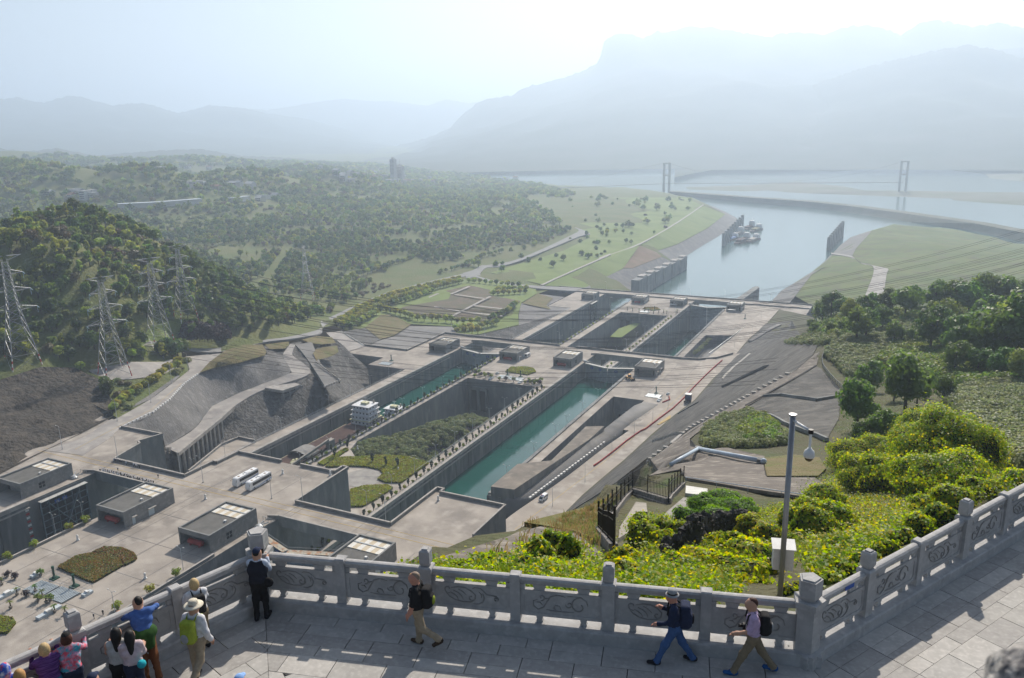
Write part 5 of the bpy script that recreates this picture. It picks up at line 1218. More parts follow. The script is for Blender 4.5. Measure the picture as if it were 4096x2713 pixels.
# ================================================================ planting on the lock islands
cyp = tree_parts('slim', 5.2, .95, 420, .42, 140, 'cyp'); bal = tree_parts('ball', 1.9, 1.05, 220, .32, 141, 'hedge')
k = 0
for y in np.arange(212, 428, 6.6):
 p = (-192.8, y, MD)
 if k % 1 == 0: tree_thing('cypress', '%s slim cypress from the near end beside the green chamber' % ordw(k), 'tree', p, cyp, rsf.uniform(.8, 1.05), rsf.uniform(0, 6), 'cypresses beside the green chamber')
 tree_thing('round_bush', '%s clipped ball bush from the near end beside the green chamber' % ordw(k), 'bush', (-192.6, y + 3.2, MD), bal, rsf.uniform(.85, 1.1), rsf.uniform(0, 6), 'ball bushes beside the green chamber'); k += 1
k = 0
for y in np.arange(252, 470, 7.2):
 tree_thing('cypress', '%s slim cypress from the near end beside the ship chamber' % ordw(k), 'tree', (-249.6, y, MD), cyp, rsf.uniform(.75, 1.0), rsf.uniform(0, 6), 'cypresses beside the ship chamber')
 tree_thing('round_bush', '%s clipped ball bush from the near end beside the ship chamber' % ordw(k), 'bush', (-249.6, y + 3.5, MD), bal, rsf.uniform(.8, 1.1), rsf.uniform(0, 6), 'ball bushes beside the ship chamber'); k += 1
for i, (x, y) in enumerate([(572, 972), (470, 1040), (765, 1080), (870, 1108), (962, 1115)]):
 tree_thing('cypress', '%s cypress from the left among the clipped hedges' % ORD[i], 'tree', zr(x, y, MD), cyp, 1.1, i, 'cypresses in the hedge garden')
k = 0
for y in np.arange(532, 712, 8.5):
 tree_thing('round_bush', '%s small bush from the near end right of the far pit' % ordw(k), 'bush', (-193, y, FD), bal, 1.2, k, 'bushes right of the far pit')
 tree_thing('round_bush', '%s small bush from the near end left of the far pit' % ordw(k), 'bush', (-249.5, y, FD), bal, 1.2, k, 'bushes left of the far pit'); k += 1
def hedge(name, label, P, z, h, leaf, size=.3, dens=9):
 rs = np.random.default_rng(len(P)); xs = [p[0] for p in P]; ys = [p[1] for p in P]
 n = int(area(P) * dens)
 X = rs.uniform(min(xs), max(xs), n * 3); Y = rs.uniform(min(ys), max(ys), n * 3); k = inpoly(X, Y, P); X, Y = X[k][:n * 2], Y[k][:n * 2]
 per = []
 for i in range(len(P)):
  a, b = np.array(P[i]), np.array(P[(i + 1) % len(P)]); m_ = int(np.linalg.norm(b - a) * h * dens)
  for t in rs.random(m_): per.append((*(a + (b - a) * t), z + rs.uniform(0, h)))
 C = np.concatenate([np.stack([X, Y, np.full(len(X), z + h)], 1), np.array(per).reshape(-1, 3)])
 C[:, 2] += rs.normal(size=len(C)) * .06 + .10 * fbm(C[:, 0] * .5, C[:, 1] * .5, 2)
 V, F = quads(C, np.array([0, 0, 1]) + rs.normal(size=(len(C), 3)) * .5, size, rs)
 c = np.mean(P, 0); t = thing(name, label, 'hedge', (c[0], c[1], z))
 MB().prism(P, z + h - .08, z).obj('shade_core', M_core, t); put('foliage', npmesh('foliage', V, F, LF[leaf]), t)  # solid dark core added under the leaf layer
xy = lambda c, P, z: [c(x, y, z)[:2] for x, y in P]
hedge('clipped_hedge', 'large clipped hedge bed curving round the round paving', xy(zr, [(395, 1116), (490, 1046), (640, 1042), (860, 1028), (1050, 1042), (1205, 1090), (1090, 1170), (990, 1243), (870, 1240), (805, 1215), (850, 1170), (820, 1140), (720, 1117), (600, 1112), (430, 1120)], MD), MD, .8, 'hedge', .46, 14)
hedge('clipped_hedge', 'narrow clipped hedge strip beside the ship chamber walk', xy(zr, [(335, 1092), (555, 972), (575, 985), (385, 1105)], MD), MD, .8, 'hedge', .46, 14)
hedge('clipped_hedge', 'leaf-shaped clipped hedge bed under the coach park wall', xy(zr, [(590, 1300), (700, 1268), (880, 1262), (925, 1285), (800, 1370), (690, 1428), (600, 1430)], MD), MD, .8, 'hedge', .46, 14)
struct('round_paving', MB().prism([(zr(690, 1200, MD)[0] + 9.5 * math.cos(a), zr(690, 1200, MD)[1] + 9.5 * math.sin(a)) for a in np.linspace(0, 6.28, 36, endpoint=False)], MD + .06, MD - .1), mat('round_paving', (.36, .34, .31), (.25, .235, .22), .25, .9))
hedge('flower_bed', 'rust-coloured inner half of the lens-shaped bed on the nearest deck', xy(zm, [(455, 1122), (600, 1035), (720, 1012), (850, 1018), (940, 1060), (965, 1110), (740, 1240), (700, 1235)], 0), 0, .7, 'bed', .32, 16)
hedge('flower_bed', 'golden outer crescent of the lens-shaped bed on the nearest deck', xy(zm, [(725, 1005), (815, 965), (950, 970), (1050, 1010), (1075, 1050), (1060, 1070), (980, 1108), (960, 1070), (900, 1030), (820, 1008)], 0), 0, .7, 'bed', .32, 16)
hedge('flower_bed', 'lens-shaped yellow-green bed on the middle lock head', xy(z5, [(1650, 745), (1740, 668), (1980, 666), (2090, 690), (2130, 745), (1995, 792), (1850, 770)], MD), MD, .7, 'hedge', .45, 8)
hedge('flower_bed', 'small brown lens-shaped bed on the far lock head', xy(z7, [(1255, 535), (1330, 512), (1480, 515), (1535, 550), (1400, 562)], FD), FD, .7, 'bed', .6, 5)
hedge('flower_bed', 'green bed at the left frame edge of the nearest deck', xy(zm, [(-120, 1640), (-60, 1520), (0, 1505), (100, 1520), (125, 1560), (60, 1640)], 0), 0, .7, 'hedge', .32, 16)
pot = mat('clay_pot', (.22, .2, .18))
shr = tree_parts('ball', 3.0, 1.7, 420, .34, 150, 'hedge'); mag = tree_parts('ball', 2.6, 1.2, 260, .32, 151, 'mid'); pur = tree_parts('round', 2.0, 1.4, 260, .3, 152, 'plum')
def potted(pos, parts, label, sc=1.0, name='potted_shrub'):
 t = tree_thing(name, label, 'plant', pos, parts, sc, rsf.uniform(0, 6), 'potted plants on the lock decks')
 MB().lathe([(.35, 0), (.5, .7), (.52, .75), (.4, .75)], 9).obj('pot', pot, t)
for (x, y), l in (((65, 1062), 'potted shrub at the chamber edge, nearest the left frame edge'), ((275, 962), 'potted shrub at the chamber edge, second from the left'), ((545, 828), 'potted shrub at the chamber edge left of the lamp'), ((668, 772), 'potted shrub at the chamber edge beside the gatehouse'), ((1385, 1188), 'potted shrub below the lamp near the right chamber'), ((1185, 1318), 'potted shrub just above the leaning man in blue'), ((925, 1450), 'potted shrub left of the leaning man in blue')):
 potted(zm(x, y, 0), shr, l)
fr = MB()
rsp = np.random.default_rng(8)
for k in range(16):
 a = k * 2.4; e = rsp.uniform(.1, .9); l = rsp.uniform(1.0, 1.4); d = np.array([math.cos(a), math.sin(a), 0])
 pts = [np.array([0, 0, 2.0]) + d * l * s_ * math.cos(e) + np.array([0, 0, l * (s_ * math.sin(e) - .45 * s_ * s_)]) for s_ in (0, .35, .7, 1)]
 n_ = np.array([-d[1], d[0], 0]) * .16
 for i in range(3): fr.add([pts[i] - n_ * (1 - i * .25), pts[i] + n_ * (1 - i * .25), pts[i + 1] + n_ * (.75 - i * .25), pts[i + 1] - n_ * (.75 - i * .25)], [(0, 1, 2, 3)])
palm = (MB().tube([(0, 0, 0), (.05, 0, 1.0), (0, 0, 2.0)], [.22, .16, .14], 7).mesh('trunk', M_bark), fr.mesh('crown', LF['mid']))
for i, (x, y) in enumerate([(15, 1255), (135, 1335), (280, 1310), (335, 1350), (432, 1470), (515, 1485), (85, 1440), (365, 1400)]):
 potted(zm(x, y, 0), palm, '%s potted palm from the left on the nearest deck' % ORD[i], 1.1, 'potted_palm')
for i, (x, y) in enumerate([(205, 1345), (300, 1385), (320, 1185), (60, 1190), (120, 1205), (395, 1385)]):
 potted(zm(x, y, 0), pur if i in (0, 3, 4) else mag, '%s small potted bush from the left among the palms' % ORD[i], 1.0)
for i, (x, y) in enumerate([(1190, 775), (1240, 770), (1320, 790), (1390, 805), (1430, 840), (1170, 820), (1270, 805), (1340, 830), (1560, 865), (1660, 870), (1780, 895), (1960, 925), (2020, 920), (2060, 935), (2110, 930), (2190, 930), (2210, 900), (2020, 885), (2110, 905), (2150, 925)]):
 tree_thing('deck_shrub', '%s shrub from the left along the pit edge of the middle head' % ordw(i), 'bush', z5(x, y, MD), (pur, mag, bal)[i % 3], 1.3, i, 'shrubs on the middle lock head')
for i, (x, y) in enumerate([(1020, 555), (1100, 570), (1200, 590), (1345, 585), (1425, 610), (1510, 590), (1585, 600), (1635, 615), (1780, 620), (1800, 600)]):
 tree_thing('deck_palm', '%s small palm from the left on the far lock head' % ORD[i], 'tree', z7(x, y, FD), palm, 1.6, i, 'palms on the far lock head')
tin('pit_rock', [(-246.4, 312, -27), (-243, 302.5, -26.5), (-236, 296.5, -26.5), (-222, 292.5, -27), (-206, 288.5, -28), (-198.2, 292.5, -31), (-198.2, 360, -46), (-198.2, 427.8, -60), (-246.4, 427.8, -56), (-246.4, 380, -44)], M_rockd, [[(-240, 330, -30), (-232, 372, -33), (-226, 396, -37)], [(-222, 330, -31), (-216, 372, -34), (-212, 396, -38)], [(-214, 335, -40), (-208, 380, -47), (-208, 398, -52)], [(-244, 385, -48), (-230, 408, -56)]], 3, 1.5, .2)
PITV = bvh_of(bpy.data.objects['pit_rock'])
pb = []
for x, y in zip(rsf.uniform(-245, -199, 1500), rsf.uniform(296, 426, 1500)):
 z = drop(PITV, x, y)
 if z is None or y > 405 and rsf.random() < .6 or (x > -246 + (y - 300) * .02 and y > 385 and x < -236): continue
 pb.append((x, y, z - .2))
ob = join_mesh('pit_bush', *tree_parts('round', 3.2, 2.0, 320, .5, 160, 'olive'))
scatter('shrubbery', 'grey-green bushes filling the pit between the two chambers', pb, ob, .6, 1.2, 9)
t7 = [(745, 970), (920, 985), (1250, 745), (1180, 728), (1000, 800), (880, 842)]
top = [np.array(z7(x, y, -52)) for x, y in t7]; c_ = np.mean(top, 0)
bot = [np.array([c_[0] + (p[0] - c_[0]) * 1.0 + np.sign(p[0] - c_[0]) * 9, p[1] + np.sign(p[1] - c_[1]) * 9, -79]) for p in top]
tin('ridge_grass', [tuple(p) for p in top], M_grassb, [], 3, .5, .2)
struct('pit_ridge', MB().add([tuple(p - np.array([0, 0, .1])) for p in top] + [tuple(p) for p in bot], [(i, 6 + i, 6 + (i + 1) % 6, (i + 1) % 6) for i in range(6)] + [(i, (i + 1) % 6, 6 + (i + 1) % 6, 6 + i) for i in range(6)]), mat('mossy_rock', (.09, .10, .045), (.06, .06, .045), .2, .95, .7, 1))
scatter('shrubbery', 'grey-green bushes along the foot of the far pit wall', [(x, y, -79 + 12 * max(0, (640 - y) / 120)) for x, y in zip(rsf.uniform(-242, -226, 160), rsf.uniform(545, 640, 160))], ob, .9, 1.5, 10)
scatter('shrubbery', 'green bushes on the bank beside the far access ramp', [tuple(np.array(zc(1530 + 220 * a + rsf.uniform(-8, 8), 735 - 210 * a + rsf.uniform(-8, 8), -47))) for a in np.linspace(0, 1, 70)], ob, .5, .9, 11)
# ================================================================ the locks in detail
# ---- chamber walls built of tall concrete blocks with open joints
def chamber_wall(label, x, y0, y1, zt, zb, bw=12.0, face=1):
 t = thing('chamber_wall', label, 'wall', (x, (y0 + y1) / 2, zt))
 n = max(1, round((y1 - y0) / bw)); w = (y1 - y0) / n
 bm = None
 for k in range(n):
  xa, xb = (x - .8, x) if face > 0 else (x, x + .8)
  b = MB().box(xa, xb, y0 + k * w + .16, y0 + (k + 1) * w - .16, zb, zt - .9)
  b.obj('wall_block', M_wallc, t)
 xa, xb = (x - 1.5, x + .18) if face > 0 else (x - .18, x + 1.5)
 MB().box(xa, xb, y0, y1, zt - .898, zt + .75).obj('coping', M_cope if face > 0 else M_wall, t)
 xa, xb = (x + .002, x + .55) if face > 0 else (x - .55, x - .002)
 if face > 0: MB().box(xa, xb, y0, y1, zt - 2.3, zt - 1.9).obj('ledge', M_cope, t)
 j = MB().box(x - .83, x - .79, y0, y1, zb, zt - .9).obj('joint', M_joint, t)
 return t
chamber_wall('tall grey left wall of the left lock chamber holding the white ship', XL0, 207, 470, MD, -62)
chamber_wall('long grey left wall of the right chamber, reflected in green water', XR0, 207, 472, MD, -62)
chamber_wall('right edge wall of the left chamber below the row of cypresses', XL1, 207, 471, MD, -62, face=-1)
chamber_wall('right edge wall of the green right chamber along the lamp row', XR1, 285, 472, MD, -62, face=-1)
chamber_wall('dry left wall of the far left chamber beyond the second road', XL0, 521, 756, FD, -82)
chamber_wall('dry left wall of the far right chamber with pale stains', XR0, 521, 758, FD, -82)
chamber_wall('right edge wall of the far left chamber beside planted strip', XL1, 521, 756, FD, -82, face=-1)
chamber_wall('right edge wall of the far right chamber nearest the channel', XR1, 521, 758, FD, -82, face=-1)
chamber_wall('dark stained chamber wall in the bottom left corner with depth scale', XL0, 60, 166, ND, -40)
dm = thing('depth_gauge', 'red and white striped depth scale on the dark chamber wall', 'gauge', (XL0 + .1, 165.2, -20))
for k in range(9):
 MB().box(XL0 + .02, XL0 + .14, 164.3, 165.6, -3.2 - k * 1.5, -2.4 - k * 1.5).obj('stripe', M_red if k % 2 else M_white, dm)
# ---- parapets
def parapet(label, pts, z, h=1.15, w=.55, m=None):
 c = np.mean([p[:2] for p in pts], 0)
 t = thing('parapet', label, 'parapet', (c[0], c[1], z))
 for i in range(len(pts) - 1):
  a, b = np.array(pts[i][:2]), np.array(pts[i + 1][:2]); d = (b - a) / np.linalg.norm(b - a)
  e = w / 2 if i < len(pts) - 2 else 0
  MB().bar((*(a - d * w / 2), z + h / 2), (*(b + d * (e - w * .5 - .004)), z + h / 2), w, h).obj('wall_segment', m or M_wall, t)
  MB().bar((*(a - d * w / 2), z + h + .071), (*(b + d * (e - w * .5 - .004)), z + h + .071), w + .16, .14).obj('coping', M_cope, t)
 return t
parapet('low concrete parapet around the left deck above the curving ramp', [(-289.3, 206.3), (lx[0], lx[1]), (lx[0] - 3, lx[1] + 1.5), (lx2[0], lx2[1]), za(365, 912, 0)[:2]], ND)
parapet('parapet of the lock road bending round the coach park to the gap', [(-289, 206.2), (-248.7, 206.2), (-248.7, 221), (-246.6, 221), (-246.6, 233), (-223, 233)], ND)
parapet('parapet of the coach park from the gap round to its outer corner', [(-213, 233), (-196.3, 233), (-196.3, 238.2), (-193.8, 238.2), (-192.7, 206.2), (-151.2, 206.2), (-151.2, 236.6), (-148.3, 236.6), (-148.3, 234), (-121.4, 234), (-121.4, 210)], ND)
parapet('road bridge parapet lined by a crowd in white caps', [(-290.5, 193.2), (-286.5, 194.6), (-250, 194.6)], ND, 1.05)
parapet('low wall of the lower platform beside the ramp columns', [za(900, 1262, -24), za(1160, 1050, -24), za(1295, 995, -24), za(1425, 1022, -24)], MD, 1.1)
parapet('low wall with potted shrubs along the nearest left chamber', [(-250.2, 60), (-250.2, 166)], ND, .9, .5)
parapet('low wall along the nearest right chamber behind the leaning tourists', [(-191.4, 90), (-191.4, 166)], ND, .9, .5)
parapet('road bridge parapet over the nearest right chamber', [(-193.8, 193.2), (-190.2, 194.6), (-155, 194.6)], ND, 1.05)
parapet('low wall at the left of the middle lock head', [(-356, 467), (-318.2, 467), (-318.2, 520), (-222, 520)], MD)
parapet('parapet of the second road curving away on the right', [(-209, 520), (-134, 520.2), (-122, 522.3), (-112, 530), (-104, 545)], MD)
parapet('inner parapet of the second road over the left gate', [(-287.5, 507), (-284.5, 508.6), (-250, 508.6)], MD, 1.05)
parapet('inner parapet of the second road over the right gate', [(-193, 507), (-189.5, 508.6), (-155, 508.6)], MD, 1.05)
parapet('near parapet of the last bridge across the far lock head', [(-318, 790.2), (-82, 790.2)], FD, 1.0)
parapet('outer parapet of the last bridge before the river channel', [(-345, 807.5), (-82, 807.8)], FD, 1.0)
# ---- gate-house buildings
M_roofm = mat('roof_gravel', (.155, .15, .14), (.11, .108, .10), .3, .95, .3, 4)
M_sky1 = mat('skylight_white', (.74, .72, .66), (.62, .60, .55), .8, .6)
M_sky2 = mat('skylight_beige', (.58, .49, .35), (.5, .42, .3), .8, .6)
M_bld = mat('gatehouse_concrete', (.24, .242, .235), (.185, .187, .182), .35, .9, .1, 3, 7, (.29, .285, .275), .8)
def gatehouse(x0, x1, y0, y1, z, label, win, h=6.0, tank=True, tlabel=None):
 w, d = x1 - x0, y1 - y0
 t = thing('gatehouse', label, 'building', ((x0 + x1) / 2, (y0 + y1) / 2, z))
 X = lambda q: x0 + q
 wl = MB(); bay = 3.2
 wl.box(x0, x0 + .6, y0, y1, z, z + h); wl.box(x1 - .6, x1, y0, y1, z, z + h)
 wl.box(x0 + .601, x1 - .601, y1 - .6, y1 - .002, z, z + h - .002); wl.box(x0 + .601, x1 - .601, y0 + bay, y0 + bay + .5, z, z + h - 1.2)
 wl.box(x0 + .601, x1 - .601, y0 + .002, y0 + .6, z + h - 1.75, z + h - .002)
 wl.box(x0 + .601, x1 - .601, y0 + .601, y0 + bay - .001, z + h - 1.75, z + h - 1.3)
 wl.obj('wall', M_bld, t)
 rf = MB().box(x0 + .602, x1 - .602, y0 + .602, y1 - .602, z + h - 1.29, z + h - .75).obj('roof', M_roofm, t)
 MB().box(X(w * .72), X(w * .72) + .8, y0 + d * .47, y0 + d * .47 + .8, z + h - .75, z + h - .1).obj('roof_vent', M_white, rf)
 n = 7; sx = (w - 1.8) / n
 for k in range(n):
  MB().box(X(.9) + k * sx + .01, X(.9) + (k + 1) * sx - .01, y0 + d * .64, y1 - .75, z + h - .749, z + h - .52 - (.02 if k % 2 else 0)).obj('skylight_panel', M_sky2 if k in (1, 3, 5) else M_sky1, rf)
 MB().box(X(.9), x1 - .9, y0 + d * .80, y0 + d * .80 + .5, z + h - .519, z + h - .36).obj('ridge_bar', M_steel, rf)
 for q in ((.8, .12), (w - 2.2, .12)):
  dd = MB().box(X(q[0]), X(q[0]) + 1.3, y0 + bay - .06, y0 + bay - .003, z + .1, z + 3.2)
  dd.obj('door', M_dark, t)
 if win:
  wn_ = MB().box(x1 + .003, x1 + .05, y0 + d * .33, y0 + d * .33 + 2.4, z + 1.2, z + 3.4).obj('window', M_dark, t)
  MB().box(x1 + .052, x1 + .1, y0 + d * .33 + 1.1, y0 + d * .33 + 1.3, z + 1.2, z + 3.4).obj('mullion', M_bld, wn_)
  MB().box(x1 + .053, x1 + .101, y0 + d * .33, y0 + d * .33 + 2.4, z + 2.2, z + 2.38).obj('transom', M_bld, wn_)
 else:
  for yy, ww in ((.14, 1.2), (.46, 2.4)):
   dr = MB().box(x1 + .003, x1 + .06, y0 + d * yy, y0 + d * yy + ww, z + .05, z + 2.6).obj('door', mat('pale_door', (.45, .52, .55)), t)
   MB().box(x1 + .003, x1 + 1.1, y0 + d * yy - .4, y0 + d * yy + ww + .4, z + 2.9, z + 3.1).obj('canopy', M_cope, dr)
 if tank:
  tk = thing('red_tank', tlabel, 'tank', (X(w * .42), y0 + 1.4, z))
  b = MB(); L_ = 6.2; cx = X(w * .42)
  pr = [(1.0 * math.cos(a), 1.15 + .95 * math.sin(a)) for a in np.linspace(0, 2 * math.pi, 12, endpoint=False)]
  vs = [(cx - L_ / 2 + dx, y0 + 1.4 + a * s, z + .25 + (b_ - 1.15) * s + 1.0) for dx, s in ((0, .7), (.25, 1), (L_ - .25, 1), (L_, .7)) for a, b_ in pr]
  b.add(vs, [(k * 12 + i, k * 12 + (i + 1) % 12, (k + 1) * 12 + (i + 1) % 12, (k + 1) * 12 + i) for k in range(3) for i in range(12)] + [tuple(range(11, -1, -1)), tuple(range(36, 48))])
  b.obj('drum', M_red, tk, True)
  for q in (-2, 2):
   MB().box(cx + q - .2, cx + q + .2, y0 + .6, y0 + 2.2, z, z + .45).obj('cradle', M_red, tk)
 return t
BL = [(-304, -290, 167, 188.2, ND, 'grey flat-roofed gatehouse beside the open lattice gate at far left', 1, 0, 0), (-248, -234, 167, 188.2, ND, 'grey gatehouse with a red tank between the chamber and the flower bed', 0, 1, 'red tank in the bay of the gatehouse behind the potted shrubs'),
      (-208, -194, 167, 188.2, ND, 'grey gatehouse with a red tank just left of the man in the vest', 1, 1, 'red tank in the bay of the gatehouse nearest the man in the vest'), (-150.5, -136.5, 167, 188.2, ND, 'gatehouse whose roof peeps over the middle balustrade', 0, 0, 0),
      (-302.5, -288.7, 471.5, 491.5, MD, 'leftmost gatehouse on the middle lock head', 1, 0, 0), (-246.5, -233, 472, 492, MD, 'gatehouse on the middle head with a white minibus beside it', 0, 1, 'red tank in the gatehouse beside the white minibus'),
      (-207, -193.8, 473, 493, MD, 'gatehouse on the middle head left of the right gate', 1, 1, 'red tank in the gatehouse left of the closed right gate'), (-151.4, -137.7, 474, 494.5, MD, 'gatehouse on the middle head behind the yellow loader', 0, 0, 0),
      (-298.5, -285.7, 755, 773, FD, 'small leftmost gatehouse on the far lock head', 1, 0, 0), (-246, -233, 757, 774, FD, 'second gatehouse from the left on the far lock head', 0, 1, 'faint red tank at the second far gatehouse'),
      (-207.5, -194.5, 758, 775, FD, 'third gatehouse on the far lock head with a white shelter in front', 1, 0, 0), (-153, -139.5, 757, 775, FD, 'rightmost gatehouse on the far lock head next to the channel', 0, 0, 0)]
for a in BL: gatehouse(a[0], a[1], a[2], a[3], a[4], a[5], a[6], 6.0, a[7], a[8])
for x, y, l in ((-203, 755, 'white shelter in front of the third far gatehouse'), (-147, 752, 'white canopy in front of the rightmost far gatehouse')):
 t = thing('shelter', l, 'shelter', (x, y, FD))
 MB().box(x - 3.5, x + 3.5, y - 1, y + 1, FD + 2.2, FD + 2.6).obj('roof', M_white, t)
 for q in (-3, 3): MB().box(x + q - .1, x + q + .1, y - .1, y + .1, FD, FD + 2.2).obj('post', M_steel, t)
# ---- mitre gates
M_gpan = mat('gate_panel_paint', (.36, .42, .45), (.26, .31, .34), .4, .6)
M_rust = mat('rusty_plank', (.42, .38, .30), (.35, .16, .07), .5, .8, lo=.5, hi=.62)
def leaf(t, p, q, zt, zb, cols=7, rows=9, signs=True, lattice=False, walk=M_rust):
 p, q = np.array(p), np.array(q); ln = np.linalg.norm(q - p); u = (q - p) / ln; n = np.array([u[1], -u[0]])
 if n[1] > 0: n = -n
 pt = lambda s, o, z: (*(p + u * s + n * o), z)
 MB().bar(pt(0, .3, (zt + zb) / 2), pt(ln, .3, (zt + zb) / 2), .5, zt - zb).obj('skin_plate', M_dark if lattice else M_gpan, t)
 m = M_gate if lattice else M_gpan
 for k in range(cols + 1):
  s = ln * k / cols; wv = .35 if k in (0, cols) else .22
  MB().bar(pt(s, .85, zb), pt(s, .85, zt), wv, .6 if lattice else .35, up=(*n, 0)).obj('stile', m, t)
 for k in range(rows + 1):
  z = zb + (zt - zb) * k / rows
  MB().bar(pt(.2, .80, z), pt(ln - .2, .80, z), .5 if lattice else .3, .22).obj('girder', m, t)
 if lattice:
  for a, b in (((ln * .14, zt - 1), (ln * .86, zt - 20)), ((ln * .80, zt - 1.5), (ln * .2, zt - 21))):
   MB().bar(pt(a[0], 1.25 + .2 * (a[0] < b[0]), a[1]), pt(b[0], 1.25 + .2 * (a[0] < b[0]), b[1]), .3, 1.1, up=(*n, 0)).obj('brace', M_gate, t)
 if signs:
  for s in (.34, .5) if lattice else (.3, .7):
   sg = MB().bar(pt(ln * s - 1, 1.0, zt - 2.2), pt(ln * s + 1, 1.0, zt - 2.2), .1, 1.5).obj('sign_board', M_blue, t)
   for dz in (-.3, .1):
    MB().bar(pt(ln * s - .6, 1.06, zt - 2.2 + dz), pt(ln * s + .6, 1.06, zt - 2.2 + dz), .02, .16).obj('lettering', M_white, sg)
 wk = MB().bar(pt(-.2, .9, zt + .12), pt(ln + .2, .9, zt + .12), 2.2, .2).obj('walkway', walk, t)
 for o in (-.1, 1.9):
  MB().bar(pt(0, o, zt + 1.2), pt(ln, o, zt + 1.2), .06, .06).obj('handrail', M_steel, wk)
  for k in range(7): MB().bar(pt(ln * k / 6, o, zt + .2), pt(ln * k / 6, o, zt + 1.2), .05, .05).obj('baluster', M_steel, wk)
M_walk = mat('grey_walkway', (.52, .51, .47), (.4, .39, .36), .5, .7)
def gate(label, x0, x1, yh, ya, zt, zb, **k):
 xm = (x0 + x1) / 2
 t = thing('mitre_gate', label, 'lock gate', (xm, yh, zt))
 leaf(t, (x0, yh), (xm - .25, ya), zt, zb, **k); leaf(t, (xm + .25, ya), (x1, yh), zt, zb, **k)
 MB().lathe([(1.0, 0), (1.2, 1.2), (.7, 1.7)], 10, (x0 - 1.5, yh + .5, zt)).obj('hinge_cap', M_steel, t)
 MB().bar((x0 - 4, yh + 1.5, zt + 1), (x0 + 1.5, yh + .2, zt + .9), .5, .4).obj('anchor_arm', M_steel, t)
 return t
gate('closed pale blue mitre gate across the left chamber at the middle head', XL0 + .2, XL1 - .2, 489.5, 484, MD - .8, -62, walk=M_walk)
gate('closed pale blue mitre gate at the head of the green right chamber', XR0 + .2, XR1 - .2, 490, 484.5, MD - .8, -62, walk=M_walk)
gate('closed dark mitre gate at the far end of the dry right chamber', XR0 + .2, XR1 - .2, 772, 767, FD - .5, -80, signs=False, walk=M_walk)
gate('gate with rusty planked walkway behind the stone corner post', XR0 + .2, XR1 - .2, 185, 179.5, ND - .8, -40, walk=M_rust)
t = thing('mitre_gate', 'open lattice steel gate leaf with crossed braces in the nearest chamber', 'lock gate', (XL0 + 2, 178, -1))
leaf(t, (XL0 + 1.2, 169.0), (XL0 + 1.2, 188.0), ND - 1, -36, 6, 13, True, True, M_walk)
t = thing('mitre_gate', 'open lattice gate leaf in the far left chamber', 'lock gate', (XL0 + 2, 752, FD))
leaf(t, (XL0 + 1.2, 742), (XL0 + 1.2, 758), FD - 1, -80, 4, 12, False, True, M_walk)
MB().box(-173.3, -172.7, 765.2, 765.8, -80, FD).obj('gate_post', M_white, t) if 0 else None
gp = MB().box(-173.4, -172.6, 764.6, 765.4, -80, FD - .4).obj('gauge_post', M_white); tag(gp, 'tall white gauge post standing before the far right gate', 'post')
for (x, y, l) in ((-290.5, 190.5, 'steel hinge machinery beside the open lattice gate'), (-193.5, 189.5, 'steel hinge machinery behind the pentagonal stone post')):
 t = thing('gate_machinery', l, 'machinery', (x, y, 0))
 MB().lathe([(1.5, -.4), (1.6, .5), (1.1, .9), (.5, 1.1)], 12, (x + 1.5, y - 3, 0)).obj('drum', M_steel, t)
 for a in (-1, 0, 1): MB().bar((x + 1.5, y - 3, .7), (x + 1.5 + 2.2 * a, y - .5, 1.2), .3, .3).obj('strut', M_steel, t)
 for a in range(4): MB().bar((x - 1 + a * 1.2, y + 1.8, 0), (x - 1 + a * 1.2, y + 1.8, 1.3), .12, .12).obj('post', M_steel, t)
 MB().bar((x - 1.2, y + 1.8, 1.3), (x + 3, y + 1.8, 1.3), .1, .1).obj('rail', M_steel, t)
def portal(x0, x1, y, zt, zb, label):
 t = thing('sluice_portal', label, 'opening', ((x0 + x1) / 2, y, zb))
 MB().box(x0, x1, y - .3, y - .02, zb, zt).obj('shade_panel', M_dark, t)  # solid near-black panel, the shade of the opening put into its colour
 for q in (x0 - 1.6, (x0 + x1) / 2 - .8, x1):
  MB().box(q, q + 1.6, y - 1.6, y - .021, zb, zt).obj('pier', M_wall, t)
 MB().box(x0 - 1.6, x1 + 1.6, y - 1.7, y - .022, zt + .001, zt + 2).obj('lintel', M_wall, t)
portal(-244, -233.5, 428, -31, -45, 'dark sluice opening in the end wall of the planted pit')
portal(-244, -233.5, 716, -50, -62, 'dark sluice opening in the end wall of the far pit')
portal(-146, -136, 429.4, -34, -48, 'dark sluice opening under the deck behind the concrete steps')
t = thing('concrete_steps', 'broad concrete steps rising inside the small right-hand pit', 'steps', (-143, 405, -48))
for k in range(6): MB().box(-149, -139, 390 + k * 5, 394 + k * 5, -50, -46.5 + k * .3 - .6 * (k % 2)).obj('step', M_cope, t)
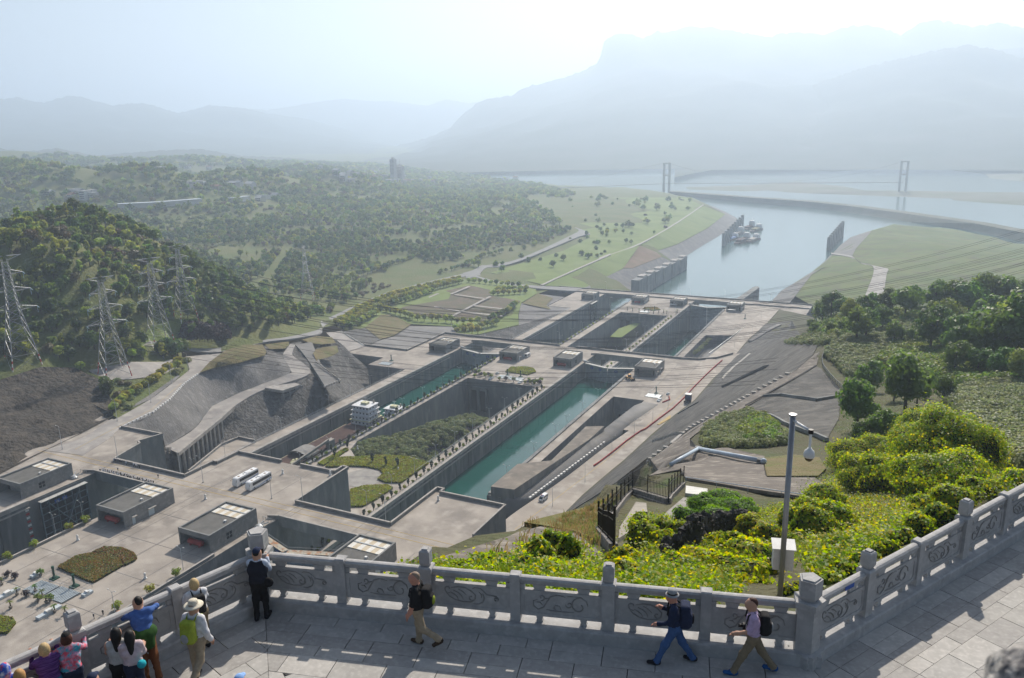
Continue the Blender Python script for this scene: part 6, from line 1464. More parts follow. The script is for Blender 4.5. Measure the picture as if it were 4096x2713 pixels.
# ---- lamps
M_lamp = mat('lamp_pole_paint', (.55, .57, .58))
def lamp_single(h=10.5):
 t = thing('street_lamp', 'x', 'street lamp', (0, 0, 0), None, False)
 MB().tube([(0, 0, 0), (0, 0, h)], [.13, .07], 7).obj('pole', M_lamp, t)
 MB().tube([(0, 0, h), (-.7, 0, h + .25), (-1.5, 0, h + .3)], .045, 5).obj('arm', M_lamp, t)
 MB().ball((-1.8, 0, h + .28), (.45, .16, .1), 8, 4).obj('lamp_head', M_white, t, True)
 MB().box(-.25, .25, -.25, .25, 0, .3).obj('base', M_cope, t)
 return t
def lamp_double(h=7.5):
 t = thing('twin_lamp', 'x', 'street lamp', (0, 0, 0), None, False)
 MB().tube([(0, 0, 0), (0, 0, h)], [.11, .06], 6).obj('pole', M_lamp, t)
 for s in (-1, 1):
  MB().tube([(0, 0, h - .4), (s * .5, 0, h), (s * 1.1, 0, h + .3)], .04, 5).obj('arm', M_lamp, t)
  MB().ball((s * 1.4, 0, h + .38), (.42, .16, .11), 8, 4).obj('lamp_head', M_white, t, True)
 return t
ls, ld = lamp_single(), lamp_double()
ROWN = {}
def place(proto, used, pos, label, group, rz=0, sc=None):
 if 'lamp' in group:
  ROWN[label] = ROWN.get(label, -1) + 1; label = ordw(ROWN[label]) + ' ' + label
 if not used[0]:
  used[0] = True; proto.location = pos; proto.rotation_euler = (0, 0, rz); proto['label'] = label; proto['group'] = group
  if sc: proto.scale = (sc,) * 3
  KIDS.pop(proto.name, None)
  return proto
 return copy_tree(proto, pos, rz, label, group, sc)
us, ud = [False], [False]
GL = 'tall single-arm road lamps'
for p in ((-288, 206.9, 0), (-251.8, 206.9, 0), (-238, 206.9 - 1.5, 0), (-203.5, 205.4, 0), (-190, 206.9, 0), (-153.7, 206.9, 0)):
 place(ls, us, p, 'tall single-arm lamp on the nearest lock road', GL)
for q in ((z1, 980, 190), (za, 1010 - 1010 + 310, 1120)):
 pass
for p in (W(250, 1798, 0), za(335, 860, 0), za(600, 712, 0), za(765, 562, 0), za(895, 465, 0)):
 place(ls, us, p, 'tall single-arm lamp along the upper left road', 'lamps of the upper left road')
for x in (-312, -283, -262, -222, -207, -172, -150):
 place(ls, us, (x, 519.3, MD), 'tall single-arm lamp on the second lock road', 'lamps of the second lock road')
for p in (zk(1255, 1430, -24), zk(1000, 1620, -24), zk(1465, 1195, -24), zk(1640, 1060, -24), zk(1785, 960, -24), zk(1905, 850, -24)):
 place(ls, us, p, 'single-arm lamp along the access road on the right', 'lamps of the access road', R(200), .82)
for p in (zc(1850, 690, -30), zc(1990, 590, -37), zc(2060, 480, -42)):
 place(ls, us, p, 'single-arm lamp where the access road drops to the far head', 'lamps of the far access road', R(200), .9)
for x in (-290, -240, -200, -165, -120):
 place(ls, us, (x, 807, FD), 'single-arm lamp on the last bridge', 'lamps of the last bridge', 0, .9)
for y in np.arange(248, 420, 20): place(ld, ud, (-293, y, MD), 'twin-arm lamp on the outer edge of the left chamber', 'lamps outside the left chamber')
for y in np.arange(252, 470, 21.5): place(ld, ud, (-250.3, y, MD), 'twin-arm lamp among the cypresses left of the pit', 'lamps left of the pit')
for y in np.arange(216, 430, 18.5): place(ld, ud, (-197.2, y, MD), 'twin-arm lamp on the strip right of the pit', 'lamps right of the pit')
for p in (z6(1133, 803, -24), z6(917, 1003, -24), z6(680, 1218, -24), z6(448, 1428, -24), z6(208, 1575, -24), zk(860, 1235, -24), (-155, 300, -24)):
 place(ld, ud, (-154.6, p[1], MD), 'twin-arm lamp on the right edge of the green chamber', 'lamps beside the green chamber')
for y in np.arange(540, 740, 24):
 place(ld, ud, (-250.3, y, FD), 'small twin-arm lamp left of the far pit', 'lamps of the far chambers'); place(ld, ud, (-155, y, FD), 'small twin-arm lamp right of the far chamber', 'lamps right of the far chamber'); place(ld, ud, (-197, y + 8, FD), 'small twin-arm lamp right of the far pit', 'lamps right of the far pit')
for p in (zm(440, 860, 0), zm(1437, 1135, 0), zm(905, 1490, 0), zm(655, 760, 0)):
 place(ld, ud, p, 'white twin-arm lamp at the edge of the nearest deck', 'lamps on the nearest deck edge')
# ---- white bollards
bo = thing('bollard', 'x', 'bollard', (0, 0, 0), None, False)
MB().lathe([(.55, 0), (.55, .25), (.38, .3), (.36, 1.6), (.42, 1.75), (.2, 2.0)], 10).obj('body', M_white, bo, True)
ub = [False]
for p, l in ((zm(612, 905, 0), 'white bollard on the deck left of the flower bed'), (zm(1140, 1205, 0), 'white bollard on the deck right of the flower bed'), (zm(1612, 582, 0), 'white bollard between the two near gatehouses and the coaches'), (z3(907, 768, 0), 'white bollard on the coach park behind the coaches'),
             (z3(1652, 792, 0), 'white bollard in the corner of the coach park'), (z4(1385, 600, 0), 'white bollard on the empty right deck'), (zr(967, 1145, MD), 'white post standing in the hedge garden'), (za(2300 - 70, 1080, -24), 'white bollard on the strip beside the left chamber')):
 place(bo, ub, p, l, 'white mooring bollards')
# ---- hoist columns, gratings, benches
hc = thing('hoist_column', 'x', 'machinery', (0, 0, 0), None, False)
MB().lathe([(.75, 0), (.75, .5), (.45, .9), (.32, 1.0), (.32, 3.4), (.42, 3.5), (.42, 4.2), (.1, 4.25)], 10).obj('column', M_green, hc)
MB().box(-1.1, 1.1, -1.1, 1.1, 0, .35).obj('base_plate', M_green, hc)
uh = [False]
for p, l in ((zm(428, 1205, 0), 'dark green hoist column left of the near gratings'), (zm(585, 1268, 0), 'dark green hoist column right of the near gratings'), (z5(1685, 790, MD), 'left green hoist column on the middle head'), (z5(1893, 815, MD), 'right green hoist column on the middle head'),
             (z6(1862, 878, MD), 'green hoist column on the right of the middle head'), (zb(787, 955, MD), 'green hoist column on the far left of the middle head'), (z7(1290, 565, FD), 'left green hoist column on the far head'), (z7(1440, 560, FD), 'right green hoist column on the far head'), (z8(1098, 885, FD), 'green hoist column by the far access road')):
 place(hc, uh, p, l, 'dark green hoist columns')
M_grate = mat('grating_steel', (.5, .55, .57), (.38, .42, .44), .8, .45, metal=.4)
def grating(p, label, w=9, d=6, z=0):
 t = thing('steel_grating', label, 'grating', p)
 x, y = p[0], p[1]
 MB().box(x - w / 2, x + w / 2, y - d / 2, y + d / 2, z + .02, z + .1).obj('frame', mat('grating_pit', (.06, .065, .07)), t)
 for k in range(11):
  MB().box(x - w / 2 + .3 + k * (w - .6) / 11, x - w / 2 + .3 + (k + .62) * (w - .6) / 11, y - d / 2, y + d / 2, z + .101, z + .3).obj('slat', M_grate, t)
 for a, b in (((-1, 1), (1, 1)), ((-1, 1), (-1, 2.2)), ((1, 1), (1, 2.2)), ((-1, 2.2), (1, 2.2))):
  MB().bar((x + a[0] * w / 2, y + a[1] * d / 2, z + 1.1), (x + b[0] * w / 2, y + b[1] * d / 2, z + 1.1), .08, .08).obj('rail', M_steel, t)
  MB().bar((x + b[0] * w / 2, y + b[1] * d / 2, z), (x + b[0] * w / 2, y + b[1] * d / 2, z + 1.1), .08, .08).obj('rail_post', M_steel, t)
for p, l in ((zm(325, 1285, 0), 'steel grating in front of the left green hoist column, nearest deck'), (zm(487, 1335, 0), 'steel grating in front of the right green hoist column, nearest deck')): grating(p, l)
for p, l in ((z5(1640, 820, MD), 'left steel grating on the middle lock head'), (z5(1830, 850, MD), 'right steel grating on the middle lock head'), (z6(1820, 920, MD), 'steel grating on the right deck of the middle head'), (zb(740, 980, MD), 'steel grating by the notch in the middle head'), (z7(1290, 580, FD), 'steel grating on the far lock head')): grating(p, l, z=p[2])
def bench(p, label, w=1.6, d=7, rz=0):
 t = thing('concrete_cover', label, 'cover', p)
 MB().box(p[0] - w / 2, p[0] + w / 2, p[1] - d / 2, p[1] + d / 2, p[2], p[2] + .8).obj('body', mat('pale_cover', (.55, .6, .63), (.45, .5, .53), .6), t)
 MB().box(p[0] - w / 2 + .1, p[0] + w / 2 - .1, p[1] - d / 8, p[1] + d / 8, p[2] + .801, p[2] + 1.3).obj('hatch', M_white, t)
for p, l, d in ((zm(385, 1478, 0), 'long pale machine cover among the palms', 7), (zm(60, 1335, 0), 'long pale machine cover at the left frame edge', 7), (zm(282, 1184, 0), 'small pale hatch cover left of the gratings', 3), (zm(685, 1330, 0), 'small pale hatch cover right of the gratings', 3),
             (z5(1430, 845, MD), 'pale machine cover left on the middle head', 5), (z5(1890, 905, MD), 'pale machine cover right on the middle head', 5), (z5(1525, 768, MD), 'small pale hatch cover on the middle head', 2.4), (z6(1910, 990, MD), 'pale machine cover by the red barrier', 5), (z6(2045, 895, MD), 'small pale hatch by the access road', 2.4)):
 bench(p, l, 1.6, d)
# ---- guard posts, kerb blocks
def postrow(conv, a, b, n, z0, z1, name, label, m, sz=(.55, 1.3, .6), group=None):
 for k in range(n):
  t = k / (n - 1); p = conv(a[0] + (b[0] - a[0]) * t, a[1] + (b[1] - a[1]) * t, z0 + (z1 - z0) * t)
  if k == 0:
   q0, q1 = np.array(conv(*a, z0)), np.array(conv(*b, z1)); d = math.atan2(-(q1 - q0)[0], (q1 - q0)[1])
   me = MB(); me.box(-sz[0] / 2, sz[0] / 2, -sz[1] / 2, sz[1] / 2, 0, sz[2]); me = me.mesh(name, m)
  o = put(name, me, None, p, d); tag(o, ordw(k) + ' ' + label + ', from the near end', 'guard block', group)
postrow(zk, (825, 1558), (1402, 1127), 27, MD + .1, MD + .1, 'guard_block', 'white guard block in the row beside the access road', M_white, (.8, 1.5, .9), 'white blocks beside the access road')
postrow(zc, (1655, 722), (1932, 514), 30, MD, FD + 1, 'guard_block', 'tiny white guard block along the far access road', M_white, (.8, 1.5, .9), 'white blocks of the far access road')
postrow(zb, (355, 707), (548, 826), 15, -23.2, -23.8, 'guard_block', 'white guard block on the road down to the middle head', M_white, (.7, 1.4, .8), 'white blocks above the middle head')
postrow(za, (1905, 398), (2092, 540), 16, -6.3, -10.3, 'guard_block', 'pale guard block edging the stub ramp', M_cope, (.7, 1.2, .9), 'guard blocks of the stub ramp')
postrow(za, (2090, 546), (1972, 592), 7, -10.4, -9.4, 'guard_block', 'pale guard block at the blunt end of the stub ramp', M_cope, (.7, 1.2, .9), 'guard blocks at the ramp end')
NK = 0
for i in range(len(L1) - 1):
 n = int(np.linalg.norm(np.array(L1[i + 1]) - np.array(L1[i])) / 2.4)
 for k in range(n):
  p = np.array(L1[i]) + (np.array(L1[i + 1]) - np.array(L1[i])) * k / n
  a = math.atan2(L1[i + 1][1] - L1[i][1], L1[i + 1][0] - L1[i][0])
  o = put('kerb_block', MB().box(-.8, .8, -.3, .3, 0, .75).mesh('kerb_block', M_white), None, p, a) if (i == 0 and k == 0) else put('kerb_block', KB, None, p, a)
  KB = o.data; NK = NK + 1; tag(o, ordw(NK - 1) + ' white kerb block from the deck along the upper left road', 'kerb block', 'white kerb blocks of the upper left road')
kb = MB().box(-.75, .75, -.45, .45, 0, .8).mesh('barrier_block', mat('barrier_concrete', (.42, .40, .37), (.33, .31, .29), 2))
line = [pxu(468, 1290), pxu(560, 1222), pxu(680, 1140), pxu(760, 1070), pxu(850, 992), pxu(1010, 905), pxu(1110, 850), pxu(1240, 780), pxu(1400, 692), pxu(1510, 630), pxu(1660, 548), pxu(1830, 455)]
prev = None; hits = [hit(HV, p, .45) for p in line]; acc = 0
for i in range(len(hits) - 1):
 a, b = np.array(hits[i]), np.array(hits[i + 1]); L_ = np.linalg.norm(b - a); n = max(1, int(round(L_ / 2.6)))
 for k in range(n):
  p = a + (b - a) * k / n
  acc += 1; tag(put('barrier_block', kb, None, p, math.atan2(b[1] - a[1], b[0] - a[0])), ordw(acc - 1) + ' concrete barrier block from the near end of the hillside terrace', 'barrier block', 'barrier blocks of the hillside terrace')
# ---- viaduct columns and frame under the ramp
t = thing('ramp_viaduct', 'row of concrete columns carrying the curving ramp', 'viaduct', L3[1])
P_ = [np.array(L3[0]), np.array(L3[1]), np.array(L3[2])]
for k in range(11):
 s = k / 10 * 1.93; i = min(1, int(s)); p = P_[i] + (P_[i + 1] - P_[i]) * (s - i); d = P_[i + 1] - P_[i]; d /= np.linalg.norm(d)
 o = p + np.array([d[1], -d[0], 0]) * .2
 MB().box(o[0] - .55, o[0] + .55, o[1] - .55, o[1] + .55, -34, p[2] - .6).obj('column', M_cope if k else M_wall, t)
for i in (0, 1):
 MB().bar(P_[i] + np.array([.3, -.3, .1]), P_[i + 1] + np.array([.3, -.3, .1]), 1.2, 1.6).obj('edge_beam', M_cope, t)
f0 = np.array(za(1640, 640, -12)); f1_ = np.array(za(1785, 572, -10.5)); f2_ = np.array(za(1500, 618, -12))
t = thing('ramp_trestle', 'open concrete frame of columns and beams under the ramp landing', 'frame structure', f0)
for s in (0, .33, .66, 1):
 p = f0 + (f1_ - f0) * s
 MB().box(p[0] - .7, p[0] + .7, p[1] - .7, p[1] + .7, -36, p[2] - .3).obj('column', M_wall, t)
for z in (-2.4, -8, -14): MB().bar(f0 + np.array([0, 0, z + .5]), f1_ + np.array([0, 0, z + .5]), 1.0, 1.3).obj('beam', M_wall, t)
MB().prism([f2_[:2], f0[:2], f1_[:2], za(1680, 545, -10.5)[:2]], -10.2, -11.8).obj('landing_slab', M_cope, t)
# ---- expansion joints and painted lines on the decks
def painted(name, pts, w, z, m):
 for a, b in zip(pts[:-1], pts[1:]):
  tag(MB().bar((*a[:2], z + .03), (*b[:2], z + .03), w, .03).obj(name, m), kind='structure')
M_yel = mat('yellow_line', (.50, .36, .14))
painted('road_line', [(-330, 200.2), (-90, 200.2)], .22, 0, M_yel)
painted('road_line', [(-330, 203.4), (-90, 203.4)], .18, 0, M_yel)
painted('deck_joint', [(-286.5, 190), (-286.5, 206)], .25, 0, M_asph); painted('deck_joint', [(-250.4, 190), (-250.4, 206)], .25, 0, M_asph); painted('deck_joint', [(-190.4, 190), (-190.4, 206)], .25, 0, M_asph); painted('deck_joint', [(-155.4, 190), (-155.4, 206)], .25, 0, M_asph)
painted('deck_joint', [(-215, 150), (-215, 206)], .2, 0, M_asph); painted('deck_joint', [(-232, 120), (-232, 233)], .2, 0, M_asph)
painted('road_line', [zv(1190, 1225, -24), zv(1290, 1150, -24), zv(1420, 1050, -24)], .22, MD + .16, M_yel)
painted('road_line', [zv(1420, 1050, -24), zv(1530, 955, -24), zv(1620, 870, -24)], .22, MD + .16, M_yel)
painted('road_line', [z5(1300, 1010 - 330, MD), z5(1760, 640, MD)], .3, MD, M_cope); painted('road_line', [z5(2000, 800, MD), z5(2352, 600, MD)], .3, MD, M_cope); painted('road_line', [z6(1760, 860, MD), z6(1960, 650, MD)], .8, MD, M_cope)
painted('road_line', [za(0, 1085, 0), za(300, 925, 0), za(600, 770, 0), za(840, 560, 0)], .2, .15, M_yel)
for x in np.arange(-336, -120, 13.5): painted('deck_joint', [(x, 110), (x, 194)] if not (XL0 - 2 < x < XL1 + 2 or XR0 - 2 < x < XR1 + 2) else [(x, 195.2), (x, 205.6)], .16, 0, M_asph)
for y in (128, 146, 163.5, 180):
 for a, b in ((-336, XL0 - 2), (XL1 + 2, XR0 - 2)): painted('deck_joint', [(a, y), (b, y)], .16, 0, M_asph)
for x in np.arange(-244, -198, 13): painted('deck_joint', [(x, 206.6), (x, 232)], .16, 0, M_asph)
for x in np.arange(-244, -194, 12.5): painted('deck_joint', [(x, 430), (x, 519)], .2, MD, M_asph)
for y in (448, 466, 500): painted('deck_joint', [(XL1 + 2, y), (XR0 - 2, y)], .2, MD, M_asph)
for x in np.arange(-144, -96, 12): painted('deck_joint', [(x, 436), (x, 518)], .2, MD, M_asph)
def guard_rail(label, x, y0, y1, z):
 t = thing('guard_rail', label, 'railing', (x, y0, z))
 for h in (.55, 1.1): MB().box(x - .05, x + .05, y0, y1, z + h, z + h + .1).obj('rail', M_lamp, t)
 for y in np.arange(y0, y1, 7): MB().box(x - .07, x + .07, y, y + .14, z, z + 1.2).obj('rail_post', M_lamp, t)
for a in (('pale guard rail on the outer edge of the left chamber walk', -293.7, 240, 424, MD), ('pale guard rail on the right rim of the planted pit', -197.7, 292, 427, MD), ('pale guard rail on the left rim of the planted pit', -246.9, 312, 427, MD), ('pale guard rail on the outer edge of the far left chamber', -293.7, 524, 712, FD), ('pale guard rail on the right rim of the far pit', -197.2, 524, 712, FD)): guard_rail(*a)
# ================================================================ vehicles
M_glass = mat('dark_glass', (.02, .025, .03), None, 1, .12, spec=.6)
M_tyre = mat('tyre_rubber', (.02, .02, .02)); M_rim = mat('wheel_rim', (.4, .4, .4), None, 1, .4, metal=.6)
M_bwhite = mat('coach_white', (.78, .78, .77), None, 1, .3, spec=.5)
M_bblue = mat('coach_blue', (.10, .22, .50), None, 1, .3); M_yellow = mat('machine_yellow', (.65, .30, .03), None, 1, .5)
def wheels(t, xs, ys, r, w=.3):
 for y in ys:
  for x in xs:
   a = MB().tube([(x - w / 2, y, r), (x + w / 2, y, r)], r, 14).obj('wheel', M_tyre, t)
   MB().tube([(x - w / 2 - .02, y, r), (x + w / 2 + .02, y, r)], r * .55, 10).obj('rim', M_rim, a)
def shell(prof, w, tum=.08):
 """side profile (y,z) swept across the width, sides leaning in towards the top"""
 zmax = max(p[1] for p in prof); n = len(prof)
 mb = MB()
 f = lambda z: w / 2 * (1 - tum * max(0, z / zmax - .45))
 vs = [(-f(z), y, z) for y, z in prof] + [(f(z), y, z) for y, z in prof]
 mb.add(vs, [(i, (i + 1) % n, n + (i + 1) % n, n + i) for i in range(n)] + [tuple(range(n - 1, -1, -1)), tuple(range(n, 2 * n))])
 return mb
def coach(pos, rz, label):
 t = thing('coach', label, 'bus', pos, 'coaches parked on the lock deck', False, rz)
 w, L, H_ = 2.5, 11.8, 3.45
 shell([(-L / 2 + .15, .35), (-L / 2, .9), (-L / 2 + .08, 1.6), (-L / 2 + .55, H_ - .25), (-L / 2 + 1.1, H_), (L / 2 - .25, H_), (L / 2, H_ - .35), (L / 2, .5), (L / 2 - .2, .35)], w).obj('body', M_bwhite, t)
 for s in (-1, 1):
  MB().box(s * 1.262 - .012, s * 1.262 + .012, -L / 2 + 1.6, L / 2 - .3, 1.75, 2.85).obj('side_window', M_glass, t)
  for k in range(7): MB().box(s * 1.276 - .006, s * 1.276 + .006, -L / 2 + 2.6 + k * 1.25, -L / 2 + 2.68 + k * 1.25, 1.75, 2.85).obj('window_pillar', M_dark, t)
  MB().add([(s * 1.27, -L / 2 + 1.0, .75), (s * 1.27, -1, .7), (s * 1.27, 3, 1.2), (s * 1.27, L / 2 - .3, 1.45), (s * 1.27, L / 2 - .3, 1.2), (s * 1.27, 3, .9), (s * 1.27, -1, .5), (s * 1.27, -L / 2 + 1.0, .6)], [tuple(range(8))]).obj('blue_stripe', M_bblue, t)
  MB().tube([(s * 1.1, -L / 2 + .4, 2.9), (s * 1.45, -L / 2 - .3, 2.8), (s * 1.45, -L / 2 - .3, 2.3)], .06, 5).obj('mirror', M_dark, t)
  MB().ball((s * .95, -L / 2 + .02, .95), (.2, .08, .13), 8, 4).obj('headlight', M_white, t)
 MB().add([(-1.13, -L / 2 + .05, 1.35), (1.13, -L / 2 + .05, 1.35), (1.05, -L / 2 + .5, 3.0), (-1.05, -L / 2 + .5, 3.0)], [(0, 1, 2, 3)]).obj('windscreen', M_glass, t)
 MB().box(-.9, .9, .2, 1.7, H_ + .001, H_ + .22).obj('air_conditioner', M_bwhite, t)
 for y in (-3.3, 3.6): MB().box(-.4, .4, y - .35, y + .35, H_ + .002, H_ + .07).obj('roof_hatch', mat('hatch_brown', (.28, .2, .14)), t)
 MB().box(-.4, .4, -1.0, -.8, H_ + .001, H_ + .1).obj('roof_vent', M_dark, t)
 wheels(t, (-1.1, 1.1), (-3.6, 3.2), .5)
 return t
def van(pos, rz, label, name='van', cat='van', bar=True, L=5.2, H_=2.3, w=1.9):
 t = thing(name, label, cat, pos, None, False, rz)
 shell([(-L / 2, .4), (-L / 2, .95), (-L / 2 + .25, 1.1), (-L / 2 + 1.15, H_ - .25), (-L / 2 + 1.6, H_), (L / 2 - .2, H_), (L / 2, H_ - .4), (L / 2, .4)], w, .14).obj('body', M_bwhite, t)
 MB().add([(-.82, -L / 2 + .27, 1.13), (.82, -L / 2 + .27, 1.13), (.74, -L / 2 + 1.1, H_ - .3), (-.74, -L / 2 + 1.1, H_ - .3)], [(0, 1, 2, 3)]).obj('windscreen', M_glass, t)
 for s in (-1, 1):
  for k in range(3): MB().box(s * (w / 2 - .03) - .02, s * (w / 2 - .03) + .02, -L / 2 + 1.35 + k * 1.2, -L / 2 + 2.4 + k * 1.2, 1.2, H_ - .4).obj('side_window', M_glass, t)
  MB().box(s * (w / 2 + .005) - .01, s * (w / 2 + .005) + .01, -L / 2 + .3, L / 2 - .3, .75, .9).obj('blue_stripe', M_bblue, t)
  MB().box(s * .65 - .16, s * .65 + .16, -L / 2 - .03, -L / 2 + .02, .7, .88).obj('headlight', M_glass, t)
 if bar:
  b = MB().box(-.7, .7, -.9, -.5, H_ + .001, H_ + .18).obj('light_bar', M_red, t)
  MB().box(.05, .7, -.905, -.495, H_ + .002, H_ + .181).obj('blue_lens', M_blue, b)
 wheels(t, (-w / 2 + .1, w / 2 - .1), (-L / 2 + .95, L / 2 - .95), .36, .24)
 return t
def ctr(*p): return tuple(np.mean(np.array(p), 0))
b1 = ctr(z3(100, 975, 0), z3(205, 985, 0)); b2 = ctr(z3(310, 1035, 0), z3(405, 1050, 0))
coach((b1[0], b1[1] + 5.9, 0), 0, 'white coach with blue stripe, the left one of two on the deck')
coach((b2[0], b2[1] + 5.9, 0), 0, 'white coach with blue stripe, the right one of two on the deck')
vp = zv(1256, 1156, MD)
van((vp[0], vp[1], MD + .18), R(-6), 'white van with a light bar driving on the access road')
mp_ = ctr(z5(1960, 528, MD), z5(2035, 478, MD))
van((mp_[0], mp_[1], MD), 0, 'white minibus parked beside a gatehouse on the middle head', 'minibus', 'minibus', False, 6.4, 2.6, 2.0)
lp = z6(1450, 665, MD); t = thing('loader', 'yellow loader parked by the right gatehouse of the middle head', 'loader', lp, None, False, R(60))
MB().box(-1.1, 1.1, -.2, 3, .9, 2.0).obj('body', M_yellow, t); MB().box(-.75, .75, -.2, 1.3, 2.0, 3.4).obj('cab', M_glass, t); MB().box(-.85, .85, -.3, 1.4, 3.4, 3.55).obj('cab_roof', M_yellow, t)
for s in (-1, 1): MB().bar((s * .7, -.3, 1.6), (s * .7, -2.6, .8), .25, .35).obj('arm', M_yellow, t)
MB().add([(-1.5, -2.5, .2), (1.5, -2.5, .2), (1.5, -2.7, 1.3), (-1.5, -2.7, 1.3), (-1.5, -3.5, .2), (1.5, -3.5, .2)], [(0, 1, 2, 3), (0, 4, 5, 1), (0, 3, 4), (1, 5, 2)]).obj('bucket', M_dark, t)
wheels(t, (-1.15, 1.15), (-.9, 2.2), .75, .5)
cbp = pxu(835, 730); cp_ = W(*cbp, MD + .2); t = thing('works_cabin', 'blue works cabin with white roof by the red barrier', 'cabin', cp_)
x, y, z = cp_
MB().box(x - 1.6, x + 1.6, y - 1.2, y + 1.6, z + 1.4, z + 4.6).obj('cabin', mat('cabin_blue', (.035, .06, .16), (.03, .05, .12), 1), t); MB().box(x - 1.8, x + 1.8, y - 1.4, y + 1.8, z + 4.6, z + 4.9).obj('roof', M_white, t)
MB().box(x - 1.8, x + 1.4, y - 3.4, y - 1.3, z + .5, z + 1.2).obj('trailer', M_dark, t)
MB().box(x - 1.5, x + 1.5, y - 1, y + 1.4, z, z + 1.4).obj('chassis', M_dark, t)
t = thing('works_barrier', 'long red plastic barrier between access road and drain', 'barrier', W(*pxu(420, 990), MD))
bl = [pxu(-60, 1340), pxu(0, 1300), pxu(130, 1200), pxu(260, 1095), pxu(385, 1008), pxu(430, 990), pxu(560, 890), pxu(690, 795), pxu(800, 692), pxu(880, 602), pxu(980, 500), pxu(1080, 405), pxu(1160, 336)]
M_barr = mat('barrier_red', (.42, .05, .04), (.3, .04, .04), 1)
for a, b in zip(bl[:-1], bl[1:]):
 p, q = np.array(W(*a, MD + .25)), np.array(W(*b, MD + .25)); n = max(1, int(np.linalg.norm(q - p) / 5))
 for k in range(n):
  MB().bar(p + (q - p) * k / n + np.array([0, 0, .35]), p + (q - p) * (k + .93) / n + np.array([0, 0, .35]), .35, .8).obj('panel', M_barr, t)
tb = thing('works_barrier', 'short red barrier beside the pale machine cover', 'barrier', z6(2015, 1010, MD))
MB().bar(np.array(z6(1960, 1030, MD)) + (0, 0, .5), np.array(z6(2075, 985, MD)) + (0, 0, .5), .35, .8).obj('panel', M_barr, tb); MB().bar(np.array(z6(2075, 985, MD)) + (0, 0, .5), np.array(z6(2060, 935, MD)) + (0, 0, .5), .35, .8).obj('panel', M_barr, tb)
sp_ = W(*pxu(600, 900), MD + .25); o = MB().prism([W(*pxu(*q), MD + .2)[:2] for q in ((540, 945), (670, 855), (665, 890), (560, 950))], MD + .5, MD).obj('sand_heap', mat('yellow_sand', (.5, .36, .14), (.4, .3, .14), .5)); tag(o, 'spread heap of yellow sand beside the red barrier', 'sand')
# ================================================================ ships in the left chamber
M_hull = mat('hull_red_brown', (.10, .045, .04), (.07, .035, .03), .3, .7); M_shipw = mat('ship_white', (.72, .73, .74), (.6, .6, .6), .6, .5); M_sdeck = mat('ship_deck', (.34, .31, .27), (.25, .24, .22), .4, .8); M_hold = mat('hold_cargo', (.07, .04, .035), (.10, .06, .05), .3, .95); M_cream = mat('ship_cream', (.6, .58, .38))
def deckhouse(t, x, y, z, w, d, st, label='deckhouse'):
 """white stepped superstructure with windows; front faces -Y"""
 for k in range(st):
  ww, dd = w - k * .5, d - k * 1.1
  b = MB().box(x - ww / 2, x + ww / 2, y - dd / 2, y + dd / 2, z + k * 2.7, z + k * 2.7 + 2.68).obj('deckhouse', M_shipw, t)
  n = max(3, int(ww / 2.2))
  for i in range(n):
   xx = x - ww / 2 + (i + .5) * ww / n
   MB().box(xx - .45, xx + .45, y - dd / 2 - .05, y - dd / 2 - .003, z + k * 2.7 + 1.1, z + k * 2.7 + 1.9).obj('window', M_glass, b)
  for i in range(max(2, int(dd / 2.6))):
   yy = y - dd / 2 + (i + .5) * dd / max(2, int(dd / 2.6))
   MB().box(x + ww / 2 + .003, x + ww / 2 + .05, yy - .4, yy + .4, z + k * 2.7 + 1.1, z + k * 2.7 + 1.9).obj('window', M_glass, b)
  MB().box(x - ww / 2 - .6, x + ww / 2 + .6, y - dd / 2 - .6, y + dd / 2 + .6, z + k * 2.7 + 2.68, z + k * 2.7 + 2.8).obj('deck_edge', M_shipw if k else M_cream, b)
 zt = z + st * 2.7
 MB().box(x - 2, x + 2, y - 1.4, y + 1.6, zt + .11, zt + 1.3).obj('wheelhouse_top', M_cream, t)
 MB().tube([(x, y + .4, zt + 1.3), (x, y + .4, zt + 4.6)], [.14, .08], 6).obj('mast', M_shipw, t); MB().bar((x - 1.5, y + .4, zt + 3.6), (x + 1.5, y + .4, zt + 3.6), .12, .12).obj('radar_bar', M_shipw, t)
 MB().tube([(x + w * .28, y + d * .3, zt), (x + w * .28, y + d * .3, zt + 1.8)], .5, 8).obj('funnel', M_sdeck, t)
def hull(t, x, y0, y1, w, z, fb, bow=8, m=None):
 P = [(x - w / 2, y1), (x + w / 2, y1), (x + w / 2, y0 + bow), (x + w * .38, y0 + bow * .35), (x, y0), (x - w * .38, y0 + bow * .35), (x - w / 2, y0 + bow)]
 MB().prism(P, z + fb, z - 1).obj('hull', m or M_hull, t)
 return P
WZ = -35.0
s1 = zr(665, 700, -27)
t = thing('cargo_ship', 'cargo ship with white superstructure filling the left chamber', 'ship', (-268, s1[1], WZ))
yb = s1[1]
hull(t, -273, yb - 82, yb + 14, 15, WZ, 2.6, 10)
MB().box(-279.4, -266.6, yb - 66, yb - 8, WZ + 2.601, WZ + 3.9).obj('hatch_coaming', M_hull, t)
MB().box(-278.9, -267.1, yb - 65.5, yb - 8.5, WZ + 3.9, WZ + 4.02).obj('cargo_hold', M_hold, t)
for s in (-1, 1): MB().box(-273 + s * 7.2 - .12, -273 + s * 7.2 + .12, yb - 70, yb - 6, WZ + 2.601, WZ + 3.5).obj('bulwark', M_cream if s < 0 else M_sdeck, t)
MB().prism([(-280, yb - 72), (-266, yb - 72), (-267.5, yb - 79), (-273, yb - 81.5), (-278.5, yb - 79)], WZ + 3.6, WZ + 2.6).obj('foredeck', M_sdeck, t)
deckhouse(t, -273, yb + 3, WZ + 2.6, 12.5, 12, 4)
cv = MB(); k_ = 10
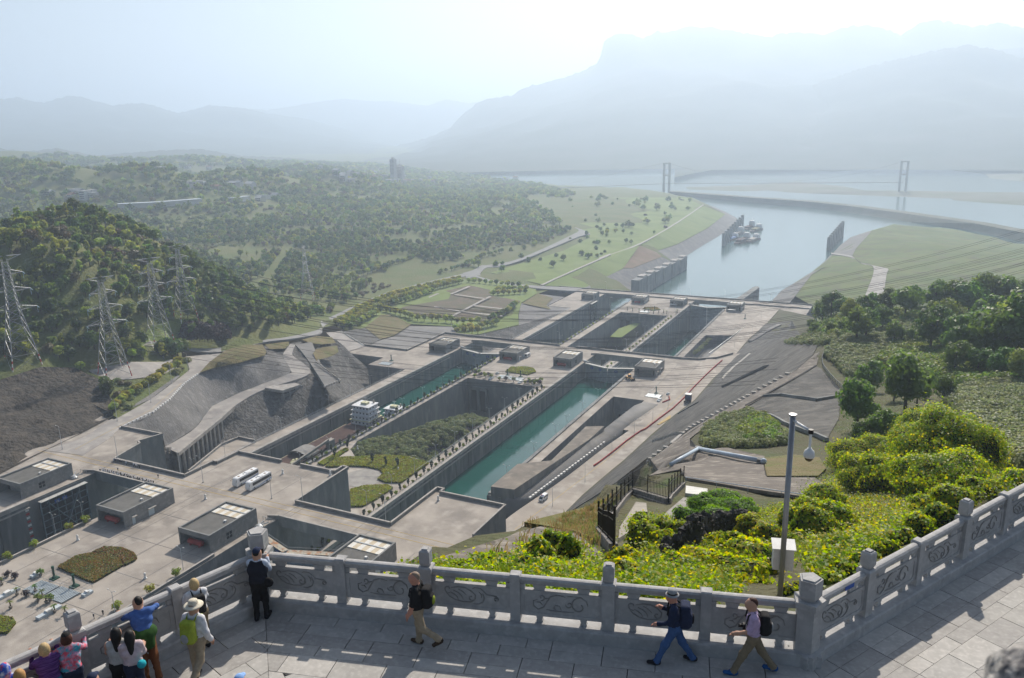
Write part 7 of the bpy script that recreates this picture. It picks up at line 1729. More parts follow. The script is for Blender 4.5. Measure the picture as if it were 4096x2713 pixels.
for j, y in enumerate((yb - 52, yb - 38)):
 pass
arc = [(-273 + 6.3 * math.cos(a), WZ + 3.9 + 3.2 * math.sin(a)) for a in np.linspace(0, math.pi, 13)]
cv.add([(a, yb - 56, b) for a, b in arc] + [(a, yb - 46, b) for a, b in arc], [(i, i + 1, 14 + i, 13 + i) for i in range(12)]); cv.obj('arched_cover', mat('cover_grey', (.30, .29, .27), (.22, .21, .2), .5), t)
MB().bar((-268, yb - 70, WZ + 4), (-265.4, yb - 40, WZ + 8.5), 1.0, 1.2).obj('crane_boom', M_sdeck, t); MB().box(-267.5, -264.5, yb - 40, yb - 36, WZ + 2.6, WZ + 8).obj('crane_house', M_sdeck, t)
for k in range(14):
 x_, y_ = -269 + rsf.uniform(-3, 2), yb - 62 + rsf.uniform(-6, 5); MB().box(x_ - .5, x_ + .5, y_ - .5, y_ + .6, WZ + 4.02, WZ + 4.5 + rsf.uniform(0, .6)).obj('crate', M_cream, t)
t = thing('ship', 'second white ship behind the cargo ship, beside the cypress row', 'ship', (-258, yb + 14, WZ))
hull(t, -259.3, yb - 30, yb + 34, 11.5, WZ, 2.2, 8); MB().box(-264, -254.6, yb - 20, yb + 8, WZ + 2.2, WZ + 2.9).obj('cargo_hold', M_hold, t)
s2 = zr(895, 660, -27); deckhouse(t, -259.3, min(yb + 26, s2[1] - 2), WZ + 2.2, 9.5, 9, 3)
bw = thing('barge', 'pale barge bow moored below the coach park gap', 'boat', (-258, 246, WZ))
hull(bw, -262, 240, 262, 14, WZ, 6, 4, M_sdeck); MB().box(-268, -256, 244, 258, WZ + 6, WZ + 6.4).obj('deck', M_cream, bw)
for s in (-1, 1): MB().bar((-262 + s * 6.5, 242, WZ + 7), (-262 + s * 6.5, 261, WZ + 7), .3, 1.2).obj('bulwark', M_shipw, bw)
# ================================================================ river traffic and piers
def barge(pos, rz, L, w, label, house, cargo, m):
 t = thing('river_barge', label, 'boat', pos, 'barges moored at the left pier', False, rz)
 P = [(-w / 2, L / 2), (w / 2, L / 2), (w / 2, -L / 2 + 6), (w * .3, -L / 2), (-w * .3, -L / 2), (-w / 2, -L / 2 + 6)]
 MB().prism(P, 2.6, -1).obj('hull', M_hull, t); MB().box(-w / 2 + 1, w / 2 - 1, -L / 2 + 8, L / 2 - 14, 2.6, 3.4 + cargo).obj('cargo', m, t)
 MB().box(-w / 2 + 1.2, w / 2 - 1.2, L / 2 - 12, L / 2 - 3, 2.6, 2.6 + house).obj('deckhouse', M_shipw, t); MB().box(-w / 2 + 2, w / 2 - 2, L / 2 - 11, L / 2 - 5, 2.6 + house, 5 + house).obj('bridge', M_shipw, t)
 MB().tube([(0, L / 2 - 7, 5 + house), (0, L / 2 - 7, 10 + house)], .2, 5).obj('mast', M_shipw, t)
for i, (x, y, l, hs, c, m, rz) in enumerate([(735, 362, 'barge with blue cargo moored nearest the left pier', 5, 2, M_bblue, -8), (795, 375, 'largest dark barge in the middle of the moored group', 9, 3, M_hold, -8), (855, 368, 'brown barge on the right front of the moored group', 5, 1.5, M_sdeck, -8), (768, 335, 'barge behind the blue cargo barge', 8, 2, M_sdeck, -8), (832, 300, 'white-housed barge at the back of the moored group', 9, 2, M_hold, -8), (872, 312, 'barge with olive cargo at the back right of the group', 6, 2, mat('olive_cargo', (.2, .19, .1)), -8)]):
 p = zd(x, y, RIV); barge(p, R(rz), 60 if i == 1 else 48, 12, l, hs, c, m)
def dolphins(conv, a, b, n, zt, label, nm='mooring_dolphin'):
 for k in range(n):
  p = conv(a[0] + (b[0] - a[0]) * k / (n - 1), a[1] + (b[1] - a[1]) * k / (n - 1), RIV)
  o = MB().box(-2.6, 2.6, -2.6, 2.6, -3, zt - RIV + (k * .8)).obj(nm, M_wall); o.location = p
  tag(o, '%s from the near end %s' % (ordw(k), label), 'pier', label)
dolphins(zd, (690, 395), (792, 305), 9, -52, 'concrete dolphin in the row beside the moored barges')
dolphins(zd, (1275, 420), (1350, 345), 9, -52, 'concrete dolphin in the row off the right bank')
t = thing('guide_pier', 'stepped concrete guide pier left of the channel entrance', 'pier', zd(340, 620, RIV))
for k in range(6):
 p = np.array(zd(215 + k * 46, 672 - k * 27, RIV)); MB().box(p[0] - 5, p[0] + 5, p[1] - 14, p[1] + 20, -80, -52 - k * .6).obj('pier_block', M_wall, t)
 MB().box(p[0] - 4.2, p[0] + 4.2, p[1] + 6, p[1] + 20.2, -80.1, -50.4 - k * .6).obj('pier_head', M_cope, t)
t = thing('guide_wall', 'tapering concrete guide wall beyond the last bridge', 'pier', (-155, 830, RIV))
MB().prism([(-156, 809), (-149, 809), (-146.5, 895), (-149.5, 900), (-153, 895)], [-43.6, -43.6, -46, -46, -46], -82).obj('wall', M_wall, t)
t = thing('suspension_bridge', 'faint suspension bridge far down the river', 'bridge', zv(1540, 447, RIV))
tw = []
for px, y0, y1 in ((1540, 446, 376), (2085, 445, 372)):
 b = np.array(zv(px, y0, RIV)); d = math.hypot(b[0], b[1]); topz = zq(px, y1, d)[2]; tw.append((b, topz))
 for s in (-8, 8): MB().box(b[0] + s - 3, b[0] + s + 3, b[1] - 3, b[1] + 3, RIV - 3, topz).obj('tower_leg', M_cope, t)
 for z in (topz - 4, topz - 38): MB().box(b[0] - 5, b[0] + 5, b[1] - 2, b[1] + 2, z, z + 4).obj('cross_beam', M_cope, t)
(a, az_), (b, bz_) = tw
MB().bar((a[0] - 300, a[1] - 160, -52), (a[0], a[1], -46), 10, 1.6).obj('deck', M_wall, t); MB().bar((a[0], a[1], -46), (b[0], b[1], -46), 10, 1.6).obj('deck', M_wall, t)
for p, q, s in (((a[0] - 300, a[1] - 160, -50), (a[0], a[1], az_), 0), ((a[0], a[1], az_), (b[0], b[1], bz_), az_ + 40)):
 MB().tube([np.array(p) + (np.array(q) - np.array(p)) * u - np.array([0, 0, 4 * s * u * (1 - u)]) for u in np.linspace(0, 1, 24)], .35, 5).obj('cable', M_wall, t)
# ================================================================ town and villages
M_h = [mat('house_wall_%d' % i, c, tuple(q * .85 for q in c), .2, .8) for i, c in enumerate([(.62, .60, .57), (.5, .47, .43), (.45, .42, .40), (.55, .5, .42)])]; M_rf = [mat('house_roof_%d' % i, c) for i, c in enumerate([(.30, .16, .11), (.28, .28, .29), (.42, .42, .42)])]
def house(p, w, d, h, label, i, gable=True):
 t = thing('house', label, 'building', p, 'houses far across the valley')
 x, y, z = p
 b = MB().box(x - w / 2, x + w / 2, y - d / 2, y + d / 2, z - 4, z + h).obj('wall', M_h[i % 4], t)
 if gable: MB().add([(x - w / 2 - .6, y - d / 2 - .6, z + h), (x + w / 2 + .6, y - d / 2 - .6, z + h), (x + w / 2 + .6, y + d / 2 + .6, z + h), (x - w / 2 - .6, y + d / 2 + .6, z + h), (x - w / 2, y, z + h + d * .28), (x + w / 2, y, z + h + d * .28)], [(0, 1, 5, 4), (2, 3, 4, 5), (0, 4, 3), (1, 2, 5)]).obj('roof', M_rf[i % 3], t)
 else: MB().box(x - w / 2 - .3, x + w / 2 + .3, y - d / 2 - .3, y + d / 2 + .3, z + h, z + h + 1).obj('roof', M_rf[2], t)
 for k in range(max(1, int(h / 3.2))):
  MB().box(x - w / 2 + 1, x + w / 2 - 1, y - d / 2 - .1, y - d / 2 - .01, z + k * 3.2 + 1.1, z + k * 3.2 + 2.4).obj('window', M_glass, t)
hz_ = []
for i, (x, y, n, sx, sy, nm) in enumerate([(165, 456, 9, 55, 5, 'in the white hamlet behind the near wooded hill'), (450, 430, 6, 30, 5, 'in the hamlet on the middle hills'), (520, 437, 5, 60, 5, 'along the valley road'), (430, 395, 5, 60, 6, 'in the faint hilltop hamlet'), (830, 415, 12, 40, 10, 'on the left of the town'), (900, 418, 12, 40, 8, 'in the middle of the town'), (960, 420, 10, 45, 8, 'on the right of the town'), (740, 398, 7, 40, 8, 'on the slope above the town'), (1150, 418, 5, 60, 4, 'on the shore right of the town'), (600, 462, 3, 50, 4, 'beside the pale long sheds')]):
 for k in range(n):
  px, py = x + rsf.uniform(-1, 1) * sx, y + rsf.uniform(-1, 1) * sy
  h = hit(LAND, pxv(px, py))
  if h: house(h, rsf.uniform(10, 20), rsf.uniform(9, 14), rsf.choice([6.5, 9.5, 13]), '%s house from the left %s' % (ORD[k], nm), k + i, rsf.random() < .5)
for px, y0, y1, w, l in ((911, 418, 368, 15, 'taller slender grey tower block above the town'), (926, 420, 384, 22, 'broad dark tower block with an antenna in the town')):
 h = hit(LAND, pxv(px, y0)); d = math.hypot(h[0], h[1]); zt = zq(px, y1, d)[2]
 t = thing('tower_block', l, 'building', h)
 MB().box(h[0] - w / 2, h[0] + w / 2, h[1] - 8, h[1] + 8, h[2] - 4, zt).obj('wall', M_h[2], t)
 for k in range(int((zt - h[2]) / 4)): MB().box(h[0] - w / 2 + 1, h[0] + w / 2 - 1, h[1] - 8.2, h[1] - 8.01, h[2] + k * 4 + 1.4, h[2] + k * 4 + 3).obj('window', M_glass, t)
 MB().box(h[0] - w / 4, h[0] + w / 4, h[1] - 4, h[1] + 4, zt, zt + 5).obj('roof', M_h[2], t)
 if w > 20: MB().tube([(h[0], h[1], zt + 5), (h[0], h[1], zt + 24)], [.9, .3], 5).obj('antenna', M_steel, t)
for (x0, y0, x1, y1, l) in ((700, 420, 940, 408, 'long low pale shed in the valley, left part'), (940, 408, 1190, 388, 'long low pale blue shed in the valley, right part'), (1370, 382, 1460, 374, 'white flat-roofed shed farther right in the valley'), (1530, 362, 1610, 364, 'small white sheds near the valley road')):
 p, q = [hit(LAND, (x / 1.48, 550 + y / 1.48)) for x, y in ((x0, y0), (x1, y1))]
 if not (p and q): continue
 t = thing('long_shed', l, 'building', p)
 MB().bar(np.array(p) + (0, 0, 3), np.array(q) + (0, 0, 3), 14, 8).obj('wall', M_h[0], t); MB().bar(np.array(p) + (0, 0, 7.3), np.array(q) + (0, 0, 7.3), 16, .6).obj('roof', mat('pale_roof', (.5, .55, .6)), t)
 MB().bar(np.array(p) + (0, -7.2, 4), np.array(q) + (0, -7.2, 4), .3, 1.6).obj('window', M_glass, t)
gh = za(760, 430, .3); t = thing('guard_hut', 'low grey hut beside the second pylon yard', 'building', gh)
MB().box(gh[0] - 4, gh[0] + 4, gh[1] - 3, gh[1] + 3, 0, 3).obj('wall', M_wall, t); MB().box(gh[0] - 4.6, gh[0] + 4.6, gh[1] - 3.6, gh[1] + 3.6, 3, 3.4).obj('roof', M_cope, t); MB().box(gh[0] + 4.002, gh[0] + 4.05, gh[1] - 1, gh[1] + 1, 0, 2.2).obj('door', M_dark, t)
drape('pylon_yard', LAND, [pxv(205, 858), pxv(300, 838), pxv(395, 838), pxv(410, 850), pxv(370, 870), pxv(300, 878), pxv(240, 880)], M_road, .35)
drape('pylon_yard', LAND, [pxv(330, 800), pxv(345, 790), pxv(395, 790), pxv(400, 803)], M_road, .35)
drape('lawn', LAND, [pxv(310, 803), pxv(350, 755), pxv(410, 738), pxv(468, 738), pxv(450, 765), pxv(410, 803)], M_grassb, .3)
drape('rubble_bank', LAND, [za(335, 836, 0) and _pk(300, 1250, 1.9733)(335, 838), _pk(300, 1250, 1.9733)(360, 800), _pk(300, 1250, 1.9733)(600, 650), _pk(300, 1250, 1.9733)(810, 500), _pk(300, 1250, 1.9733)(830, 505), _pk(300, 1250, 1.9733)(770, 560), _pk(300, 1250, 1.9733)(590, 692)], M_pave, .35, skirt=.2)
# ================================================================ pylons and wires
M_pyl = mat('pylon_steel', (.36, .37, .38), None, 1, .5, metal=.3); M_pred = mat('pylon_red', (.45, .06, .05)); M_ins = mat('insulator_glass', (.45, .6, .62), None, 1, .3)
def pylon(pos, H_, label, ry=0.0):
 t = thing('pylon', label, 'pylon', pos, None, False, ry); k = H_ / 66
 def half(z): return np.interp(z, [0, 40, 66], [8.2, 2.6, 1.3]) * k
 lv = [0, 10, 18, 25, 31, 36, 40, 44, 48, 52, 56, 60, 64]
 for sx in (-1, 1):
  for sy in (-1, 1):
   MB().tube([(sx * half(z) , sy * half(z), z * k) for z in (9, 40, 66)], [.28 * k, .2 * k, .12 * k], 5).obj('leg', M_pyl, t)
   f = MB().tube([(sx * half(0), sy * half(0), -1), (sx * half(9), sy * half(9), 9 * k)], .34 * k, 5)
   f.obj('foot', M_pred if sx * sy > 0 else M_white, t)
   for zz in (2.5, 6): MB().tube([(sx * half(zz), sy * half(zz), zz * k), (sx * half(zz + 1.6), sy * half(zz + 1.6), (zz + 1.6) * k)], .37 * k, 5).obj('band', M_white if sx * sy > 0 else M_pred, t)
 br = MB()
 for a, b in zip(lv[:-1], lv[1:]):
  ha, hb = half(a), half(b)
  for i in range(4):
   c = [(-1, -1), (1, -1), (1, 1), (-1, 1)]
   (x0, y0), (x1, y1) = c[i], c[(i + 1) % 4]
   br.tube([(x0 * ha, y0 * ha, a * k), (x1 * hb, y1 * hb, b * k)], .11 * k, 3); br.tube([(x1 * ha, y1 * ha, a * k), (x0 * hb, y0 * hb, b * k)], .11 * k, 3); br.tube([(x0 * hb, y0 * hb, b * k), (x1 * hb, y1 * hb, b * k)], .1 * k, 3)
 tag(br.obj('bracing', M_pyl, t), kind='stuff')
 tips = []
 for z, ln in ((36, 9.5), (47, 8.5), (57, 6.5), (65, 7.5)):
  for s in (-1, 1):
   a = MB(); h = half(z); tip = (0, s * (ln * k + h), (z + (2.5 if z > 60 else .3)) * k)
   for x in (-h, h):
    a.tube([(x, s * h, z * k), tip], .13 * k, 4); a.tube([(x, s * h, (z + 2.6) * k), tip], .13 * k, 4)
   a.tube([(-h * .5, s * (h + ln * k) * .55, (z + 1) * k), (h * .5, s * (h + ln * k) * .55, (z + 1) * k)], .1 * k, 4)
   c = a.obj('crossarm', M_pyl, t)
   if z < 60:
    MB().tube([tip, (3.6 * k, tip[1], tip[2] - .8 * k)], .16 * k, 5).obj('insulator', M_ins, c); MB().tube([tip, (0, tip[1], tip[2] - 4 * k)], .12 * k, 5).obj('insulator', M_ins, c)
   tips.append((tip[0] + (3.6 * k if z < 60 else 0), tip[1], tip[2] - (.8 * k if z < 60 else 0)))
 return [np.array(pos) + np.array([a * math.cos(ry) - b * math.sin(ry), a * math.sin(ry) + b * math.cos(ry), c]) for a, b, c in tips]
def onland(x, y, z):
 h = hit(LAND, pxv(x, y)); return h if h else zv(x, y, z)
SL = bvh_of(bpy.data.objects['dark_rock_slope'])
PY = []
for i, (x, yb_, yt, l) in enumerate([(56, 853, 590, 'nearest tallest pylon with red and white feet at the left edge'), (265, 866, 640, 'second pylon from the left standing in a concrete yard'), (372, 800, 597, 'third pylon from the left on the lawn'), (430, 738, 568, 'fourth pylon from the left on the upper lawn')]):
 p = (hit(SL, pxv(x, yb_)) or zv(x, yb_, 14)) if i == 0 else onland(x, yb_, 0)
 d = math.hypot(p[0], p[1]); top = zq(x, yt, d)[2]
 PY.append(pylon(p, (top - p[2]) * .985, l, R(-18)))
p = onland(712, 694, -36); d = math.hypot(p[0], p[1]); PY.append(pylon(p, zq(705, 573, d)[2] - p[2], 'dark distant pylon standing in the woods above the main road', R(30)))
M_wire = mat('wire', (.05, .05, .055), None, 1, .4)
def wire(a, b, sag, label, r=.07):
 pts = [np.array(a) + (np.array(b) - np.array(a)) * u - np.array([0, 0, 4 * sag * u * (1 - u)]) for u in np.linspace(0, 1, 40)]
 o = MB().tube(pts, r, 4).obj('power_line', M_wire); tag(o, label, 'wire', 'high-voltage wires over the locks')
ends = {3: [(2460, 552, 520), (2460, 506, 520), (2460, 572, 520), (2460, 528, 520), (2460, 588, 500), (2460, 560, 500)], 2: [(2460, 620, 470), (2460, 585, 470), (2460, 640, 460), (2460, 602, 460), (2460, 655, 450), (2460, 630, 450)], 1: [(2460, 735, 420), (2460, 700, 420), (2460, 752, 410), (2460, 716, 410)], 0: [(2460, 800, 360), (2460, 770, 360), (2460, 820, 350)]}
wi = 0
for pi, es in ends.items():
 for j, (x, y, d) in enumerate(es):
  b = np.array(zq(x, y, d)); a = PY[pi][j]
  tot = np.linalg.norm(b - a); sg = {3: 34, 2: 34, 1: 30, 0: 26}[pi] + j * .8
  for tw_ in (0, .55) if pi > 1 else (0,):
   wire(a, b + np.array([0, 0, tw_ * 2]), sg, '%s high-voltage wire strung from the %s pylon across the locks' % (ordw(wi), ('nearest', 'second', 'third', 'fourth')[pi])); wi += 1
for i in range(3):
 for j in (0, 2, 4):
  pass
# ================================================================ hillside furniture
M_iron = mat('black_iron', (.018, .017, .018), None, 1, .45); M_stonew = mat('rough_stone', (.27, .25, .23), (.15, .14, .13), 1.6, .9, .8, 4, 7, (.36, .34, .31), 3)
def fence(label, pts, h=2.1, bars=14, base=.9):
 P = [np.array(p) for p in pts]; t = thing('iron_fence', label, 'fence', tuple(P[0]))
 for i, p in enumerate(P):
  MB().bar(p + (0, 0, .2), p + (0, 0, base + h + .35), .10, .10).obj('post', M_iron, t)
  MB().ball(tuple(p + np.array([0, 0, base + h + .42])), .09, 6, 4).obj('finial', M_iron, t)
 for a, b in zip(P[:-1], P[1:]):
  MB().bar(a + (0, 0, base / 2 - .4), b + (0, 0, base / 2 - .4), .42, base + .8).obj('stone_base', M_stonew, t)
  for z in (base + .2, base + h - .25): MB().bar(a + (0, 0, z), b + (0, 0, z), .05, .06).obj('rail', M_iron, t)
  L_ = np.linalg.norm(b - a); n = max(2, int(L_ / .16)); n = min(n, bars)
  for k in range(1, n):
   q = a + (b - a) * k / n; MB().bar(q + (0, 0, base + .05), q + (0, 0, base + h + .05), .035, .035).obj('bar', M_iron, t)
H2 = lambda x, y: np.array(hit(HV, pxs(x, y)))
fa = H2(1278, 730); fb = H2(1412, 905)
fence('black iron fence stepping down beside the brown concrete slope', [fa, fa + (H2(1320, 785) - fa), H2(1365, 845), fb], 1.5, 9, .5)
g0 = H2(1572, 372)
fence('black iron fence climbing along the drain to the gate', [fa, H2(1318, 690), H2(1358, 640), H2(1395, 585), H2(1433, 540), H2(1470, 490), H2(1502, 445), H2(1538, 405), g0], 1.5, 5, .5)
g1 = g0 + np.array([2.6, -1.6, -.2]); g2 = H2(1880, 500)
g2 = g0 + (H2(1880, 470) - g0)
fence('black iron double gate panel above the drain tunnel', [g0, g0 + (g2 - g0) * .45, g2], 1.7, 14, .6)
fence('black iron fence rising to the right of the drain gate', [g2, H2(1905, 425), H2(1930, 400), H2(1955, 372), H2(1980, 345), H2(2010, 318)], 1.8, 3, .6)
t = thing('drain_tunnel', 'dark stone tunnel mouth under the iron gate', 'tunnel', tuple(g0))
MB().bar(g0 + (0, 0, -.9), g2 + (0, 0, -.9), .9, 1.9).obj('lintel', M_stonew, t)
MB().bar(g0 + (g2 - g0) * .1 + np.array([-.2, -.6, -2.4]), g2 + (g0 - g2) * .25 + np.array([-.2, -.6, -2.4]), .5, 1.8).obj('opening', M_dark, t)  # solid near-black bar, the shade inside the tunnel mouth put into its colour
M_rub = mat('dark_rubble', (.085, .08, .075), (.035, .033, .032), 1.3, .95, 1.0, 2.2, 6, (.15, .14, .13), 2.6)
H3 = lambda x, y: np.array(hit(HV, pxt(x, y)))
t = thing('rubble_wall', 'dark rubble retaining wall hung with vines below the terrace', 'wall', tuple(H3(700, 1330)))
wpts = [H3(330, 1420), H3(480, 1400), H3(620, 1380), H3(760, 1320), H3(900, 1260), H3(1060, 1180)]
tops = [.4, 1.2, 1.9, 2.1, 2.0, 1.6]
rsw = np.random.default_rng(2)
for i in range(len(wpts) - 1):
 a, b = wpts[i], wpts[i + 1]; n = int(np.linalg.norm(b - a) / .5)
 for k in range(n):
  q = a + (b - a) * (k + .5) / n; hh = tops[i] + (tops[i + 1] - tops[i]) * (k + .5) / n; z = -.6
  while z < hh:
   s_ = rsw.uniform(.26, .5); w_ = rsw.uniform(.22, .34); c = q + np.array([rsw.normal() * .08, -.2 + rsw.normal() * .06, z + s_ / 2])
   st = MB().ball(tuple(c), (w_, .2, s_ * .6), 7, 4); st.v = [(x + rsw.normal() * .03, y + rsw.normal() * .03, zz + rsw.normal() * .03) for x, y, zz in st.v]
   st.obj('stone', M_rub, t); z += s_ * .92
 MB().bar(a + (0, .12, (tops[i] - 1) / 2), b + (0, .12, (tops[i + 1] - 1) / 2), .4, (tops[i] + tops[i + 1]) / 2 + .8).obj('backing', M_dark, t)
M_pipe = mat('pipe_paint', (.42, .5, .58), (.34, .4, .47), 1, .4)
t = thing('steel_pipe', 'pale blue steel pipe bending across the dark paving', 'pipe', tuple(H3(660, 480)))
a, b, c = H3(412, 610) + (0, 0, .7), H3(655, 475) + (0, 0, .9), H3(1215, 590) + (0, 0, .9)
MB().tube([a, b], .34, 12).obj('pipe', M_pipe, t, True); MB().tube([b, c], .42, 12).obj('pipe', M_pipe, t, True)
for q in (b, c): MB().box(q[0] - .6, q[0] + .6, q[1] - .5, q[1] + .5, q[2] - 1.4, q[2] + .35).obj('support', M_wall, t)
MB().ball(tuple(c + (c - b) / np.linalg.norm(c - b) * .9), .5, 10, 8).obj('end_cap', M_pipe, t, True)
t = thing('pipe_rail', 'thin blue handrail along the lower dark paving', 'railing', tuple(H3(900, 800)))
MB().tube([H3(540, 740) + (0, 0, .8), H3(1100, 830) + (0, 0, .8), H3(1690, 925) + (0, 0, .8)], .05, 6).obj('rail', M_pipe, t)
for x, y in ((545, 742), (820, 786), (1100, 832), (1400, 878), (1685, 925)): MB().tube([H3(x, y), H3(x, y) + (0, 0, .8)], .04, 5).obj('post', M_pipe, t)
t = thing('path_railing', 'grey railing along the curved path at the edge of the wood', 'railing', tuple(hit(HV, pxu(2100, 420))))
pr_ = [np.array(hit(HV, pxu(x, y))) for x, y in ((2290, 125), (2200, 205), (2120, 270), (2100, 330), (2110, 400), (2160, 470), (2230, 550), (2310, 620))]
for a, b in zip(pr_[:-1], pr_[1:]):
 for z in (.6, 1.2): MB().bar(a + (0, 0, z), b + (0, 0, z), .14, .14).obj('rail', M_wall, t)
 n = max(2, int(np.linalg.norm(b - a) / 2.5))
 for k in range(n): q = a + (b - a) * k / n; MB().bar(q, q + (0, 0, 1.3), .22, .22).obj('post', M_cope, t)
mb_ = np.array(zq(1803, 1374, 19.6)); dist = math.hypot(mb_[0], mb_[1]); zt = zq(1834, 960, dist)[2]
t = thing('camera_mast', 'grey steel mast with a white dome camera outside the balustrade', 'mast', tuple(mb_))
M_mast = mat('mast_steel', (.33, .33, .34), (.27, .27, .28), 3, .4, metal=.6)
MB().tube([mb_ + (0, 0, -1), (mb_[0], mb_[1], zt)], .068, 16).obj('pole', M_mast, t, True)
MB().lathe([(.07, -.02), (.10, .0), (.10, .03), (.07, .035)], 18, (mb_[0], mb_[1], zt)).obj('flange', M_mast, t)
toward = -np.array([mb_[0], mb_[1], 0]) / dist; rgt = np.array([toward[1] * -1, toward[0], 0]) * -1
rgt = np.array([-toward[1], toward[0], 0]); rgt = rgt if rgt @ _r2 > 0 else -rgt
a0 = np.array([mb_[0], mb_[1], zt - .12]); a1 = a0 + toward * .62 + rgt * .42 + np.array([0, 0, -.02])
MB().tube([a0, a1], .035, 10).obj('arm', mat('arm_white', (.62, .63, .64), None, 1, .35), t, True)
MB().tube([a1 + (0, 0, .05), a1 + (0, 0, -.05)], .06, 10).obj('joint', M_iron, t); MB().tube([a1, a1 + (0, 0, -.42)], .03, 10).obj('drop_tube', M_white, t)
dm_ = t
hd_ = MB().lathe([(.04, 0), (.065, -.045), (.105, -.08), (.125, -.14), (.13, -.21), (.12, -.24), (.085, -.24)][::-1], 20, tuple(a1 + np.array([0, 0, -.40]))).obj('dome_housing', M_white, t, True)
MB().ball(tuple(a1 + np.array([0, 0, -.645])), (.10, .10, .105), 16, 10).obj('dome_glass', mat('dome_smoke', (.10, .07, .04), None, 1, .1), hd_, True)
jb = mb_ + toward * .0; zb_ = zq(1807, 1323, dist)[2]; zt_ = zq(1807, 1275, dist)[2]
t = thing('junction_box', 'white steel junction box strapped behind the camera mast', 'box', (mb_[0], mb_[1], zb_))
o = MB(); o.box(-.25, .25, -.16, .16, 0, zt_ - zb_); o = put('body', o.mesh('body', mat('box_white', (.70, .68, .65), (.6, .58, .55), 4, .5)), t); t['_base'] = [0, 0, 0]; del t['_base']
o.matrix_parent_inverse = Matrix.Identity(4); t.location = (mb_[0] - toward[0] * .26, mb_[1] - toward[1] * .26, zb_); t.rotation_euler = (0, 0, math.atan2(rgt[1], rgt[0]) + R(8))
l_ = MB(); l_.add([(-.29, -.2, zt_ - zb_ + .002), (.29, -.2, zt_ - zb_ + .002), (.29, .2, zt_ - zb_ + .1), (-.29, .2, zt_ - zb_ + .1), (-.29, -.2, zt_ - zb_ + .03), (.29, -.2, zt_ - zb_ + .03), (.29, .2, zt_ - zb_ + .13), (-.29, .2, zt_ - zb_ + .13)], [(0, 3, 2, 1), (4, 5, 6, 7), (0, 1, 5, 4), (1, 2, 6, 5), (2, 3, 7, 6), (3, 0, 4, 7)])
put('lid', l_.mesh('lid', M_white), t)
rk = np.array(zq(2340, 1560, 1.15)); bm_ = bmesh.new(); bmesh.ops.create_icosphere(bm_, subdivisions=5, radius=1.0)
for v_ in bm_.verts:
 c = v_.co; nn = .10 * float(fbm(np.array([c.x * 3.1 + 5]), np.array([c.y * 3.1 + c.z * 2.3]), 4)[0]) + .05 * float(fbm(np.array([c.x * 11]), np.array([c.y * 11 + c.z * 9]), 3)[0]); v_.co = c * (1 + nn)
me = bpy.data.meshes.new('rough_stone'); bm_.to_mesh(me); bm_.free(); me.materials.append(mat('speckled_stone', (.42, .40, .37), (.08, .08, .09), 26, .9, .8, 40, 8, (.6, .57, .53), 60))
for pl in me.polygons: pl.use_smooth = True
rko = put('rough_stone', me, None, WD(4350, 2930, 1.05)); rko.scale = (.12, .12, .10); tag(rko, 'blurred speckled stone in the lower right corner close to the lens', 'stone')
# ================================================================ people
def surfnet(fn, lo, hi, h):
 """smooth closed surface of a distance field"""
 ax = [np.arange(lo[i], hi[i] + h, h) for i in range(3)]
 G_ = np.stack(np.meshgrid(*ax, indexing='ij'), -1); v = fn(G_.reshape(-1, 3)).reshape(G_.shape[:3])
 n = np.array(v.shape) - 1; S = np.zeros((*n, 3)); C = np.zeros(tuple(n))
 sl = lambda o: tuple(slice(o[i], o[i] + n[i]) for i in range(3))
 for a in range(3):
  b, c = (a + 1) % 3, (a + 2) % 3
  for i in (0, 1):
   for j in (0, 1):
    o = [0, 0, 0]; o[b] = i; o[c] = j; o2 = list(o); o2[a] = 1
    p, q = v[sl(o)], v[sl(o2)]; m = (p < 0) != (q < 0)
    t = np.where(m, p / np.where(m, p - q, 1), 0)
    P = np.zeros((*n, 3)); P[..., a] = t; P[..., b] = i; P[..., c] = j
    S += P * m[..., None]; C += m
 act = C > 0; idx = np.full(tuple(n), -1); idx[act] = np.arange(act.sum())
 V = (np.argwhere(act) + S[act] / C[act][:, None]) * h + np.array(lo)
 F = []
 for a in range(3):
  b, c = (a + 1) % 3, (a + 2) % 3
  s0 = [slice(1, -1)] * 3; s0[a] = slice(0, -1); s1 = list(s0); s1[a] = slice(1, None)
  p, q = v[tuple(s0)], v[tuple(s1)]; m = (p < 0) != (q < 0); w = np.argwhere(m); fl = (p < 0)[m]
  e = np.zeros(3, int); w = w + np.array([0 if k == a else 1 for k in range(3)])
  db = np.zeros(3, int); db[b] = 1; dc = np.zeros(3, int); dc[c] = 1
  g = lambda x: idx[x[:, 0], x[:, 1], x[:, 2]]
  Q = np.stack([g(w - db - dc), g(w - dc), g(w), g(w - db)], 1)
  Q[~fl] = Q[~fl][:, ::-1]; F.append(Q)
 F = np.concatenate(F); return V, F[(F >= 0).all(1)]
def cone(a, b, ra, rb):
 a, b = np.array(a, float), np.array(b, float); d = b - a; L2 = d @ d + 1e-9
 def f(P):
  t = np.clip((P - a) @ d / L2, 0, 1); return np.linalg.norm(P - a - t[:, None] * d, axis=1) - (ra + (rb - ra) * t)
 return f
def ell(c, r):
 c, r = np.array(c, float), np.array(r, float)
 def f(P):
  q = (P - c) / r; k = np.linalg.norm(q, axis=1); return (k - 1) * r.min() * .9
 return f
def rbox(c, r, e):
 c, r = np.array(c, float), np.array(r, float)
 def f(P):
  q = np.abs(P - c) - r + e; return np.linalg.norm(np.maximum(q, 0), axis=1) + np.minimum(q.max(1), 0) - e
 return f
def union(prims, k=.025):
 def f(P):
  D = np.stack([p(P) for p in prims], 1); m = D.min(1, keepdims=True)
  return (m[:, 0] - k * np.log(np.exp(-(D - m) / k).sum(1)))
 return f
POS = {}
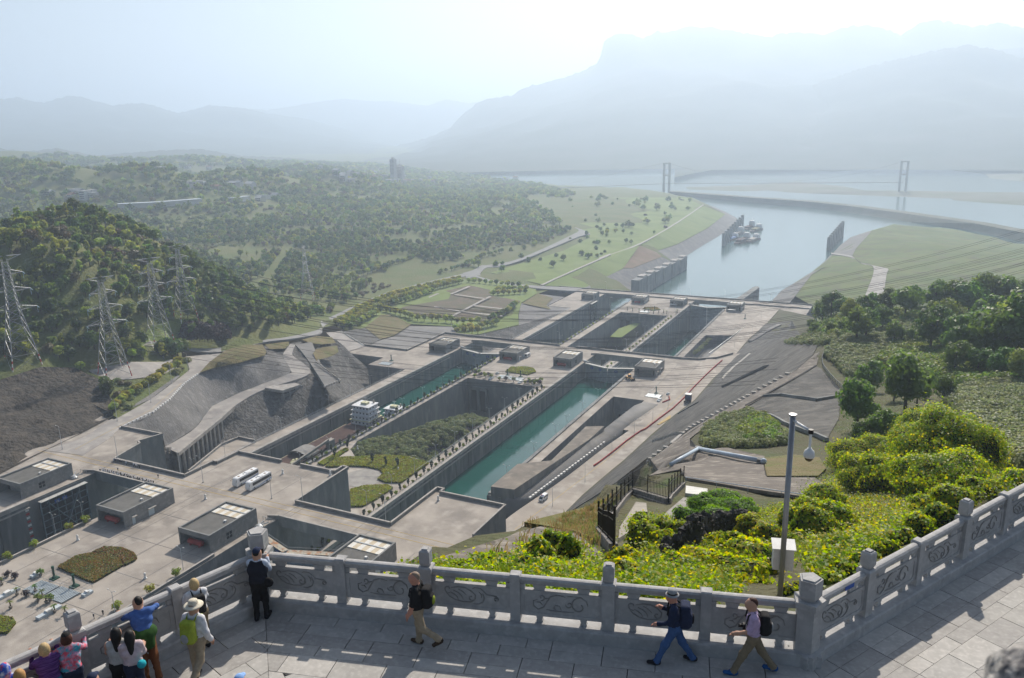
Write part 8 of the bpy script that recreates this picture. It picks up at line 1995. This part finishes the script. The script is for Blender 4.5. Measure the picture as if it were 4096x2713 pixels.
SK = mat('skin', (.50, .29, .20), (.44, .25, .17), 12, .55); SK2 = mat('skin_ruddy', (.52, .26, .18), (.45, .21, .15), 12, .55)
CM = {}
def cloth(n, c, c2=None, s=14): return mat('cloth_' + n, c, c2 or tuple(q * .78 for q in c), s, .9, .12, 90, obj=True)
def rotx(v, a): return np.array([v[0], v[1] * math.cos(a) + v[2] * math.sin(a) * 1.0, -v[1] * math.sin(a) + v[2] * math.cos(a)])
def person(label, head, h, face, legs, arms, shirt, pants, shoe, sleeve='short', lean=0, skin=None, hair=None, hat=None, hairlen='short', pack=None, glasses=False, skirt=None, wide=1.0, headyaw=0, foot=None, jac=None, belly=0):
 """head: photo px (2367 wide) of the top of the head; face: heading in degrees from +Y to +X"""
 skin = skin or SK
 s = h / 1.74
 ln = R(lean)
 def up(p): q = np.array(p, float) - np.array([0, 0, .95]); return np.array([q[0], q[1] * math.cos(ln) + q[2] * math.sin(ln), q[2] * math.cos(ln) - q[1] * math.sin(ln)]) + np.array([0, 0, .95])
 pr, mi = [], []
 def add(f, m): pr.append(f); mi.append(m)
 ft = []
 low = 9
 J = []
 for sd, (a, k) in zip((-1, 1), legs):
  a, k = R(a), R(k); hp = np.array([sd * .095 * wide, 0, .92]); kn = hp + .44 * np.array([sd * .02, math.sin(a), -math.cos(a)]); an = kn + .43 * np.array([0, math.sin(a - k), -math.cos(a - k)])
  fp = (a - k) * .75 if k > R(25) else 0
  toe = an + .17 * np.array([sd * .15, math.cos(fp), math.sin(fp) - .18]); J.append((hp, kn, an, toe)); low = min(low, an[2] - .08, toe[2] - .04)
 tp = up((0, .02, 1.745)); a_ = -R(face); hx, hy_ = s * tp[0], s * tp[1]
 x, y, _ = zv(head[0], head[1], PZ + s * (tp[2] - low)) if foot is None else zv(*foot, PZ)
 if foot is None: x, y = x - (hx * math.cos(a_) - hy_ * math.sin(a_)), y - (hx * math.sin(a_) + hy_ * math.cos(a_))
 for c_, p_ in ((cL, pL), (cL, pM)):
  dd = (np.array([x, y]) - c_) @ p_
  if dd < .5: x, y = np.array([x, y]) + p_ * (.5 - dd)
 x, y = float(x), float(y); POS[label] = (x, y)
 t = thing('person', label, 'person', (x, y, PZ), None, False, a_); t.scale = (s,) * 3
 for hp, kn, an, toe in J:
  add(cone(hp, kn, .105 * wide, .075), 1); add(cone(kn, an + (an - kn) * -.02, .075, .062), 1)
  heel = an + np.array([0, -.05, -.04]); add(cone(heel, toe, .048, .042), 2)
 add(cone((-.075 * wide, 0, .94), (.075 * wide, 0, .94), .125, .125), 1)
 add(cone((-.06 * wide, .01, 1.06), (.06 * wide, .01, 1.06), .125 + belly, .125 + belly), 0); add(cone(up((-.085 * wide, 0, 1.24)), up((.085 * wide, 0, 1.24)), .13, .13), 0); add(cone(up((-.15, -.01, 1.41)), up((.15, -.01, 1.41)), .072, .072), 0)
 nk, hc_ = up((0, 0, 1.44)), up((0, .02, 1.62))
 add(cone(nk, hc_, .058, .055), 3)
 hy = R(headyaw); rot = np.array([[math.cos(hy), -math.sin(hy), 0], [math.sin(hy), math.cos(hy), 0], [0, 0, 1]])
 hp_ = lambda v: hc_ + rot @ np.array(v)
 add(ell(hp_((0, 0, .02)), (.078, .096, .112)), 3); add(ell(hp_((0, .045, -.06)), (.05, .05, .05)), 3); add(ell(hp_((0, .103, -.01)), (.013, .02, .022)), 3)
 for sd in (-1, 1): add(ell(hp_((sd * .08, -.005, 0)), (.014, .026, .034)), 3)
 H_ = []
 for sd, (sa, so, e, inn) in zip((-1, 1), arms):
  sa, so, e = R(sa), R(so), R(e); sh = up((sd * .185 * (.5 + wide / 2), -.01, 1.405)); u = np.array([sd * math.sin(so), math.sin(sa) * math.cos(so), -math.cos(sa) * math.cos(so)])
  el = sh + .29 * u; fd = np.array([sd * (math.sin(so) * .5 - inn), math.sin(sa + e), -math.cos(sa + e)]); fd /= np.linalg.norm(fd); wr = el + .25 * fd
  add(cone(sh, el, .062, .052), 0 if sleeve != 'none' else 3)
  if sleeve == 'short': add(cone(el - u * .02, wr, .043, .034), 3)
  else: add(cone(el, wr, .05 if sleeve == 'long' else .043, .042 if sleeve == 'long' else .034), 0 if sleeve == 'long' else 3)
  pe = wr + fd * .085; add(cone(wr, pe, .034, .036), 3); H_.append((pe, fd, sd))
 if skirt: add(cone((0, 0, 1.0), (0, 0, .72), .16, .21), 0)
 f0_ = union(pr); ph = len(label)
 f = lambda P: f0_(P) + np.where(P[:, 2] < 1.43, .0075, 0) * np.sin(P[:, 2] * 33 + 4 * np.sin(P[:, 0] * 15 + ph) + 3 * np.sin(P[:, 1] * 21)) * np.sin(P[:, 0] * 11 + P[:, 1] * 9 + ph)
 V, F = surfnet(f, (-.52, -.55, low - .06), (.52, .72, 1.84), .024)
 cen = V[F].mean(1); D = np.stack([p(cen) for p in pr], 1)
 mid = np.array(mi)[D.argmin(1)]
 mats_ = [shirt, pants, shoe, skin]
 V2, F2, M2 = [V], [F], [mid]; o = len(V)
 fg = MB()
 for pe, fd, sd in H_:
  sidev = np.cross(fd, (0, 0, 1.0)); sidev = sidev / (np.linalg.norm(sidev) + 1e-6); dn = np.cross(sidev, fd); dn = dn if dn[2] < 0 else -dn
  for k, (off, l) in enumerate(((-.024, .060), (-.008, .072), (.008, .068), (.023, .052))):
   p0 = pe + sidev * off + fd * .02; p1 = p0 + fd * l * .5 + dn * .008; p2 = p1 + fd * l * .35 + dn * .028
   fg.tube([p0, p1, p2], [.0095, .009, .006], 5)
  p0 = pe - fd * .05 + sidev * .03 * sd; fg.tube([p0, p0 + fd * .035 + sidev * .022 * sd + dn * .01, p0 + fd * .065 + sidev * .018 * sd + dn * .022], [.012, .010, .007], 5)
 me = bpy.data.meshes.new('body')
 fv = [tuple(q) for q in V] + fg.v; ff = [tuple(q) for q in F] + [tuple(i + o for i in q) for q in fg.f]
 me.from_pydata(fv, [], ff)
 for m in mats_: me.materials.append(m)
 me.polygons.foreach_set('material_index', np.concatenate([mid, np.full(len(fg.f), 3)]).astype(np.int32)); me.polygons.foreach_set('use_smooth', np.ones(len(ff), bool)); me.update()
 b = put('body', me, t, (0, 0, -low))
 z0 = -low
 def child(nm, prims, m, k=.02, hh=.02, cut=None):
  fn = union(prims, k)
  g = (lambda P: np.maximum(fn(P), cut(P))) if cut else fn
  c = np.array([0, 0, 0]); V, F = surfnet(g, (-.3, -.36, .72), (.3, .6, 1.92), hh)
  if len(F): return put(nm, npmesh(nm, V, F, m, smooth=True), t, (0, 0, z0))
 R_ = rot.T
 loc = lambda P: (P - hc_) @ rot
 if hair is not None:
  ps_ = [ell(hp_((0, -.012, .035)), (.092, .108, .112))]
  if hairlen == 'bob': ps_ += [ell(hp_((0, -.035, -.03)), (.105, .09, .12))]
  if hairlen == 'long': ps_ += [ell(hp_((0, -.04, -.05)), (.10, .085, .15)), cone(hp_((0, -.08, -.05)), hp_((0, -.12, -.36)), .085, .06)]
  child('hair', ps_, hair, cut=lambda P: np.where((loc(P)[:, 1] > .045) & (loc(P)[:, 2] < .075), .05, -1) if hairlen != 'short' else np.where((loc(P)[:, 2] < -.02) | ((loc(P)[:, 1] > .035) & (loc(P)[:, 2] < .07)), .05, -1))
 if glasses:
  g = MB(); 
  for sd in (-1, 1): g.ball(tuple(hp_((sd * .034, .092, .018))), (.03, .012, .02), 8, 5)
  g.bar(hp_((-.08, .06, .022)), hp_((-.08, -.02, .02)), .008, .01); g.bar(hp_((.08, .06, .022)), hp_((.08, -.02, .02)), .008, .01)
  put('sunglasses', g.mesh('sunglasses', M_glass), t, (0, 0, z0))
 if hat:
  kind, hm1 = hat
  if kind == 'cap':
   child('cap', [ell(hp_((0, -.005, .062)), (.094, .112, .098))], hm1, cut=lambda P: .035 - loc(P)[:, 2])
   g = MB().ball(tuple(hp_((0, .12, .05))), (.07, .08, .014), 12, 5); put('cap_peak', g.mesh('cap_peak', hm1, True), t, (0, 0, z0))
  else:
   br = .20 if kind == 'sun' else .145
   g = MB().lathe([(br * .96, .035), (br, .045), (br * .8, .055), (.102, .07), (.10, .10), (.092, .15), (.06, .172), (.01, .175)], 22, tuple(hc_)); put('hat', g.mesh('hat', hm1, True), t, (0, 0, z0))
   if kind == 'bucket': put('hat_band', MB().lathe([(.106, .07), (.104, .10)], 20, tuple(hc_)).mesh('hat_band', M_iron), t, (0, 0, z0))
 if jac is not None:
  child('tied_jacket', [cone((-.10, 0, 1.0), (.10, 0, 1.0), .155, .155), cone((-.07, -.10, .98), (-.05, -.13, .78), .10, .11), cone((.07, -.10, .98), (.05, -.13, .80), .10, .12), cone((0, .14, 1.0), (.05, .17, .82), .05, .04)], jac)
 if pack is not None:
  m1, m2, sc = pack
  bp_ = thing('backpack', label.split(' ')[0] + ' ', 'backpack', (x, y, PZ), None, False, -R(face)); bp_.scale = (s,) * 3
  c = up((0, -.215, 1.20))
  V, F = surfnet(union([rbox(c, (.145 * sc, .095 * sc, .24 * sc), .06), rbox(c + np.array([0, -.09 * sc, -.07 * sc]), (.11 * sc, .05, .13 * sc), .04)], .015), (-.3, -.6, .7), (.3, .2, 1.7), .022)
  put('bag', npmesh('bag', V, F, m1, smooth=True), bp_, (0, 0, z0))
  put('pocket', MB().ball(tuple(c + np.array([0, -.145 * sc, -.07 * sc])), (.085 * sc, .03, .10 * sc), 10, 7).mesh('pocket', m2, True), bp_, (0, 0, z0))
  for sd in (-1, 1):
   put('strap', MB().tube([c + np.array([sd * .09, .08, .18 * sc]), up((sd * .105, -.02, 1.49)), up((sd * .12, .10, 1.43)), up((sd * .13, .135, 1.28)), up((sd * .15, .03, 1.10)), c + np.array([sd * .12, .08, -.16 * sc])], .019, 6).mesh('strap', m1 if sc < 1.05 else m2, True), bp_, (0, 0, z0))
  bp_['label'] = pack_label(label)
  CM[label] = bp_
 return t, z0, up, s
def pack_label(l): return PL.get(l, 'backpack worn by a tourist on the terrace')
PL = {}
blk = cloth('black', (.018, .018, .02)); navy = cloth('navy', (.02, .03, .07)); khaki = cloth('khaki', (.36, .29, .20)); khaki2 = cloth('khaki_dark', (.25, .20, .13)); denim = cloth('denim', (.06, .13, .30)); lav = cloth('lavender', (.50, .38, .56)); wht = cloth('white', (.68, .68, .70)); pale = cloth('pale_blue', (.50, .56, .66)); bluet = cloth('royal_blue', (.06, .13, .36)); brn = cloth('rust_brown', (.20, .075, .03)); grn = cloth('dark_green', (.03, .09, .02)); gry = cloth('grey', (.33, .34, .35)); teal = cloth('teal', (.02, .14, .24)); cream = cloth('cream', (.66, .60, .48)); lime = cloth('lime', (.30, .36, .04)); red_ = cloth('red', (.55, .06, .03)); pinkw = cloth('pink_white', (.6, .48, .5)); dkb = cloth('dark_jeans', (.025, .035, .07))
flo = mat('cloth_floral', (.62, .08, .12), (.05, .35, .45), 9, .85, obj=True, c3=(.75, .30, .42), s3=14, lo=.42, hi=.58); strp = mat('cloth_purple_stripe', (.05, .015, .09), (.12, .05, .20), 22, .9, obj=True, stretch=(.1, .1, 3), lo=.45, hi=.55); scarf = mat('cloth_scarf', (.04, .10, .42), (.60, .05, .05), 8, .8, obj=True, c3=(.7, .7, .72), s3=10, lo=.5, hi=.6)
hb, hg, hbl, hbr, hgi = [mat('hair_' + n, c, tuple(q * .7 for q in c), 40, .6, .2, 120, obj=True) for n, c in (('black', (.012, .011, .01)), ('grey', (.30, .22, .16)), ('blond', (.55, .40, .20)), ('auburn', (.07, .025, .015)), ('ginger', (.48, .27, .10)))]
sh_b = cloth('shoe_brown', (.07, .045, .03)); sh_k = cloth('shoe_black', (.02, .02, .025)); sh_bl = cloth('shoe_blue', (.02, .10, .30))
WL = math.degrees(math.atan2(-uM[0], -uM[1]))
l1 = 'man in a black polo and khaki trousers walking left along the balustrade'; PL[l1] = 'black backpack with yellow trim on the man in the black polo'
person(l1, (957, 1324), 1.78, WL, ((-12, 48), (6, 5)), ((8, 8, 14, .0), (-6, 8, 12, 0)), blk, khaki, sh_b, 'short', 2, SK2, hg, None, 'short', (blk, lime, 1.0), True, belly=.03)
l2 = 'man in a grey bucket hat, navy jacket and blue jeans striding left'; PL[l2] = 'large dark backpack on the man in the bucket hat'
person(l2, (1553, 1366), 1.75, WL, ((26, 4), (-20, 14)), ((14, 6, 62, .15), (6, 8, 115, .4)), navy, denim, sh_k, 'long', 5, SK2, hg, ('bucket', gry), 'short', (navy, blk, 1.12), True)
l3 = 'man in a lavender shirt with a camera walking behind the bucket-hat man'; PL[l3] = 'black backpack on the man in the lavender shirt'
tb_ = person(l3, (1738, 1384), 1.78, WL, ((26, 3), (-24, 12)), ((16, 6, 58, .15), (-8, 8, 30, .05)), lav, khaki2, sh_bl, 'short', 4, SK, hbr, None, 'short', (blk, gry, .95), True)
VF = (566, 1400)
l4 = 'man in a dark vest and navy cap photographing from the corner post'
person(l4, (554, 1244), 1.74, -25, ((-2, 3), (4, 3)), ((36, 5, 98, .4), (34, 5, 104, .4)), pale, blk, sh_k, 'long', 6, SK, hb, ('cap', navy), 'short', foot=VF)
l5 = 'blond woman in a white top with a black backpack beside the short post'; PL[l5] = 'black backpack on the blond woman in white'
person(l5, (427, 1324), 1.63, -62, ((-3, 3), (4, 4)), ((32, 10, 70, .2), (36, 12, 60, .2)), wht, khaki2, sh_k, 'long', 10, SK2, hbl, None, 'bob', (blk, blk, .95))
l6 = 'man in a cream sun hat and white shirt with a lime backpack'; PL[l6] = 'lime and grey backpack on the man in the sun hat'
person(l6, (446, 1390), 1.76, -14, ((4, 6), (-14, 38)), ((-6, 16, 30, .1), (-6, 16, 30, .1)), wht, khaki, sh_k, 'long', 4, SK, hg, ('sun', cream), 'short', (lime, gry, 1.02), wide=1.05)
l7 = 'man in a blue T-shirt with a green jacket round his waist leaning on the balustrade'
person(l7, (300, 1366), 1.76, -60, ((-14, 6), (-22, 20)), ((62, 26, 26, .1), (70, 34, 8, 0)), bluet, brn, sh_b, 'short', 24, SK, hb, None, 'short', None, True, jac=grn, headyaw=20)
l8 = 'woman with long black hair in a pale knitted vest and black trousers'
person(l8, (266, 1452), 1.62, -45, ((0, 3), (3, 3)), ((30, 8, 80, .2), (20, 8, 70, .2)), cloth('knit', (.45, .44, .42)), blk, sh_k, 'none', 6, SK, hb, None, 'long')
l9 = 'woman with long dark hair in a pink-white top holding something turquoise'
person(l9, (297, 1458), 1.58, -50, ((0, 3), (2, 3)), ((25, 8, 85, .2), (20, 8, 75, .1)), pinkw, dkb, sh_k, 'short', 4, SK, hb, None, 'long')
l10 = 'woman in a bright floral jacket and dark visor cap at the left balustrade'
person(l10, (133, 1444), 1.64, -55, ((0, 3), (3, 3)), ((55, 18, 60, .1), (50, 18, 60, .1)), flo, dkb, sh_k, 'long', 14, SK, hbr, ('cap', blk), 'bob', wide=1.1)
l11 = 'blond woman in a purple striped top leaning at the far left balustrade'
person(l11, (84, 1470), 1.62, -62, ((0, 3), (3, 3)), ((50, 14, 80, .2), (50, 14, 80, .2)), strp, teal, sh_k, 'long', 14, SK2, hbl, None, 'bob', wide=1.05)
person('person in a blue, red and white headscarf cut off by the lower left corner', (6, 1532), 1.60, -60, ((0, 3), (3, 3)), ((20, 8, 60, .1), (20, 8, 60, .1)), scarf, blk, sh_k, 'long', 5, SK2, scarf, None, 'long')
person('person with curly ginger hair at the bottom left edge', (42, 1548), 1.58, -60, ((0, 3), (3, 3)), ((20, 8, 60, .1), (20, 8, 60, .1)), cream, blk, sh_k, 'long', 5, SK2, hgi, None, 'bob')
person('person in a navy cap with a yellow badge cut off by the bottom edge', (212, 1559), 1.66, -30, ((0, 3), (3, 3)), ((10, 8, 20, 0), (10, 8, 20, 0)), navy, blk, sh_k, 'long', 0, SK, hb, ('cap', navy), 'short')
person('person in a light blue cap barely showing at the bottom edge', (552, 1562), 1.66, -20, ((0, 3), (3, 3)), ((10, 8, 20, 0), (10, 8, 20, 0)), wht, khaki, sh_k, 'long', 0, SK, hb, ('cap', cloth('sky', (.25, .42, .75))), 'short')
def held(name, label, cat, mb, m, head, h, face, off):
 x, y = POS[head]; a = -R(face); o = put(name, mb.mesh(name, m, True), None, (x + off[0] * math.cos(a) - off[1] * math.sin(a), y + off[0] * math.sin(a) + off[1] * math.cos(a), PZ + off[2]), a); tag(o, label, cat)
cm_b = MB(); cm_b.box(-.07, .07, -.03, .03, -.045, .045); cm_b.tube([(0, .03, 0), (0, .11, 0)], .035, 12)
held('photo_camera', 'black camera hanging before the man in the lavender shirt', 'camera', cm_b, M_iron, l3, 1.78, WL, (.02, .20, 1.08))
held('shoulder_bag', 'black shoulder bag at the hip of the man in the vest', 'bag', MB().ball((0, 0, 0), (.13, .07, .12), 12, 8), blk, l4, 1.72, -25, (.24, -.05, .98))
held('turquoise_ball', 'turquoise balloon-like ball held by the dark-haired woman', 'ball', MB().ball((0, 0, 0), .085, 14, 10), cloth('turq', (.02, .42, .50)), l9, 1.58, -50, (.16, -.20, .98))
held('mobile_phone', 'dark phone held up by the man in the vest', 'phone', MB().box(-.04, .04, -.006, .006, -.075, .075), M_iron, l4, 1.72, -25, (0, .42, 1.50))
V, F = surfnet(union([cone((-.07, .0, 1.02), (.07, .0, 1.02), .145, .145), cone((-.095, .025, 1.24), (.095, .025, 1.24), .147, .147), cone((-.125, .035, 1.41), (.125, .035, 1.41), .088, .088)], .03), (-.4, -.4, .8), (.4, .5, 1.7), .022)
vo = put('body_vest', npmesh('vest', V, F, cloth('vest', (.022, .024, .035)), smooth=True)); vo.name = 'vest'
vp_ = [o for o in bpy.data.objects if o.get('label') == l4][0]; vo.parent = vp_; vo.location = (0, 0, .02)
def tiny(sh, pa, ca):
 t = MB(); t.tube([(-.09, 0, 0), (-.09, 0, .8)], [.07, .09], 5, 1); t.tube([(.09, .06, 0), (.09, 0, .8)], [.07, .09], 5, 1)
 t.lathe([(.17, .78), (.2, 1.0), (.23, 1.3), (.2, 1.42), (.07, 1.47)], 7, (0, 0, 0), 0)
 for s_ in (-1, 1): t.tube([(s_ * .22, 0, 1.38), (s_ * .27, .05, 1.1), (s_ * .22, .16, .92)], [.07, .06, .04], 5, 0)
 t.ball((0, 0, 1.6), (.1, .11, .13), 7, 5, 2); t.lathe([(.16, 1.64), (.12, 1.67), (.11, 1.74), (.03, 1.78)], 8, (0, 0, 0), 3)
 return t.mesh('visitor', [sh, pa, SK, ca])
tm_ = [tiny(*a) for a in ((wht, dkb, wht), (blk, blk, wht), (gry, blk, wht), (navy, khaki, wht), (pale, dkb, wht), (red_, blk, blk))]
def crowd(pts, what, group):
 for i, p in enumerate(pts):
  o = put('person', tm_[rsf.integers(0, 5)], None, p, rsf.uniform(0, 6)); tag(o, '%s tiny visitor from the left %s' % (ordw(i), what), 'person', group)
crowd([(x, 195.6 + .9 * (i % 2) + rsf.uniform(-.1, .1), 0) for i, x in enumerate(np.arange(-284, -254, .62))], 'in the white-capped line at the road bridge', 'visitors lining the road bridge')
crowd([(x, 205.0, 0) for x in (-288, -287, -284.5, -283.4, -280.6, -276.2, -275.6, -275.0, -274.3, -272.8)], 'along the outer road parapet', 'visitors at the outer road parapet')
crowd([z2(285, 1120, 0), z2(915, 1222, 0)], 'walking on the open road', 'visitors walking on the road')
crowd([zm(738, 1520, 0), zm(810, 1490, 0)], 'on the nearest deck by the left balustrade', 'visitors on the nearest deck')
# ---------------------------------------------------------------- the air: thin haze over the whole valley
hz = MB().box(-16000, 16000, -400, 19000, -260, 1180).obj('haze', bpy.data.materials.new('haze_air'))
hm = hz.data.materials[0]; hm.use_nodes = True
hn = hm.node_tree
for n_ in list(hn.nodes):
 if n_.type == 'BSDF_PRINCIPLED': hn.nodes.remove(n_)
pv = hn.nodes.new('ShaderNodeVolumePrincipled')
pv.inputs['Color'].default_value = (.69, .825, 1.0, 1)
pv.inputs['Density'].default_value = 2.3e-4
pv.inputs['Anisotropy'].default_value = .45
hn.links.new(pv.outputs[0], hn.nodes['Material Output'].inputs['Volume'])
tag(hz, 'thin pale haze filling the whole valley air', None, None, 'stuff')
